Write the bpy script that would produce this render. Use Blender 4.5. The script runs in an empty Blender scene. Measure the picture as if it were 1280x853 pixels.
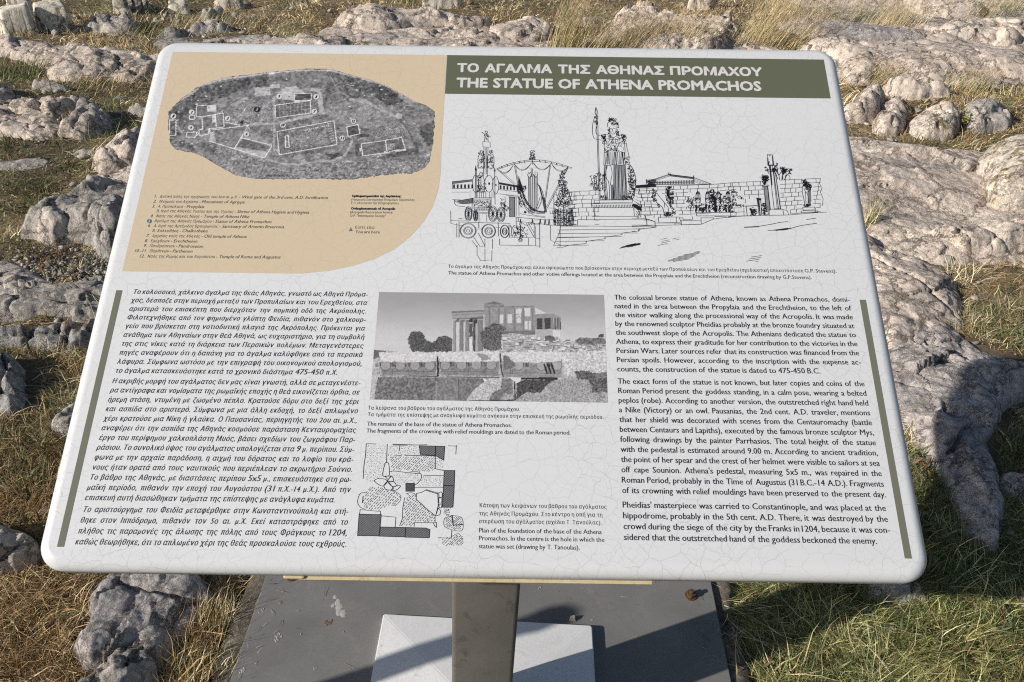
import bpy, math, random
import numpy as np
from math import radians, sin, cos, tan, pi

scene = bpy.context.scene
COL = scene.collection
random.seed(7)
RNG = np.random.default_rng(7)

# ------------------------------------------------------------------ camera
H = 1.6
F = 1000.0
# rows: world x, y, z axes written in camera coordinates (x right, y down, z forward)
WC = np.array([[0.99847, 0.05525, 0.0], [0.03249, -0.58712, 0.80885], [0.04469, -0.80762, -0.58801]])
def orth(M):
    u, s, v = np.linalg.svd(M)
    return u @ v
WC = orth(WC)
def mat4(cols, loc):
    from mathutils import Matrix
    M = Matrix.Identity(4)
    for j in range(3):
        for i in range(3):
            M[i][j] = float(cols[j][i])
    for i in range(3):
        M[i][3] = float(loc[i])
    return M
cam_d = bpy.data.cameras.new('camera')
cam = bpy.data.objects.new('camera', cam_d)
COL.objects.link(cam)
cam.matrix_world = mat4([WC[:, 0], -WC[:, 1], -WC[:, 2]], (0, 0, H))
cam_d.sensor_width = 36.0
cam_d.lens = 36.0 * F / 1280.0
cam_d.clip_start = 0.05
cam_d.clip_end = 600.0
scene.camera = cam

# ------------------------------------------------------------------ light
SUN_AZ, SUN_EL = radians(203.5), radians(26.0)     # azimuth from +x, counter-clockwise
world = bpy.data.worlds.new('World')
scene.world = world
world.use_nodes = True
wn = world.node_tree
bg = wn.nodes['Background']
sky = wn.nodes.new('ShaderNodeTexSky')
sky.sky_type = 'NISHITA'
sky.sun_disc = False
sky.sun_elevation = SUN_EL
sky.sun_rotation = radians(90) - SUN_AZ
sky.altitude = 150
sky.air_density = 1.0
sky.dust_density = 1.2
wn.links.new(sky.outputs[0], bg.inputs[0])
bg.inputs[1].default_value = 0.068
sun_d = bpy.data.lights.new('sun', 'SUN')
sun_d.energy = 5.0
sun_d.angle = radians(0.55)
sun_d.color = (1.0, 0.94, 0.85)
sun = bpy.data.objects.new('sun', sun_d)
COL.objects.link(sun)
from mathutils import Vector, Matrix
sdir = Vector((cos(SUN_EL) * cos(SUN_AZ), cos(SUN_EL) * sin(SUN_AZ), sin(SUN_EL)))
sun.rotation_euler = sdir.to_track_quat('Z', 'Y').to_euler()
sun.location = (-4, -2, 5)
scene.view_settings.view_transform = 'Standard'
scene.view_settings.look = 'None'
scene.view_settings.exposure = 0.0
scene.view_settings.gamma = 1.0
scene.cycles.max_bounces = 5
scene.cycles.use_denoising = False        # keeps the fine lettering sharp
scene.cycles.filter_width = 1.15
scene.cycles.sample_clamp_indirect = 4.0

# ------------------------------------------------------------------ geometry of the view
PR = np.array([[0.999911, -0.013084, -0.00253], [0.013029, 0.91985, 0.392054], [-0.002803, -0.392052, 0.919939]])
PT = np.array([-0.52168, -0.44473, 1.23008])
PR = orth(PR)
def gpt(x, y, z=0.0):
    """photo pixel -> point on the horizontal plane at height z"""
    d = WC @ np.array([(x - 640) / F, (y - 426.5) / F, 1.0])
    s = (z - H) / d[2]
    return np.array([s * d[0], s * d[1], z])
def ppt(x, y):
    """photo pixel -> (a, b) on the face of the sign panel, metres right and down from the corner of its print"""
    d = np.array([(x - 640) / F, (y - 426.5) / F, 1.0])
    n = PR[:, 2]
    s = (n @ PT) / (n @ d)
    q = PR.T @ (s * d - PT)
    return np.array([q[0], q[1]])
BOARD = mat4([WC @ PR[:, 0], -(WC @ PR[:, 1]), -(WC @ PR[:, 2])], WC @ PT + np.array([0, 0, H]))

# ------------------------------------------------------------------ numpy noise
def _hash(ix, iy, iz, seed):
    h = (ix.astype(np.int64) * 374761393 + iy.astype(np.int64) * 668265263 + iz.astype(np.int64) * 2147483647 + seed * 1274126177) & 0xFFFFFFFF
    h = ((h ^ (h >> 13)) * 1274126177) & 0xFFFFFFFF
    h = h ^ (h >> 16)
    return (h & 0xFFFFFF) / float(0xFFFFFF)
def vnoise(x, y, z=None, seed=0):
    x = np.asarray(x, float); y = np.asarray(y, float)
    if z is None:
        z = np.zeros_like(x)
    ix, iy, iz = np.floor(x), np.floor(y), np.floor(z)
    fx, fy, fz = x - ix, y - iy, z - iz
    ux, uy, uz = fx ** 3 * (fx * (fx * 6 - 15) + 10), fy ** 3 * (fy * (fy * 6 - 15) + 10), fz ** 3 * (fz * (fz * 6 - 15) + 10)
    two = np.any(fz != 0)
    r = 0
    for dz in ((0, 1) if two else (0,)):
        wz = (uz if dz else 1 - uz) if two else 1.0
        a = _hash(ix, iy, iz + dz, seed); b = _hash(ix + 1, iy, iz + dz, seed)
        c = _hash(ix, iy + 1, iz + dz, seed); d = _hash(ix + 1, iy + 1, iz + dz, seed)
        r = r + wz * ((a * (1 - ux) + b * ux) * (1 - uy) + (c * (1 - ux) + d * ux) * uy)
    return r * 2 - 1
def fbm(x, y, z=None, seed=0, octv=4, lac=2.03, gain=0.5):
    s = 0; a = 1.0; t = 0
    for k in range(octv):
        s = s + a * vnoise(x * lac ** k + 17.3 * k, y * lac ** k - 9.1 * k, None if z is None else z * lac ** k, seed + k)
        t += a; a *= gain
    return s / t
def voro(x, y, seed=0, jit=0.9):
    """F1, F2 and the id of the nearest cell"""
    ix, iy = np.floor(x), np.floor(y)
    f1 = np.full(x.shape, 9.0); f2 = np.full(x.shape, 9.0); idd = np.zeros(x.shape); cx = np.zeros(x.shape); cy = np.zeros(x.shape)
    z0 = np.zeros_like(ix)
    for dx in (-1, 0, 1):
        for dy in (-1, 0, 1):
            px = ix + dx + 0.5 + jit * (_hash(ix + dx, iy + dy, z0, seed) - 0.5)
            py = iy + dy + 0.5 + jit * (_hash(ix + dx, iy + dy, z0, seed + 11) - 0.5)
            d = np.hypot(px - x, py - y)
            m = d < f1
            f2 = np.where(m, f1, np.minimum(f2, d))
            idd = np.where(m, _hash(ix + dx, iy + dy, z0, seed + 23), idd)
            cx = np.where(m, px, cx); cy = np.where(m, py, cy)
            f1 = np.where(m, d, f1)
    return f1, f2, idd, cx, cy
def sstep(a, b, x):
    t = np.clip((x - a) / (b - a), 0, 1)
    return t * t * (3 - 2 * t)
def pip(px, py, poly):
    ins = np.zeros(np.shape(px), bool)
    n = len(poly)
    for i in range(n):
        x0, y0 = poly[i]; x1, y1 = poly[(i + 1) % n]
        if y0 == y1:
            continue
        c = ((py < y0) != (py < y1)) & (px < (x1 - x0) * (py - y0) / (y1 - y0) + x0)
        ins ^= c
    return ins
def segdist(px, py, poly, closed=True):
    d = np.full(np.shape(px), 1e9)
    n = len(poly)
    for i in range(n if closed else n - 1):
        x0, y0 = poly[i]; x1, y1 = poly[(i + 1) % n]
        vx, vy = x1 - x0, y1 - y0
        L = vx * vx + vy * vy + 1e-12
        t = np.clip(((px - x0) * vx + (py - y0) * vy) / L, 0, 1)
        d = np.minimum(d, np.hypot(px - x0 - t * vx, py - y0 - t * vy))
    return d

# ------------------------------------------------------------------ mesh helpers
def mesh_np(name, V, Fc, mat=None, smooth=True, col=None, attr='tint'):
    """V (n,3); Fc list of index arrays (all tris or all quads, or a python list)"""
    me = bpy.data.meshes.new(name)
    V = np.asarray(V, np.float32)
    if isinstance(Fc, np.ndarray):
        k = Fc.shape[1]
        me.vertices.add(len(V)); me.vertices.foreach_set('co', V.ravel())
        me.loops.add(Fc.size); me.loops.foreach_set('vertex_index', Fc.astype(np.int32).ravel())
        me.polygons.add(len(Fc))
        me.polygons.foreach_set('loop_start', np.arange(0, Fc.size, k, dtype=np.int32))
        me.polygons.foreach_set('loop_total', np.full(len(Fc), k, np.int32))
        me.update(calc_edges=True)
    else:
        me.from_pydata([tuple(map(float, v)) for v in V], [], Fc)
        me.update()
    me.validate()
    if smooth:
        me.polygons.foreach_set('use_smooth', np.ones(len(me.polygons), bool))
    if col is not None:
        at = me.color_attributes.new(attr, 'FLOAT_COLOR', 'POINT')
        c = np.ones((len(V), 4), np.float32); c[:, :3] = col if np.ndim(col) == 2 else np.asarray(col)[:, None]
        at.data.foreach_set('color', c.ravel())
    if mat:
        me.materials.append(mat)
    return me
def link(name, me, parent=None, kind=None):
    o = bpy.data.objects.new(name, me)
    COL.objects.link(o)
    if parent is not None:
        o.parent = parent
    if kind:
        o['kind'] = kind
    return o
def tag(o, label, cat=None, group=None):
    o['label'] = label
    if cat: o['category'] = cat
    if group: o['group'] = group
    return o
def empty(name, loc, label, cat, group=None):
    o = bpy.data.objects.new(name, None)
    o.empty_display_size = 0.05
    COL.objects.link(o)
    o.location = loc
    return tag(o, label, cat, group)
def place(o, M, parent):
    """o keeps world matrix M under an unrotated parent"""
    o.parent = parent
    o.matrix_basis = Matrix.Translation(-Vector(parent.location)) @ M

# ------------------------------------------------------------------ materials
def new_mat(name):
    m = bpy.data.materials.new(name)
    m.use_nodes = True
    nt = m.node_tree
    return m, nt, nt.nodes['Principled BSDF']
def N(nt, t, **kw):
    n = nt.nodes.new(t)
    for k, v in kw.items():
        if k.startswith('i_'):
            n.inputs[k[2:].replace('_', ' ')].default_value = v
        elif k.startswith('n') and k[1:].isdigit():
            n.inputs[int(k[1:])].default_value = v
        else:
            setattr(n, k, v)
    return n
def ramp(nt, fac, stops, interp='LINEAR'):
    r = nt.nodes.new('ShaderNodeValToRGB')
    r.color_ramp.interpolation = interp
    e = r.color_ramp.elements
    while len(e) < len(stops):
        e.new(0.5)
    for q, (p, c) in zip(e, stops):
        q.position = p
        q.color = (c[0], c[1], c[2], 1) if not isinstance(c, (int, float)) else (c, c, c, 1)
    if fac is not None:
        nt.links.new(fac, r.inputs[0])
    return r
def mixc(nt, fac, a, b, mode='MIX'):
    m = nt.nodes.new('ShaderNodeMix')
    m.data_type = 'RGBA'; m.blend_type = mode
    for sock, v in ((m.inputs[0], fac), (m.inputs[6], a), (m.inputs[7], b)):
        if isinstance(v, (int, float)):
            sock.default_value = v
        elif isinstance(v, tuple):
            sock.default_value = (v[0], v[1], v[2], 1)
        else:
            nt.links.new(v, sock)
    return m.outputs[2]
def noise(nt, co, scale, detail=4, rough=0.55, dist=0.0):
    n = N(nt, 'ShaderNodeTexNoise')
    n.inputs['Scale'].default_value = scale; n.inputs['Detail'].default_value = detail
    n.inputs['Roughness'].default_value = rough; n.inputs['Distortion'].default_value = dist
    nt.links.new(co, n.inputs['Vector'])
    return n
def voron(nt, co, scale, feature='F1', rnd=1.0):
    n = N(nt, 'ShaderNodeTexVoronoi', feature=feature)
    n.inputs['Scale'].default_value = scale; n.inputs['Randomness'].default_value = rnd
    nt.links.new(co, n.inputs['Vector'])
    return n
def math_(nt, op, a, b=None, clamp=False):
    m = N(nt, 'ShaderNodeMath', operation=op)
    m.use_clamp = clamp
    for i, v in enumerate((a, b)):
        if v is None: continue
        if isinstance(v, (int, float)): m.inputs[i].default_value = v
        else: nt.links.new(v, m.inputs[i])
    return m.outputs[0]
def bump(nt, bs, height, strength, dist, prev=None):
    b = N(nt, 'ShaderNodeBump')
    b.inputs['Strength'].default_value = strength; b.inputs['Distance'].default_value = dist
    nt.links.new(height, b.inputs['Height'])
    if prev is not None: nt.links.new(prev, b.inputs['Normal'])
    nt.links.new(b.outputs[0], bs.inputs['Normal'])
    return b.outputs[0]

# craquelure of the fired enamel, shared by everything printed on the face
def crackle_group():
    g = bpy.data.node_groups.new('enamel_crackle', 'ShaderNodeTree')
    g.interface.new_socket('Crack', in_out='OUTPUT', socket_type='NodeSocketFloat')
    out = g.nodes.new('NodeGroupOutput')
    tc = g.nodes.new('ShaderNodeTexCoord')
    wob = noise(g, tc.outputs['Object'], 26, 3, 0.6)
    add = N(g, 'ShaderNodeVectorMath', operation='MULTIPLY_ADD')
    g.links.new(wob.outputs['Color'], add.inputs[0]); add.inputs[1].default_value = (0.022, 0.022, 0.0)
    g.links.new(tc.outputs['Object'], add.inputs[2])
    sep = N(g, 'ShaderNodeSeparateXYZ'); g.links.new(add.outputs[0], sep.inputs[0])
    com = N(g, 'ShaderNodeCombineXYZ'); g.links.new(sep.outputs[0], com.inputs[0]); g.links.new(sep.outputs[1], com.inputs[1])
    tot = None
    for sc, w, k in ((42, 0.017, 1.0), (84, 0.028, 0.75)):
        v = voron(g, com.outputs[0], sc, 'DISTANCE_TO_EDGE')
        v.voronoi_dimensions = '2D'
        m = N(g, 'ShaderNodeMapRange'); m.inputs[1].default_value = 0.0; m.inputs[2].default_value = w
        m.inputs[3].default_value = k; m.inputs[4].default_value = 0.0
        g.links.new(v.outputs['Distance'], m.inputs[0])
        o = m.outputs[0]
        if sc == 84:      # the finer net is broken
            nn = noise(g, com.outputs[0], 14, 3, 0.6)
            r = ramp(g, nn.outputs['Fac'], [(0.34, 0.0), (0.50, 1.0)])
            o = math_(g, 'MULTIPLY', o, r.outputs[0])
        tot = o if tot is None else math_(g, 'MAXIMUM', tot, o)
    n2 = noise(g, com.outputs[0], 5, 3, 0.6)
    r2 = ramp(g, n2.outputs['Fac'], [(0.3, 0.3), (0.65, 0.95)])
    tot = math_(g, 'MULTIPLY', tot, r2.outputs[0])
    g.links.new(tot, out.inputs[0])
    return g
CRACK = crackle_group()
def enamel(name, col, crack_col, strength=0.5, vary=0.02, rough=0.22, attr=None):
    m, nt, bs = new_mat(name)
    g = nt.nodes.new('ShaderNodeGroup'); g.node_tree = CRACK
    tc = nt.nodes.new('ShaderNodeTexCoord')
    n = noise(nt, tc.outputs['Object'], 7, 5, 0.6)
    if attr:
        a = N(nt, 'ShaderNodeVertexColor'); a.layer_name = attr
        base = a.outputs[0]
    else:
        lo = tuple(c * (1 - vary) for c in col); hi = tuple(min(1, c * (1 + vary)) for c in col)
        base = mixc(nt, n.outputs['Fac'], lo, hi)
    # small rust-brown specks
    v = voron(nt, tc.outputs['Object'], 24)
    sp = math_(nt, 'LESS_THAN', v.outputs['Distance'], 0.022)
    sel = math_(nt, 'GREATER_THAN', noise(nt, tc.outputs['Object'], 9, 1).outputs['Fac'], 0.62)
    sp = math_(nt, 'MULTIPLY', sp, sel)
    base = mixc(nt, math_(nt, 'MULTIPLY', sp, 0.6), base, (0.22, 0.13, 0.07))
    c = mixc(nt, math_(nt, 'MULTIPLY', g.outputs[0], strength), base, crack_col)
    nt.links.new(c, bs.inputs['Base Color'])
    rn = ramp(nt, noise(nt, tc.outputs['Object'], 3.5, 6, 0.65).outputs['Fac'], [(0.3, rough * 0.8), (0.75, rough * 1.7)])
    nt.links.new(rn.outputs[0], bs.inputs['Roughness'])
    bs.inputs['Coat Weight'].default_value = 0.0
    bump(nt, bs, g.outputs[0], 0.12, -0.0004)
    return m
M_ENAMEL = enamel('white_enamel', (0.675, 0.69, 0.715), (0.33, 0.32, 0.30), 0.7)
M_BEIGE = enamel('beige_enamel', (0.62, 0.515, 0.375), (0.36, 0.27, 0.17), 0.5)
M_GREEN = enamel('green_enamel', (0.122, 0.132, 0.088), (0.08, 0.085, 0.05), 0.25)
M_BAR = enamel('grey_green_enamel', (0.165, 0.17, 0.13), (0.12, 0.12, 0.09), 0.2)
M_PHOTO = enamel('printed_photograph', (1, 1, 1), (0.42, 0.42, 0.42), 0.32, attr='tint')
def flat(name, col, rough=0.4):
    m, nt, bs = new_mat(name)
    tc = nt.nodes.new('ShaderNodeTexCoord')
    n = noise(nt, tc.outputs['Object'], 160, 3, 0.6)
    c = mixc(nt, n.outputs['Fac'], tuple(x * 0.8 for x in col), tuple(min(1, x * 1.2) for x in col))
    nt.links.new(c, bs.inputs['Base Color'])
    bs.inputs['Roughness'].default_value = rough
    return m
M_INK = flat('black_ink', (0.022, 0.022, 0.03))
M_SHADE = flat('plan_grey', (0.26, 0.26, 0.27))
M_INKGREY = flat('grey_ink', (0.09, 0.09, 0.10))
M_WHITEINK = flat('white_ink', (0.62, 0.62, 0.62))
M_BLUEINK = flat('blue_grey_ink', (0.10, 0.16, 0.22))
M_TANINK = flat('tan_ink', (0.30, 0.23, 0.13))

def metal(name, dark, light, scale=9.0, rough=0.45, metallic=0.75, streak=True, stain=None, bmp=0.15, amt=0.55, rust=None):
    m, nt, bs = new_mat(name)
    tc = nt.nodes.new('ShaderNodeTexCoord')
    n = noise(nt, tc.outputs['Object'], scale, 8, 0.62, 0.4)
    r = ramp(nt, n.outputs['Fac'], [(0.33, dark), (0.66, light)])
    c = r.outputs[0]
    if stain:
        n2 = noise(nt, tc.outputs['Object'], scale * 2.3, 9, 0.75, 0.8)
        r2 = ramp(nt, n2.outputs['Fac'], [(0.56, 0.0), (0.66, 1.0)])
        c = mixc(nt, math_(nt, 'MULTIPLY', r2.outputs[0], amt), c, stain)
    if rust:
        n4 = noise(nt, tc.outputs['Object'], 38, 8, 0.8, 0.5)
        r4 = ramp(nt, n4.outputs['Fac'], [(0.60, 0.0), (0.66, 1.0)])
        g4 = ramp(nt, noise(nt, tc.outputs['Object'], 6, 3).outputs['Fac'], [(0.48, 0.0), (0.6, 0.8)])
        c = mixc(nt, math_(nt, 'MULTIPLY', r4.outputs[0], g4.outputs[0]), c, rust)
    n3 = noise(nt, tc.outputs['Object'], 240, 3, 0.7)
    r3 = ramp(nt, n3.outputs['Fac'], [(0.25, 0.88), (0.75, 1.1)])
    c = mixc(nt, 1.0, c, r3.outputs[0], 'MULTIPLY')
    nt.links.new(c, bs.inputs['Base Color'])
    bs.inputs['Metallic'].default_value = metallic
    rr = ramp(nt, n.outputs['Fac'], [(0.3, rough * 1.25), (0.7, rough * 0.9)])
    nt.links.new(rr.outputs[0], bs.inputs['Roughness'])
    bump(nt, bs, n3.outputs['Fac'], bmp, 0.0006)
    return m
M_PLATE = metal('grey_steel_plate', (0.175, 0.172, 0.168), (0.235, 0.230, 0.224), 6, 0.62, 0.1, stain=(0.29, 0.265, 0.235), amt=0.5, rust=(0.13, 0.10, 0.075))
M_POST = metal('worn_steel_post', (0.092, 0.087, 0.078), (0.135, 0.126, 0.112), 7, 0.6, 0.1, stain=(0.055, 0.058, 0.056), amt=0.85, rust=(0.05, 0.035, 0.022))
M_WHITEMETAL = metal('white_painted_metal', (0.74, 0.74, 0.75), (0.80, 0.80, 0.81), 8, 0.4, 0.0, stain=(0.66, 0.64, 0.61), bmp=0.03, rust=(0.40, 0.33, 0.25))
M_CREAM = metal('cream_paint', (0.50, 0.42, 0.25), (0.62, 0.53, 0.34), 30, 0.55, 0.0, stain=(0.30, 0.27, 0.22))
M_GALV = metal('galvanised_strip', (0.25, 0.27, 0.29), (0.4, 0.42, 0.44), 40, 0.4, 0.7)
M_RUST = metal('rusty_bolt', (0.05, 0.028, 0.015), (0.16, 0.09, 0.045), 160, 0.7, 0.3)
M_TAN = metal('rust_tinted_edge', (0.45, 0.33, 0.2), (0.6, 0.52, 0.42), 30, 0.5, 0.0)

def stone(name, pale, mid, grey, pink, lichen=None, lichen_amt=0.0, seed=0.0, rough=0.9, vein=0.0, bstr=0.9, gain=1.78):
    pale, mid, grey, pink = [tuple(x * gain for x in c) for c in (pale, mid, grey, pink)]
    m, nt, bs = new_mat(name)
    geo = nt.nodes.new('ShaderNodeNewGeometry')
    mp = N(nt, 'ShaderNodeVectorMath', operation='ADD'); mp.inputs[1].default_value = (seed, seed * 2.1, seed * 0.7)
    nt.links.new(geo.outputs['Position'], mp.inputs[0]); P = mp.outputs[0]
    n1 = noise(nt, P, 2.6, 6, 0.62, 0.5)
    c = ramp(nt, n1.outputs['Fac'], [(0.30, grey), (0.46, mid), (0.60, pale), (0.74, pink)]).outputs[0]
    n2 = noise(nt, P, 15, 8, 0.72, 0.3)
    r2 = ramp(nt, n2.outputs['Fac'], [(0.34, 0.58), (0.47, 0.95), (0.64, 1.14)])
    c = mixc(nt, 0.85, c, r2.outputs[0], 'MULTIPLY')
    n3 = noise(nt, P, 95, 6, 0.75)
    r3 = ramp(nt, n3.outputs['Fac'], [(0.32, 0.72), (0.52, 1.0), (0.68, 1.18)])
    c = mixc(nt, 0.8, c, r3.outputs[0], 'MULTIPLY')
    # dark lichen crust in broken patches
    n6 = noise(nt, P, 7.5, 9, 0.78, 0.6)
    r6 = ramp(nt, n6.outputs['Fac'], [(0.57, 0.0), (0.68, 0.6)])
    c = mixc(nt, r6.outputs[0], c, tuple(x * 0.42 for x in grey))
    # white mineral flecks
    n7 = noise(nt, P, 40, 7, 0.8, 0.2)
    r7 = ramp(nt, n7.outputs['Fac'], [(0.62, 0.0), (0.70, 0.6)])
    c = mixc(nt, r7.outputs[0], c, (0.74, 0.69, 0.63))
    # hair cracks in the stone
    wv = N(nt, 'ShaderNodeVectorMath', operation='MULTIPLY_ADD'); nt.links.new(n2.outputs['Color'], wv.inputs[0])
    wv.inputs[1].default_value = (0.16, 0.16, 0.16); nt.links.new(P, wv.inputs[2])
    vo = voron(nt, wv.outputs[0], 4.5, 'DISTANCE_TO_EDGE')
    ck = ramp(nt, vo.outputs['Distance'], [(0.0, 1.0), (0.030, 0.0)])
    gate = ramp(nt, noise(nt, P, 3.3, 3).outputs['Fac'], [(0.38, 0.0), (0.50, 1.0)])
    ckf = math_(nt, 'MULTIPLY', ck.outputs[0], gate.outputs[0])
    vo2 = voron(nt, wv.outputs[0], 13, 'DISTANCE_TO_EDGE')
    ck2 = ramp(nt, vo2.outputs['Distance'], [(0.0, 0.8), (0.045, 0.0)])
    gate2 = ramp(nt, noise(nt, P, 4.7, 3).outputs['Fac'], [(0.50, 0.0), (0.60, 1.0)])
    ckf = math_(nt, 'MAXIMUM', ckf, math_(nt, 'MULTIPLY', ck2.outputs[0], gate2.outputs[0]))
    # solution pits
    vpit = voron(nt, wv.outputs[0], 22)
    pit = ramp(nt, vpit.outputs['Distance'], [(0.10, 1.0), (0.22, 0.0)])
    gate3 = ramp(nt, noise(nt, P, 5.9, 4).outputs['Fac'], [(0.50, 0.0), (0.60, 1.0)])
    pitf = math_(nt, 'MULTIPLY', pit.outputs[0], gate3.outputs[0])
    ckf = math_(nt, 'MAXIMUM', ckf, math_(nt, 'MULTIPLY', pitf, 0.8))
    c = mixc(nt, math_(nt, 'MULTIPLY', ckf, 0.45), c, (0.18, 0.135, 0.10))
    if vein:
        v2 = voron(nt, wv.outputs[0], 1.9, 'DISTANCE_TO_EDGE')
        vk = ramp(nt, v2.outputs['Distance'], [(0.0, 1.0), (0.012, 0.0)])
        c = mixc(nt, math_(nt, 'MULTIPLY', vk.outputs[0], vein), c, (0.32, 0.10, 0.07))
    if lichen:
        n5 = noise(nt, P, 11, 8, 0.7, 0.9)
        r5 = ramp(nt, n5.outputs['Fac'], [(0.66 - lichen_amt, 0.0), (0.72 - lichen_amt, 1.0)])
        c = mixc(nt, math_(nt, 'MULTIPLY', r5.outputs[0], 0.85), c, lichen)
    nt.links.new(c, bs.inputs['Base Color'])
    bs.inputs['Roughness'].default_value = rough
    bs.inputs['Specular IOR Level'].default_value = 0.25
    vp = voron(nt, wv.outputs[0], 34, 'F1')
    b0 = bump(nt, bs, n2.outputs['Fac'], bstr, 0.035)
    b1 = bump(nt, bs, vp.outputs['Distance'], bstr * 0.45, 0.012, b0)
    b2 = bump(nt, bs, n3.outputs['Fac'], bstr * 0.75, 0.008, b1)
    bump(nt, bs, math_(nt, 'MULTIPLY', ckf, -1.0), 0.9, 0.014, b2)
    return m
OCHRE = (0.23, 0.17, 0.055)
ORANGE = (0.36, 0.14, 0.045)
M_R_PINK = stone('pink_grey_limestone', (0.49, 0.42, 0.36), (0.40, 0.335, 0.285), (0.29, 0.27, 0.25), (0.46, 0.36, 0.30), seed=0, bstr=0.7)
M_R_MAUVE = stone('mauve_grey_limestone', (0.44, 0.395, 0.37), (0.36, 0.325, 0.31), (0.275, 0.262, 0.26), (0.43, 0.35, 0.315), seed=2.7)
M_R_PALE = stone('pale_limestone', (0.53, 0.465, 0.395), (0.46, 0.385, 0.33), (0.37, 0.34, 0.31), (0.50, 0.38, 0.31), OCHRE, 0.0, seed=5.2, vein=0.5)
M_R_OCHRE = stone('ochre_lichen_limestone', (0.54, 0.48, 0.41), (0.46, 0.40, 0.34), (0.35, 0.33, 0.31), (0.47, 0.37, 0.31), OCHRE, 0.13, seed=9.7)
M_R_GREY = stone('grey_limestone', (0.41, 0.37, 0.33), (0.32, 0.295, 0.27), (0.23, 0.222, 0.215), (0.40, 0.305, 0.25), seed=14.1)
M_R_ORANGE = stone('grey_limestone_orange_lichen', (0.34, 0.325, 0.31), (0.27, 0.265, 0.26), (0.21, 0.215, 0.22), (0.33, 0.27, 0.23), ORANGE, 0.10, seed=21.4)
M_R_BLOCK = stone('weathered_marble', (0.47, 0.43, 0.36), (0.43, 0.39, 0.325), (0.36, 0.335, 0.295), (0.45, 0.40, 0.33), seed=31.0, bstr=0.35)
M_R_CONC = stone('rough_concrete', (0.27, 0.235, 0.19), (0.21, 0.185, 0.15), (0.15, 0.135, 0.12), (0.25, 0.21, 0.16), seed=3.0, bstr=0.9, gain=1.1)

def soil_mat():
    m, nt, bs = new_mat('dry_soil')
    geo = nt.nodes.new('ShaderNodeNewGeometry'); P = geo.outputs['Position']
    n1 = noise(nt, P, 1.7, 5, 0.6, 0.3)
    c = ramp(nt, n1.outputs['Fac'], [(0.32, (0.11, 0.08, 0.048)), (0.5, (0.19, 0.145, 0.085)), (0.68, (0.26, 0.21, 0.13))]).outputs[0]
    n2 = noise(nt, P, 34, 8, 0.75)
    r2 = ramp(nt, n2.outputs['Fac'], [(0.3, 0.45), (0.7, 1.5)])
    c = mixc(nt, 0.9, c, r2.outputs[0], 'MULTIPLY')
    v = voron(nt, P, 70)
    r3 = ramp(nt, v.outputs['Distance'], [(0.18, 1.0), (0.3, 0.0)])
    gate = ramp(nt, noise(nt, P, 6, 4).outputs['Fac'], [(0.52, 0.0), (0.62, 0.7)])
    c = mixc(nt, math_(nt, 'MULTIPLY', r3.outputs[0], gate.outputs[0]), c, (0.30, 0.27, 0.24))
    nt.links.new(c, bs.inputs['Base Color'])
    bs.inputs['Roughness'].default_value = 0.95
    b = bump(nt, bs, n2.outputs['Fac'], 0.9, 0.02)
    bump(nt, bs, r3.outputs[0], 0.5, 0.006, b)
    return m
M_SOIL = soil_mat()
def blade_mat(name, trans=0.25):
    m, nt, bs = new_mat(name)
    a = N(nt, 'ShaderNodeVertexColor'); a.layer_name = 'tint'
    nt.links.new(a.outputs[0], bs.inputs['Base Color'])
    bs.inputs['Roughness'].default_value = 0.55
    bs.inputs['Specular IOR Level'].default_value = 0.3
    return m
M_BLADE = blade_mat('grass_blades')
def pebble_mat():
    m, nt, bs = new_mat('limestone_gravel')
    a = N(nt, 'ShaderNodeVertexColor'); a.layer_name = 'tint'
    nt.links.new(a.outputs[0], bs.inputs['Base Color'])
    bs.inputs['Roughness'].default_value = 0.9
    return m
M_PEB = pebble_mat()
# ================================================================== ground
SOIL_RAISE = 0.0
def gh(x, y):
    x = np.asarray(x, float); y = np.asarray(y, float)
    h = 0.045 * fbm(x * 0.7 + 3, y * 0.7 + 1, seed=3, octv=3) + 0.018 * fbm(x * 3.1, y * 3.1, seed=5, octv=3)
    # level round the footing of the sign
    d = np.hypot(np.maximum(np.abs(x + 0.015) - 0.55, 0), np.maximum(np.abs(y - 0.85) - 0.45, 0))
    k = sstep(0.0, 0.5, d)
    far = sstep(12, 45, np.hypot(x, y))
    return (h * k - 0.035 * (1 - k)) + far * 1.2 * fbm(x * 0.05, y * 0.05, seed=8, octv=3)
def axis(lo, hi, step, mid_lo, mid_hi, ratio=1.16):
    a = list(np.arange(mid_lo, mid_hi + 1e-6, step))
    s = step
    while a[-1] < hi:
        s *= ratio; a.append(a[-1] + s)
    s = step; pre = []
    v = mid_lo
    while v > lo:
        s *= ratio; v -= s; pre.append(v)
    return np.array(pre[::-1] + a)
xs = axis(-110, 110, 0.028, -5.2, 6.0)
ysn = [0.55]
while ysn[-1] < 10.5:
    ysn.append(ysn[-1] + 0.012 + 0.0035 * ysn[-1])
s = 0.05
while ysn[-1] < 110:
    s *= 1.16; ysn.append(ysn[-1] + s)
s = 0.02; pre = []; v = 0.55
while v > -60:
    s *= 1.2; v -= s; pre.append(v)
ys = np.array(pre[::-1] + ysn)
def grid_faces(nx, ny):
    i, j = np.meshgrid(np.arange(nx - 1), np.arange(ny - 1))
    a = (j * nx + i).ravel()
    return np.stack([a, a + 1, a + 1 + nx, a + nx], 1)
GX, GY = np.meshgrid(xs, ys)
GZ = gh(GX, GY) + 0.008 * fbm(GX * 22, GY * 22, seed=12, octv=3)
ground = link('ground', mesh_np('ground', np.stack([GX.ravel(), GY.ravel(), GZ.ravel()], 1), grid_faces(len(xs), len(ys)), M_SOIL), kind='structure')

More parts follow.
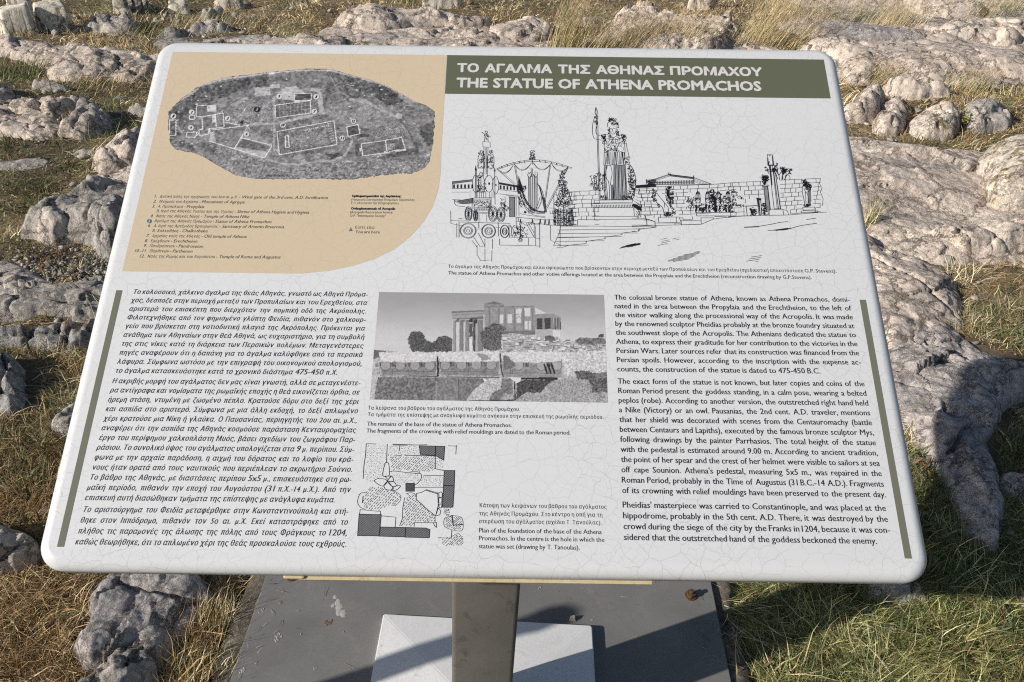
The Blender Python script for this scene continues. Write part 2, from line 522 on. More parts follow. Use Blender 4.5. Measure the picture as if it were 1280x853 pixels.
# ================================================================== rocks
ROCKPOLYS = []       # footprints on the ground, for the grass to avoid
def footprint(px, h):
    ymax = max(p[1] for p in px); ymin = min(p[1] for p in px)
    out = []
    for x, y in px:
        z = h * 0.7 * (ymax - y) / max(1.0, ymax - ymin)
        out.append(gpt(x, y, z)[:2])
    return np.array(out)
def chaikin(P, n=2):
    for _ in range(n):
        Q = []
        for i in range(len(P)):
            a, b = P[i], P[(i + 1) % len(P)]
            Q += [a * 0.78 + b * 0.22, a * 0.22 + b * 0.78]
        P = np.array(Q)
    return P
HS = {'slab': 0.58, 'strata': 0.58, 'knobby': 0.66, 'boulder': 0.64, 'block': 0.85, 'blocky': 0.8}
def rock(px, h, style, mat, label, seed, name='rock', edge=None, cat='rock', rough=1.0, base=None, group=None, tilt=(0, 0), res=None):
    h = h * HS[style]
    fp = footprint(px, h)
    if style != 'block': fp = chaikin(fp, 1 if style == 'blocky' else 2)
    c = fp.mean(0)
    dist = max(0.9, math.hypot(c[0], c[1]))
    res = res or 0.0021 * math.hypot(dist, 1.5)
    ext = fp.max(0) - fp.min(0)
    res = max(res, math.sqrt(ext[0] * ext[1] / 34000.0))
    pad = 0.05 + 0.10 * h
    ax = np.arange(fp[:, 0].min() - pad, fp[:, 0].max() + pad, res)
    ay = np.arange(fp[:, 1].min() - pad, fp[:, 1].max() + pad, res * 1.0)
    X, Y = np.meshgrid(ax, ay)
    # ragged outline
    k = 1.0 if style != 'block' else 0.10
    wx = X + k * 0.028 * fbm(X * 9, Y * 9, seed=seed, octv=4) + k * 0.04 * vnoise(X * 2.7, Y * 2.7, seed=seed + 3)
    wy = Y + k * 0.028 * fbm(X * 9 + 7, Y * 9 + 4, seed=seed + 1, octv=4) + k * 0.04 * vnoise(X * 2.7, Y * 2.7, seed=seed + 4)
    sd = segdist(wx, wy, fp)
    sd = np.where(pip(wx, wy, fp), sd, -sd)
    sd = sd + {'slab': 0.024, 'strata': 0.022, 'knobby': 0.018, 'boulder': 0.010, 'blocky': 0.010, 'block': 0.0}[style]
    w = edge or {'slab': 0.24, 'boulder': 0.5 * min(ext), 'knobby': 0.12, 'blocky': 0.06, 'block': 0.014, 'strata': 0.20}[style]
    t = np.clip(sd / w, 0, 1)
    if style == 'boulder':
        prof = np.sqrt(np.clip(1 - (1 - t) ** 2.4, 0, 1))
    elif style == 'block':
        prof = np.clip(t, 0, 1) ** 0.5
    else:
        prof = 1 - (1 - t) ** 2.6
    z = h * prof
    if style in ('slab', 'strata'):
        z = h * (0.34 * sstep(-0.002, 0.03, sd) + 0.66 * prof)
    low = fbm(X * 1.9, Y * 1.9, seed=seed + 7, octv=3)
    det = fbm(X * 16, Y * 16, seed=seed + 9, octv=5, gain=0.55)
    rid = 1 - np.abs(fbm(X * 6.5 + 0.2 * det, Y * 6.5, seed=seed + 13, octv=4)) * 2
    inn = sstep(0, 0.05, sd)
    if style == 'slab':
        z += inn * (0.20 * h * low + 0.010 * rough * det + 0.012 * rough * (rid - 0.6))
        f1, f2, idd, cx, cy = voro(X * 3.3 + 0.25 * det, Y * 3.3 + 0.25 * low, seed + 71)
        z += inn * rough * 0.30 / 3.3 * ((X * 3.3 - cx) * (idd - 0.5) + (Y * 3.3 - cy) * ((idd * 9.7) % 1 - 0.5))
        # joints running across the slab
        a = seed * 1.3
        u = (X * cos(a) + Y * sin(a)) * 2.3 + 0.35 * fbm(X * 2, Y * 2, seed=seed + 20, octv=3)
        j = np.abs(u - np.round(u)) / 2.3
        z -= inn * 0.022 * rough * np.exp(-(j / 0.008) ** 2) * (vnoise(X * 1.5, Y * 1.5, seed=seed + 31) > -0.2)
        f1, f2, idd, _, _ = voro(X * 4.2 + 0.35 * det, Y * 5.6 + 0.35 * low, seed + 17)
        z += inn * rough * (0.020 * (idd - 0.5) - 0.018 * np.exp(-((f2 - f1) / 0.07) ** 2)) * sstep(-0.25, 0.3, vnoise(X * 1.1, Y * 1.1, seed=seed + 5))
    elif style == 'strata':
        a = seed * 0.9
        u = X * cos(a) + Y * sin(a)
        s_ = (u * 7 + 0.9 * fbm(X * 3, Y * 3, seed=seed + 20, octv=3))
        fr = s_ - np.floor(s_)
        z += inn * (0.2 * h * low + 0.030 * rough * (fr - 0.5) + 0.010 * rough * det + 0.010 * rough * (rid - 0.6))
        f1, f2, idd, cx, cy = voro(X * 5.0 + 0.18 * det, Y * 5.0, seed + 71)
        z += inn * rough * 0.40 / 5.0 * ((X * 5 - cx) * (idd - 0.5) + (Y * 5 - cy) * ((idd * 9.7) % 1 - 0.5))
        f1, f2, idd, cx, cy = voro(X * 13 + 0.25 * det, Y * 13, seed + 73)
        z += inn * rough * 0.5 / 13 * ((X * 13 - cx) * (idd - 0.5) + (Y * 13 - cy) * ((idd * 9.7) % 1 - 0.5)) - inn * rough * 0.006 * np.exp(-((f2 - f1) / 0.07) ** 2)
        f1, f2, idd, _, _ = voro(X * 5.5 + 0.3 * det, Y * 4.4, seed + 17)
        z += inn * (rough * 0.020 * (idd - 0.5) - 0.024 * np.exp(-((f2 - f1) / 0.05) ** 2))
    elif style == 'boulder':
        f1, f2, idd, cx, cy = voro(X * 2.2 / max(0.35, min(ext)) + 0.12 * det, Y * 2.2 / max(0.35, min(ext)), seed + 17)
        tl = (X - c[0]) * (idd - 0.5) * 0.5 + (Y - c[1]) * ((idd * 7.3) % 1 - 0.5) * 0.5
        h1, h2, idh, hx, hy = voro(X * 9 + 0.2 * det, Y * 9, seed + 77)
        z += prof * rough * 0.45 / 9 * ((X * 9 - hx) * (idh - 0.5) + (Y * 9 - hy) * ((idh * 9.7) % 1 - 0.5))
        z += prof * (0.35 * tl + 0.2 * h * low) + inn * rough * (0.016 * det + 0.020 * (rid - 0.6))
        z -= inn * rough * 0.03 * np.exp(-((f2 - f1) / 0.045) ** 2)
    elif style == 'knobby':
        f1, f2, idd, _, _ = voro(X * 9 + 0.35 * det, Y * 9 + 0.3 * low, seed + 17)
        g1, g2, ide, _, _ = voro(X * 21 + 0.3 * det, Y * 21, seed + 19)
        lump = np.sqrt(np.clip(1 - (f1 / 0.75) ** 2, 0, 1))
        l2 = np.sqrt(np.clip(1 - (g1 / 0.75) ** 2, 0, 1))
        z = z * (0.68 + 0.22 * low) + inn * rough * (0.062 * lump * (0.3 + 0.6 * idd) + 0.012 * l2 + 0.012 * det + 0.014 * (rid - 0.5) - 0.030 * np.exp(-((f2 - f1) / 0.09) ** 2) * (idd > 0.3))
    elif style == 'blocky':
        f1, f2, idd, _, _ = voro(X * 8.5 + 0.12 * det, Y * 12 + 0.1 * low, seed + 17)
        z = z * (0.6 + 0.2 * low) + inn * rough * (0.050 * (idd - 0.4) + 0.006 * det - 0.045 * np.exp(-((f2 - f1) / 0.10) ** 2) + 0.012 * np.sqrt(np.clip(1 - f1, 0, 1)))
    elif style == 'block':
        z += inn * 0.004 * det + (X - c[0]) * tilt[0] * prof + (Y - c[1]) * tilt[1] * prof
    fine = fbm(X * 55, Y * 55, seed=seed + 51, octv=3, gain=0.6)
    z += inn * (0.0045 if style != 'block' else 0.0015) * fine
    # the flank plunges into the ground outside the outline
    z = np.where(sd < 0, -0.9 * (-sd) - 0.004, z)
    Z = (gh(X, Y) if base is None else base) + z - 0.006
    keep = sd > -0.075
    q = grid_faces(len(ax), len(ay))
    kk = keep.ravel()
    q = q[kk[q].any(1)]
    used = np.unique(q)
    rm = np.full(X.size, -1); rm[used] = np.arange(len(used))
    ctr = np.array([c[0], c[1], 0.0])
    # small sideways push makes ledges overhang a little
    DX = 0.012 * fbm(X * 11, Z * 30, seed=seed + 41, octv=3) * inn
    DY = 0.016 * fbm(Y * 11, Z * 30, seed=seed + 43, octv=3) * inn
    V = np.stack([(X + DX).ravel(), (Y + DY).ravel(), Z.ravel()], 1)[used] - ctr
    o = link(name, mesh_np(name, V, rm[q], mat))
    o.location = ctr
    tag(o, label, cat, group)
    ROCKPOLYS.append(fp)
    return o

K = 'outcrops of weathered limestone bedrock'
B = 'boulders lying on the hilltop'
W = 'cut marble blocks left lying at the back'
# ---- upper left: cut blocks
rock([(0,14),(15,13),(40,18),(46,38),(8,45),(-4,32)], 0.20, 'block', M_R_BLOCK, 'large squared pale block in the top left corner', 101, 'marble_block', cat='stone block', group=W, tilt=(0.15, 0.1))
rock([(43,24),(60,14),(80,9),(93,33),(88,38),(50,39)], 0.20, 'block', M_R_BLOCK, 'squared pale block with a pointed top corner, right beside the corner block', 102, 'marble_block', cat='stone block', group=W, tilt=(-0.1, 0.25))
rock([(8,4),(38,2),(44,12),(10,15)], 0.16, 'block', M_R_BLOCK, 'pale flat-topped block lying just behind the corner block', 103, 'marble_block', cat='stone block', group=W)
rock([(48,6),(68,3),(82,8),(56,15)], 0.13, 'block', M_R_BLOCK, 'low pale block behind the pointed block, second in the back row', 104, 'marble_block', cat='stone block', group=W, tilt=(0.1, 0))
rock([(84,6),(106,2),(119,16),(92,20)], 0.16, 'block', M_R_BLOCK, 'wedge-shaped pale block, third in the back row, rising to the left', 105, 'marble_block', cat='stone block', group=W, tilt=(-0.2, 0))
rock([(139,-2),(160,-4),(156,9),(147,12)], 0.2, 'block', M_R_BLOCK, 'small upright pale block at the very top, left of the grey mound', 106, 'marble_block', cat='stone block', group=W)
rock([(162,0),(180,-2),(186,9),(160,11)], 0.16, 'boulder', M_R_GREY, 'grey rounded stone at the very top, beside the small upright block', 107, cat='rock', group=B)
rock([(189,13),(219,10),(221,18),(192,25)], 0.13, 'block', M_R_BLOCK, 'low buff block lying in dry grass above the left part of the sign', 108, 'marble_block', cat='stone block', group=W, tilt=(0.1, 0.1))
rock([(208,4),(236,2),(235,9),(215,11)], 0.12, 'block', M_R_BLOCK, 'small buff block touching the back of the low block in dry grass', 109, 'marble_block', cat='stone block', group=W)
rock([(254,14),(268,8),(284,9),(286,15),(262,21)], 0.11, 'boulder', M_R_GREY, 'small brownish rounded rock between dry grass, right of the low block', 110, group=B)
rock([(262,0),(285,-3),(302,-2),(308,6),(280,6)], 0.15, 'boulder', M_R_BLOCK, 'jumble of pale rock at the top edge above the brownish rock', 111, group=B)
rock([(527,-6),(575,-6),(578,7),(530,8)], 0.16, 'block', M_R_BLOCK, 'white squared block at the top edge above the middle of the sign', 112, 'marble_block', cat='stone block', group=W)
# ---- upper left outcrops
rock([(-20,50),(0,46),(50,50),(110,57),(145,67),(188,68),(202,63),(197,90),(165,106),(128,97),(75,104),(50,84),(0,64),(-20,64)], 0.15, 'strata', M_R_PINK, 'broad pink grey ledge from the left edge to the top left corner of the sign', 1, group=K, rough=0.45)
rock([(104,28),(138,22),(165,17),(170,32),(142,40),(115,38)], 0.12, 'knobby', M_R_GREY, 'dark grey knobby outcrop behind the broad pink ledge', 2, group=K)
rock([(196,43),(230,35),(262,25),(293,29),(292,36),(240,39),(215,45)], 0.09, 'knobby', M_R_GREY, 'low grey ridge just above the upper left corner of the sign', 3, group=K)
rock([(312,54),(345,46),(420,42),(436,48),(432,72),(320,72)], 0.10, 'slab', M_R_PINK, 'grey pink slab peeping over the top edge of the sign above the aerial picture', 4, group=K)
rock([(418,27),(440,12),(486,6),(544,8),(587,15),(615,19),(602,27),(552,27),(520,32),(500,37),(468,39),(430,35)], 0.17, 'slab', M_R_PINK, 'long rounded grey outcrop at the top, left of centre', 5, group=K)
rock([(610,31),(644,19),(684,20),(690,44),(650,49),(612,44)], 0.16, 'slab', M_R_PALE, 'pale outcrop at top centre, just left of the tall dry grass', 6, group=K)
rock([(560,36),(594,35),(599,45),(565,45)], 0.09, 'boulder', M_R_PINK, 'small brown-tinged rock in dry grass above the left end of the green heading', 7, group=B)
rock([(536,62),(560,50),(600,47),(650,52),(690,58),(690,80),(540,80)], 0.08, 'slab', M_R_PINK, 'thin whitish ledge along the top edge of the sign above its heading', 8, group=K)
# ---- upper right
rock([(985,8),(1040,-4),(1130,-8),(1300,-8),(1310,70),(1300,116),(1225,112),(1150,108),(1075,112),(1040,104),(1010,70)], 0.07, 'slab', M_R_PINK, 'wide low bedrock sheet between the outcrops of the upper right corner', 61, group=K, rough=0.6)
rock([(690,56),(760,40),(830,30),(930,40),(990,50),(995,82),(690,82)], 0.06, 'slab', M_R_PINK, 'low bedrock sheet under the tall grass above the heading', 62, group=K)
rock([(-20,128),(20,126),(70,150),(84,170),(60,180),(10,172),(-20,176)], 0.05, 'strata', M_R_PINK, 'low pinkish bedrock step at the left edge below the jagged rock', 67, group=K, rough=0.5)
rock([(95,232),(135,205),(185,190),(190,240),(150,250),(110,250)], 0.05, 'slab', M_R_PINK, 'low pink bedrock between the slanting rock and the lumpy outcrop', 68, group=K, rough=0.5)
rock([(190,36),(260,44),(330,40),(345,62),(215,62),(195,56)], 0.04, 'slab', M_R_GREY, 'thin grey bedrock band along the upper left edge of the sign', 69, group=K, rough=0.5)
rock([(-20,330),(10,322),(60,352),(70,372),(20,382),(-20,380)], 0.06, 'slab', M_R_MAUVE, 'smooth mauve slab at the left edge above the cracked orange-stained bedrock', 70, group=K, rough=0.4)
rock([(1036,172),(1100,172),(1200,186),(1290,190),(1300,330),(1200,335),(1150,330),(1080,300),(1046,260)], 0.05, 'slab', M_R_PALE, 'low pale bedrock sheet round the foot of the big lichen boulder', 64, group=K, rough=0.6)
rock([(1090,380),(1180,410),(1230,440),(1300,452),(1300,500),(1240,520),(1180,520),(1110,470)], 0.05, 'slab', M_R_MAUVE, 'low cracked bedrock sheet between the two fractured slabs right of the sign', 65, group=K, rough=0.7)
rock([(395,40),(430,28),(520,34),(600,28),(640,46),(700,44),(700,60),(540,62),(420,56)], 0.045, 'slab', M_R_PINK, 'low bedrock sheet in straw above the middle of the sign', 66, group=K, rough=0.6)
rock([(862,2),(872,-6),(892,-6),(894,10),(866,14)], 0.3, 'boulder', M_R_PINK, 'upright grey rock at the top edge, left of the tall straw tuft', 9, group=B)
rock([(712,20),(745,17),(757,27),(735,33)], 0.11, 'slab', M_R_PALE, 'small flat outcrop seen through the tall dry grass at top', 10, group=K)
rock([(756,27),(777,12),(806,9),(831,20),(860,24),(925,26),(927,46),(900,76),(840,76),(806,70),(777,46)], 0.20, 'strata', M_R_PALE, 'humped pale outcrop behind the tall grass above the heading', 12, group=K)
rock([(900,64),(930,52),(985,54),(990,78),(905,78)], 0.08, 'slab', M_R_PALE, 'low pinkish rock just behind the right half of the top edge of the sign', 13, group=K)
rock([(966,28),(998,24),(1053,27),(1094,38),(1149,48),(1157,55),(1101,60),(1046,57),(1005,45)], 0.16, 'slab', M_R_MAUVE, 'long grey outcrop slanting down to the right, above the right corner of the sign', 14, group=K, rough=0.5)
rock([(985,-4),(1060,-8),(1130,-6),(1128,3),(1060,6),(1000,3)], 0.15, 'slab', M_R_PINK, 'pink grey outcrop along the top edge, left of the far right slope', 15, group=K)
rock([(1000,58),(998,48),(1032,43),(1088,54),(1149,56),(1225,60),(1300,72),(1300,112),(1235,103),(1170,104),(1142,100),(1101,93),(1077,108),(1053,105),(1046,76),(1025,63)], 0.21, 'slab', M_R_PINK, 'broad smooth pinkish outcrop right of the upper right corner of the sign', 16, group=K, rough=0.55)
rock([(1126,4),(1140,-6),(1190,-2),(1232,17),(1220,27),(1180,22),(1149,14)], 0.24, 'slab', M_R_PINK, 'smooth rounded pink rock hump near the top right corner', 17, group=K, rough=0.45)
rock([(1168,40),(1204,24),(1246,27),(1290,38),(1300,55),(1270,64),(1225,57),(1184,52)], 0.18, 'knobby', M_R_PINK, 'rugged pink grey outcrop at the right edge below the smooth hump', 18, group=K)
rock([(1057,143),(1068,122),(1083,114),(1100,109),(1108,122),(1103,142),(1083,157),(1062,155)], 0.22, 'boulder', M_R_PALE, 'pale boulder closest to the right edge of the sign, left one of the cluster', 19, group=B)
rock([(1084,157),(1100,134),(1117,119),(1131,138),(1131,158),(1124,171),(1097,172)], 0.16, 'boulder', M_R_PALE, 'pale broken boulder with a white flake, in front of the left one of the cluster', 20, group=B)
rock([(1134,152),(1141,137),(1159,127),(1194,132),(1203,144),(1195,160),(1177,175),(1153,178),(1138,168)], 0.19, 'boulder', M_R_OCHRE, 'rounded boulder with ochre lichen in the middle of the cluster right of the sign', 21, group=B)
rock([(1103,109),(1127,105),(1153,110),(1191,122),(1159,127),(1135,130),(1118,118)], 0.15, 'boulder', M_R_PINK, 'low long rock behind the rounded lichen boulder', 22, group=B)
rock([(1200,138),(1223,128),(1247,136),(1263,153),(1253,167),(1218,170),(1203,162)], 0.17, 'boulder', M_R_GREY, 'greyish boulder at the right end of the cluster, in front of dry scrub', 23, group=B)
rock([(1234,182),(1262,165),(1300,155),(1330,200),(1320,262),(1290,275),(1244,262),(1230,235),(1228,212)], 0.34, 'boulder', M_R_OCHRE, 'big pale boulder with ochre lichen, cut off by the right edge of the frame', 24, group=B)
rock([(1036,180),(1085,184),(1127,184),(1162,182),(1194,195),(1229,208),(1226,231),(1233,254),(1212,266),(1171,264),(1118,266),(1090,278),(1060,270),(1036,230)], 0.12, 'slab', M_R_PALE, 'flat pinkish slab with thin red veins below the boulder cluster', 25, group=K, rough=0.6)
rock([(1142,293),(1185,280),(1241,271),(1300,266),(1310,300),(1280,314),(1235,327),(1194,321),(1177,307)], 0.16, 'knobby', M_R_PALE, 'rugged pale rock below the big lichen boulder at the right', 26, group=K, rough=0.6)
rock([(1070,286),(1084,289),(1121,309),(1160,324),(1190,346),(1202,370),(1194,388),(1194,407),(1170,423),(1140,438),(1095,438),(1080,360)], 0.11, 'slab', M_R_PINK, 'cracked pink grey slab beside the right edge of the sign at mid height', 27, group=K, rough=0.8)
rock([(1100,432),(1164,423),(1188,446),(1218,449),(1249,458),(1290,462),(1295,487),(1262,500),(1264,520),(1251,545),(1242,580),(1234,620),(1236,650),(1216,685),(1196,680),(1192,640),(1177,600),(1167,560),(1150,532),(1130,508),(1108,480)], 0.14, 'slab', M_R_MAUVE, 'grey fractured slab right of the sign that runs down into the shadow', 28, group=K, rough=1.0)
rock([(1254,600),(1268,596),(1295,598),(1295,630),(1256,630)], 0.08, 'boulder', M_R_GREY, 'small pale stone in deep shadow at the right edge', 29, name='stone', cat='stone', group=B)
rock([(1098,738),(1110,728),(1143,735),(1144,758),(1122,770),(1092,764)], 0.05, 'boulder', M_R_GREY, 'flat grey stone in shadow just under the lower right corner of the sign', 30, name='stone', cat='stone', group=B)
# ---- left
rock([(-12,108),(8,112),(20,128),(0,134),(-12,134)], 0.13, 'boulder', M_R_GREY, 'grey rock cut by the left edge, level with the top of the sign', 31, group=B)
rock([(14,129),(35,119),(84,118),(107,121),(110,126),(92,136),(70,148),(53,158),(42,153),(49,140),(21,138)], 0.13, 'strata', M_R_PINK, 'jagged pinkish rock pointing down left, near the left edge', 32, group=K, rough=0.6)
rock([(41,112),(63,106),(85,112),(77,117),(53,118)], 0.08, 'boulder', M_R_GREY, 'small smooth grey rock just behind the jagged pinkish rock', 33, group=B)
rock([(99,136),(112,128),(134,128),(142,146),(138,163),(116,172),(85,170),(83,156),(97,148)], 0.16, 'knobby', M_R_GREY, 'stubby grey rock of two lumps left of the sign', 34, group=B, rough=0.7)
rock([(150,134),(165,129),(190,131),(186,143),(158,143)], 0.10, 'knobby', M_R_GREY, 'low grey rock touching the left edge of the sign beside the aerial picture', 35, group=B)
rock([(108,210),(134,188),(148,174),(176,158),(195,160),(190,190),(165,211),(141,217),(120,219)], 0.22, 'strata', M_R_PINK, 'slanting pink grey rock that goes behind the left edge of the sign', 36, group=K, rough=0.5)
rock([(-10,202),(21,195),(49,196),(52,202),(28,213),(-10,213)], 0.06, 'slab', M_R_GREY, 'flat grey slab in grass at the left edge above the lumpy outcrop', 37, group=K)
rock([(83,195),(109,188),(127,191),(116,199)], 0.06, 'slab', M_R_GREY, 'small flat grey slab in grass, left of the slanting rock', 38, group=K)
rock([(32,304),(38,283),(56,270),(70,248),(88,237),(105,227),(134,216),(158,228),(175,245),(165,290),(150,325),(134,325),(118,304),(88,302),(70,311),(53,301)], 0.19, 'knobby', M_R_GREY, 'large lumpy grey outcrop full of hollows, left of the list of names', 39, group=K, rough=0.95)
rock([(-12,322),(0,328),(35,348),(63,362),(98,353),(140,344),(140,372),(120,402),(90,404),(60,393),(30,401),(-12,412)], 0.09, 'strata', M_R_GREY, 'smooth grey slab below the gravel patch at the left edge', 40, group=K, rough=0.6)
rock([(-12,408),(30,404),(60,392),(90,398),(125,392),(118,428),(90,434),(40,430),(-12,432)], 0.08, 'blocky', M_R_ORANGE, 'cracked grey bedrock with orange lichen below the smooth slab', 41, group=K)
rock([(-12,434),(20,430),(37,432),(46,456),(45,500),(32,520),(8,525),(-12,518)], 0.12, 'blocky', M_R_ORANGE, 'blocky grey outcrop with orange lichen at the left edge, mid height', 42, group=K)
rock([(67,536),(80,515),(110,500),(105,545),(84,549)], 0.07, 'boulder', M_R_GREY, 'pinkish grey rock half hidden behind the left edge of the sign', 43, group=B)
rock([(-30,648),(0,650),(24,655),(40,671),(39,690),(16,716),(-30,724)], 0.15, 'boulder', M_R_PINK, 'rounded boulder at the left edge near the lower left corner of the sign', 44, group=B)
rock([(140,690),(225,680),(254,718),(250,733),(217,754),(178,776),(148,806),(125,818),(104,825),(86,805),(98,778),(119,748)], 0.13, 'strata', M_R_MAUVE, 'long grey rock with pits under the lower left corner of the sign', 45, group=K, edge=0.08, rough=0.5)
rock([(90,875),(120,848),(148,822),(184,797),(202,778),(228,780),(217,806),(197,832),(185,875)], 0.10, 'slab', M_R_GREY, 'smooth grey rock at the bottom edge left of the concrete footing', 46, group=K, edge=0.07, rough=0.7)
# rocks behind the sign that show from a step aside
rock([(560,130),(700,110),(820,150),(840,220),(700,260),(560,220)], 0.12, 'slab', M_R_PINK, 'flat limestone slab hidden behind the sign', 47, group=K)

# ================================================================== grass, straw and gravel
def rock_mask(x, y, grow=0.0):
    m = np.zeros(x.shape, bool)
    for fp in ROCKPOLYS:
        lo, hi = fp.min(0) - 0.05, fp.max(0) + 0.05
        s_ = (x > lo[0]) & (x < hi[0]) & (y > lo[1]) & (y < hi[1])
        if s_.any():
            r = pip(x[s_], y[s_], fp)
            d = segdist(x[s_], y[s_], fp)
            r = r & (d > 0.007 + grow)
            m[s_] |= r | (d < 0.006)
    return m
def base_mask(x, y):
    return (np.abs(x + 0.015) < 0.60) & (y < 1.32) & (y > 0.2)
def sample_ground(n, ylo, yhi, power=1.0):
    """points inside the view wedge, denser close by"""
    u = RNG.random(n)
    r = np.exp(np.log(ylo) + (np.log(yhi) - np.log(ylo)) * u ** power)
    x = (RNG.random(n) * 2 - 1) * (0.46 + r * 0.70)
    m = ~base_mask(x, r)
    return x[m], r[m]
STRAW = np.array([[0.66, 0.50, 0.25], [0.52, 0.38, 0.17], [0.74, 0.61, 0.36], [0.38, 0.25, 0.11], [0.27, 0.155, 0.075], [0.85, 0.75, 0.50]])
GREEN = np.array([[0.12, 0.175, 0.045], [0.20, 0.23, 0.08], [0.27, 0.27, 0.12], [0.09, 0.115, 0.045], [0.17, 0.19, 0.10]])
def blades(x, y, length, width, lean, azim, tint, z0=None, curl=0.5, seg=3):
    """strips of grass: lean 0 = upright, 1 = flat"""
    n = len(x)
    z = (gh(x, y) + 0.004) if z0 is None else z0
    dx, dy = np.cos(azim), np.sin(azim)
    V = np.zeros((n, seg * 2 + 1, 3), np.float32)
    px, py, pz = x.copy(), y.copy(), z.copy()
    ang = (1 - lean) * (pi / 2)
    st = length / seg
    wdir = RNG.random(n) * pi
    wx, wy = np.cos(wdir), np.sin(wdir)
    for k in range(seg):
        w = width * (1 - 0.22 * k) * 0.5
        V[:, 2 * k, 0] = px - wx * w; V[:, 2 * k, 1] = py - wy * w; V[:, 2 * k, 2] = pz
        V[:, 2 * k + 1, 0] = px + wx * w; V[:, 2 * k + 1, 1] = py + wy * w; V[:, 2 * k + 1, 2] = pz + 0.15 * w
        px = px + dx * np.cos(ang) * st; py = py + dy * np.cos(ang) * st; pz = np.maximum(pz + np.sin(ang) * st, z + 0.002)
        ang = ang - curl * (0.4 + RNG.random(n) * 0.9) * 0.8
        tw = RNG.normal(0, 0.25, n)
        dx, dy = dx * np.cos(tw) - dy * np.sin(tw), dx * np.sin(tw) + dy * np.cos(tw)
    V[:, 2 * seg, 0] = px; V[:, 2 * seg, 1] = py; V[:, 2 * seg, 2] = pz
    b = (np.arange(n) * (seg * 2 + 1))[:, None]
    tri = []
    for k in range(seg - 1):
        a = 2 * k
        tri += [[a, a + 1, a + 3], [a, a + 3, a + 2]]
    a = 2 * (seg - 1)
    tri.append([a, a + 1, a + 2])
    T = (b[:, None, :] + np.array(tri)[None]).reshape(-1, 3)
    C = np.repeat(tint[:, None, :], seg * 2 + 1, 1)
    return V.reshape(-1, 3), T, C.reshape(-1, 3)
class Pile:
    def __init__(s): s.V = []; s.T = []; s.C = []; s.n = 0
    def add(s, vtc):
        V, T, C = vtc
        s.V.append(V); s.T.append(T + s.n); s.C.append(C); s.n += len(V)
    def mesh(s, name, mat): return mesh_np(name, np.concatenate(s.V), np.concatenate(s.T), mat, smooth=False, col=np.concatenate(s.C))
def pick(pal, n, jitter=0.28, w=None):
    i = RNG.choice(len(pal), n, p=w)
    return pal[i] * (1 + RNG.normal(0, jitter, (n, 1))).clip(0.35, 1.8)
def greenness(x, y):
    """where the photo shows living grass rather than straw"""
    g = 0.30 + 0.55 * vnoise(x * 1.3 + 4, y * 1.3, seed=61) + 0.25 * vnoise(x * 4, y * 4, seed=62)
    g = g + 0.22 * ((y < 1.9) & (x > 0.3)) - 0.22 * (y > 4.5) - 0.30 * ((x < 0) & (y < 1.4)) + 0.12 * ((x < -0.6) & (y > 1.4) & (y < 3.2))
    return g.clip(0.02, 0.95)
def density(x, y):
    return sstep(-0.55, 0.05, fbm(x * 1.6, y * 1.6, seed=71, octv=4) + 0.1)
def field(n, ylo, yhi, length, width, leanr, power=1.0, strawf=1.0, pal=None, curl=0.5, grow=0.0):
    x, y = sample_ground(n, ylo, yhi, power)
    m = ~rock_mask(x, y, grow) & (RNG.random(len(x)) < density(x, y) * 0.7 + np.where(y < 2.0, 0.75, 0.3))
    # gravel patch by the lumpy outcrop stays almost bare
    gp = gpt(95, 335)
    m &= ~((np.hypot((x - gp[0]) / 0.22, (y - gp[1]) / 0.13) < 1) & (RNG.random(len(x)) > 0.08))
    x, y = x[m], y[m]
    k = len(x)
    gr = RNG.random(k) < greenness(x, y) * strawf
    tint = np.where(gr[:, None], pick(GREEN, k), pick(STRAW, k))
    tint = tint * np.where(((x < -0.1) & (y < 1.7))[:, None], np.array([0.84, 0.76, 0.70])[None], 1.0)  # lower left: shade put into the blade colour, browner and darker
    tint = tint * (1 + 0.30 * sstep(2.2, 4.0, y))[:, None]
    tint = tint * np.where(((x > 0.3) & (y < 1.6))[:, None], np.array([0.78, 0.92, 0.72])[None], 1.0)  # near right: greener blades, with shade darkening their colour
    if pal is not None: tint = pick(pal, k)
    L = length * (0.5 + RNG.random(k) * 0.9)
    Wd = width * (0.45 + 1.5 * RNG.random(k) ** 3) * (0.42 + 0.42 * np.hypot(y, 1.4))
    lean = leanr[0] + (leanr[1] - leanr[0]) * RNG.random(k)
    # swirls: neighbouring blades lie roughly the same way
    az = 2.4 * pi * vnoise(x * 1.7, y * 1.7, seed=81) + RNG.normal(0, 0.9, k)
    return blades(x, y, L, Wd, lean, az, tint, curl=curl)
mat_ = Pile()
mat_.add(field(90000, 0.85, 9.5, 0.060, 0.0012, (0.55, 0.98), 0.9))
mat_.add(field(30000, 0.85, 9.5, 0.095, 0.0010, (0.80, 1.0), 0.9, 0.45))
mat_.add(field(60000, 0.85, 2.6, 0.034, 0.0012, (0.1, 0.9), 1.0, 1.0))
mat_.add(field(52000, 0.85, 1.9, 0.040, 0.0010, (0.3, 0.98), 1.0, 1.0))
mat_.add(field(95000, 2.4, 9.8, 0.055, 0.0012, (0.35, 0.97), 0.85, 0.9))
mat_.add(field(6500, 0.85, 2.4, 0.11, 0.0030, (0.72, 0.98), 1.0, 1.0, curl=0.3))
mat_.add(field(14000, 0.85, 4.5, 0.016, 0.0050, (0.7, 1.0), 1.0, 1.0, pal=np.array([[0.22, 0.13, 0.07], [0.34, 0.24, 0.13], [0.14, 0.09, 0.05], [0.45, 0.36, 0.2]])))
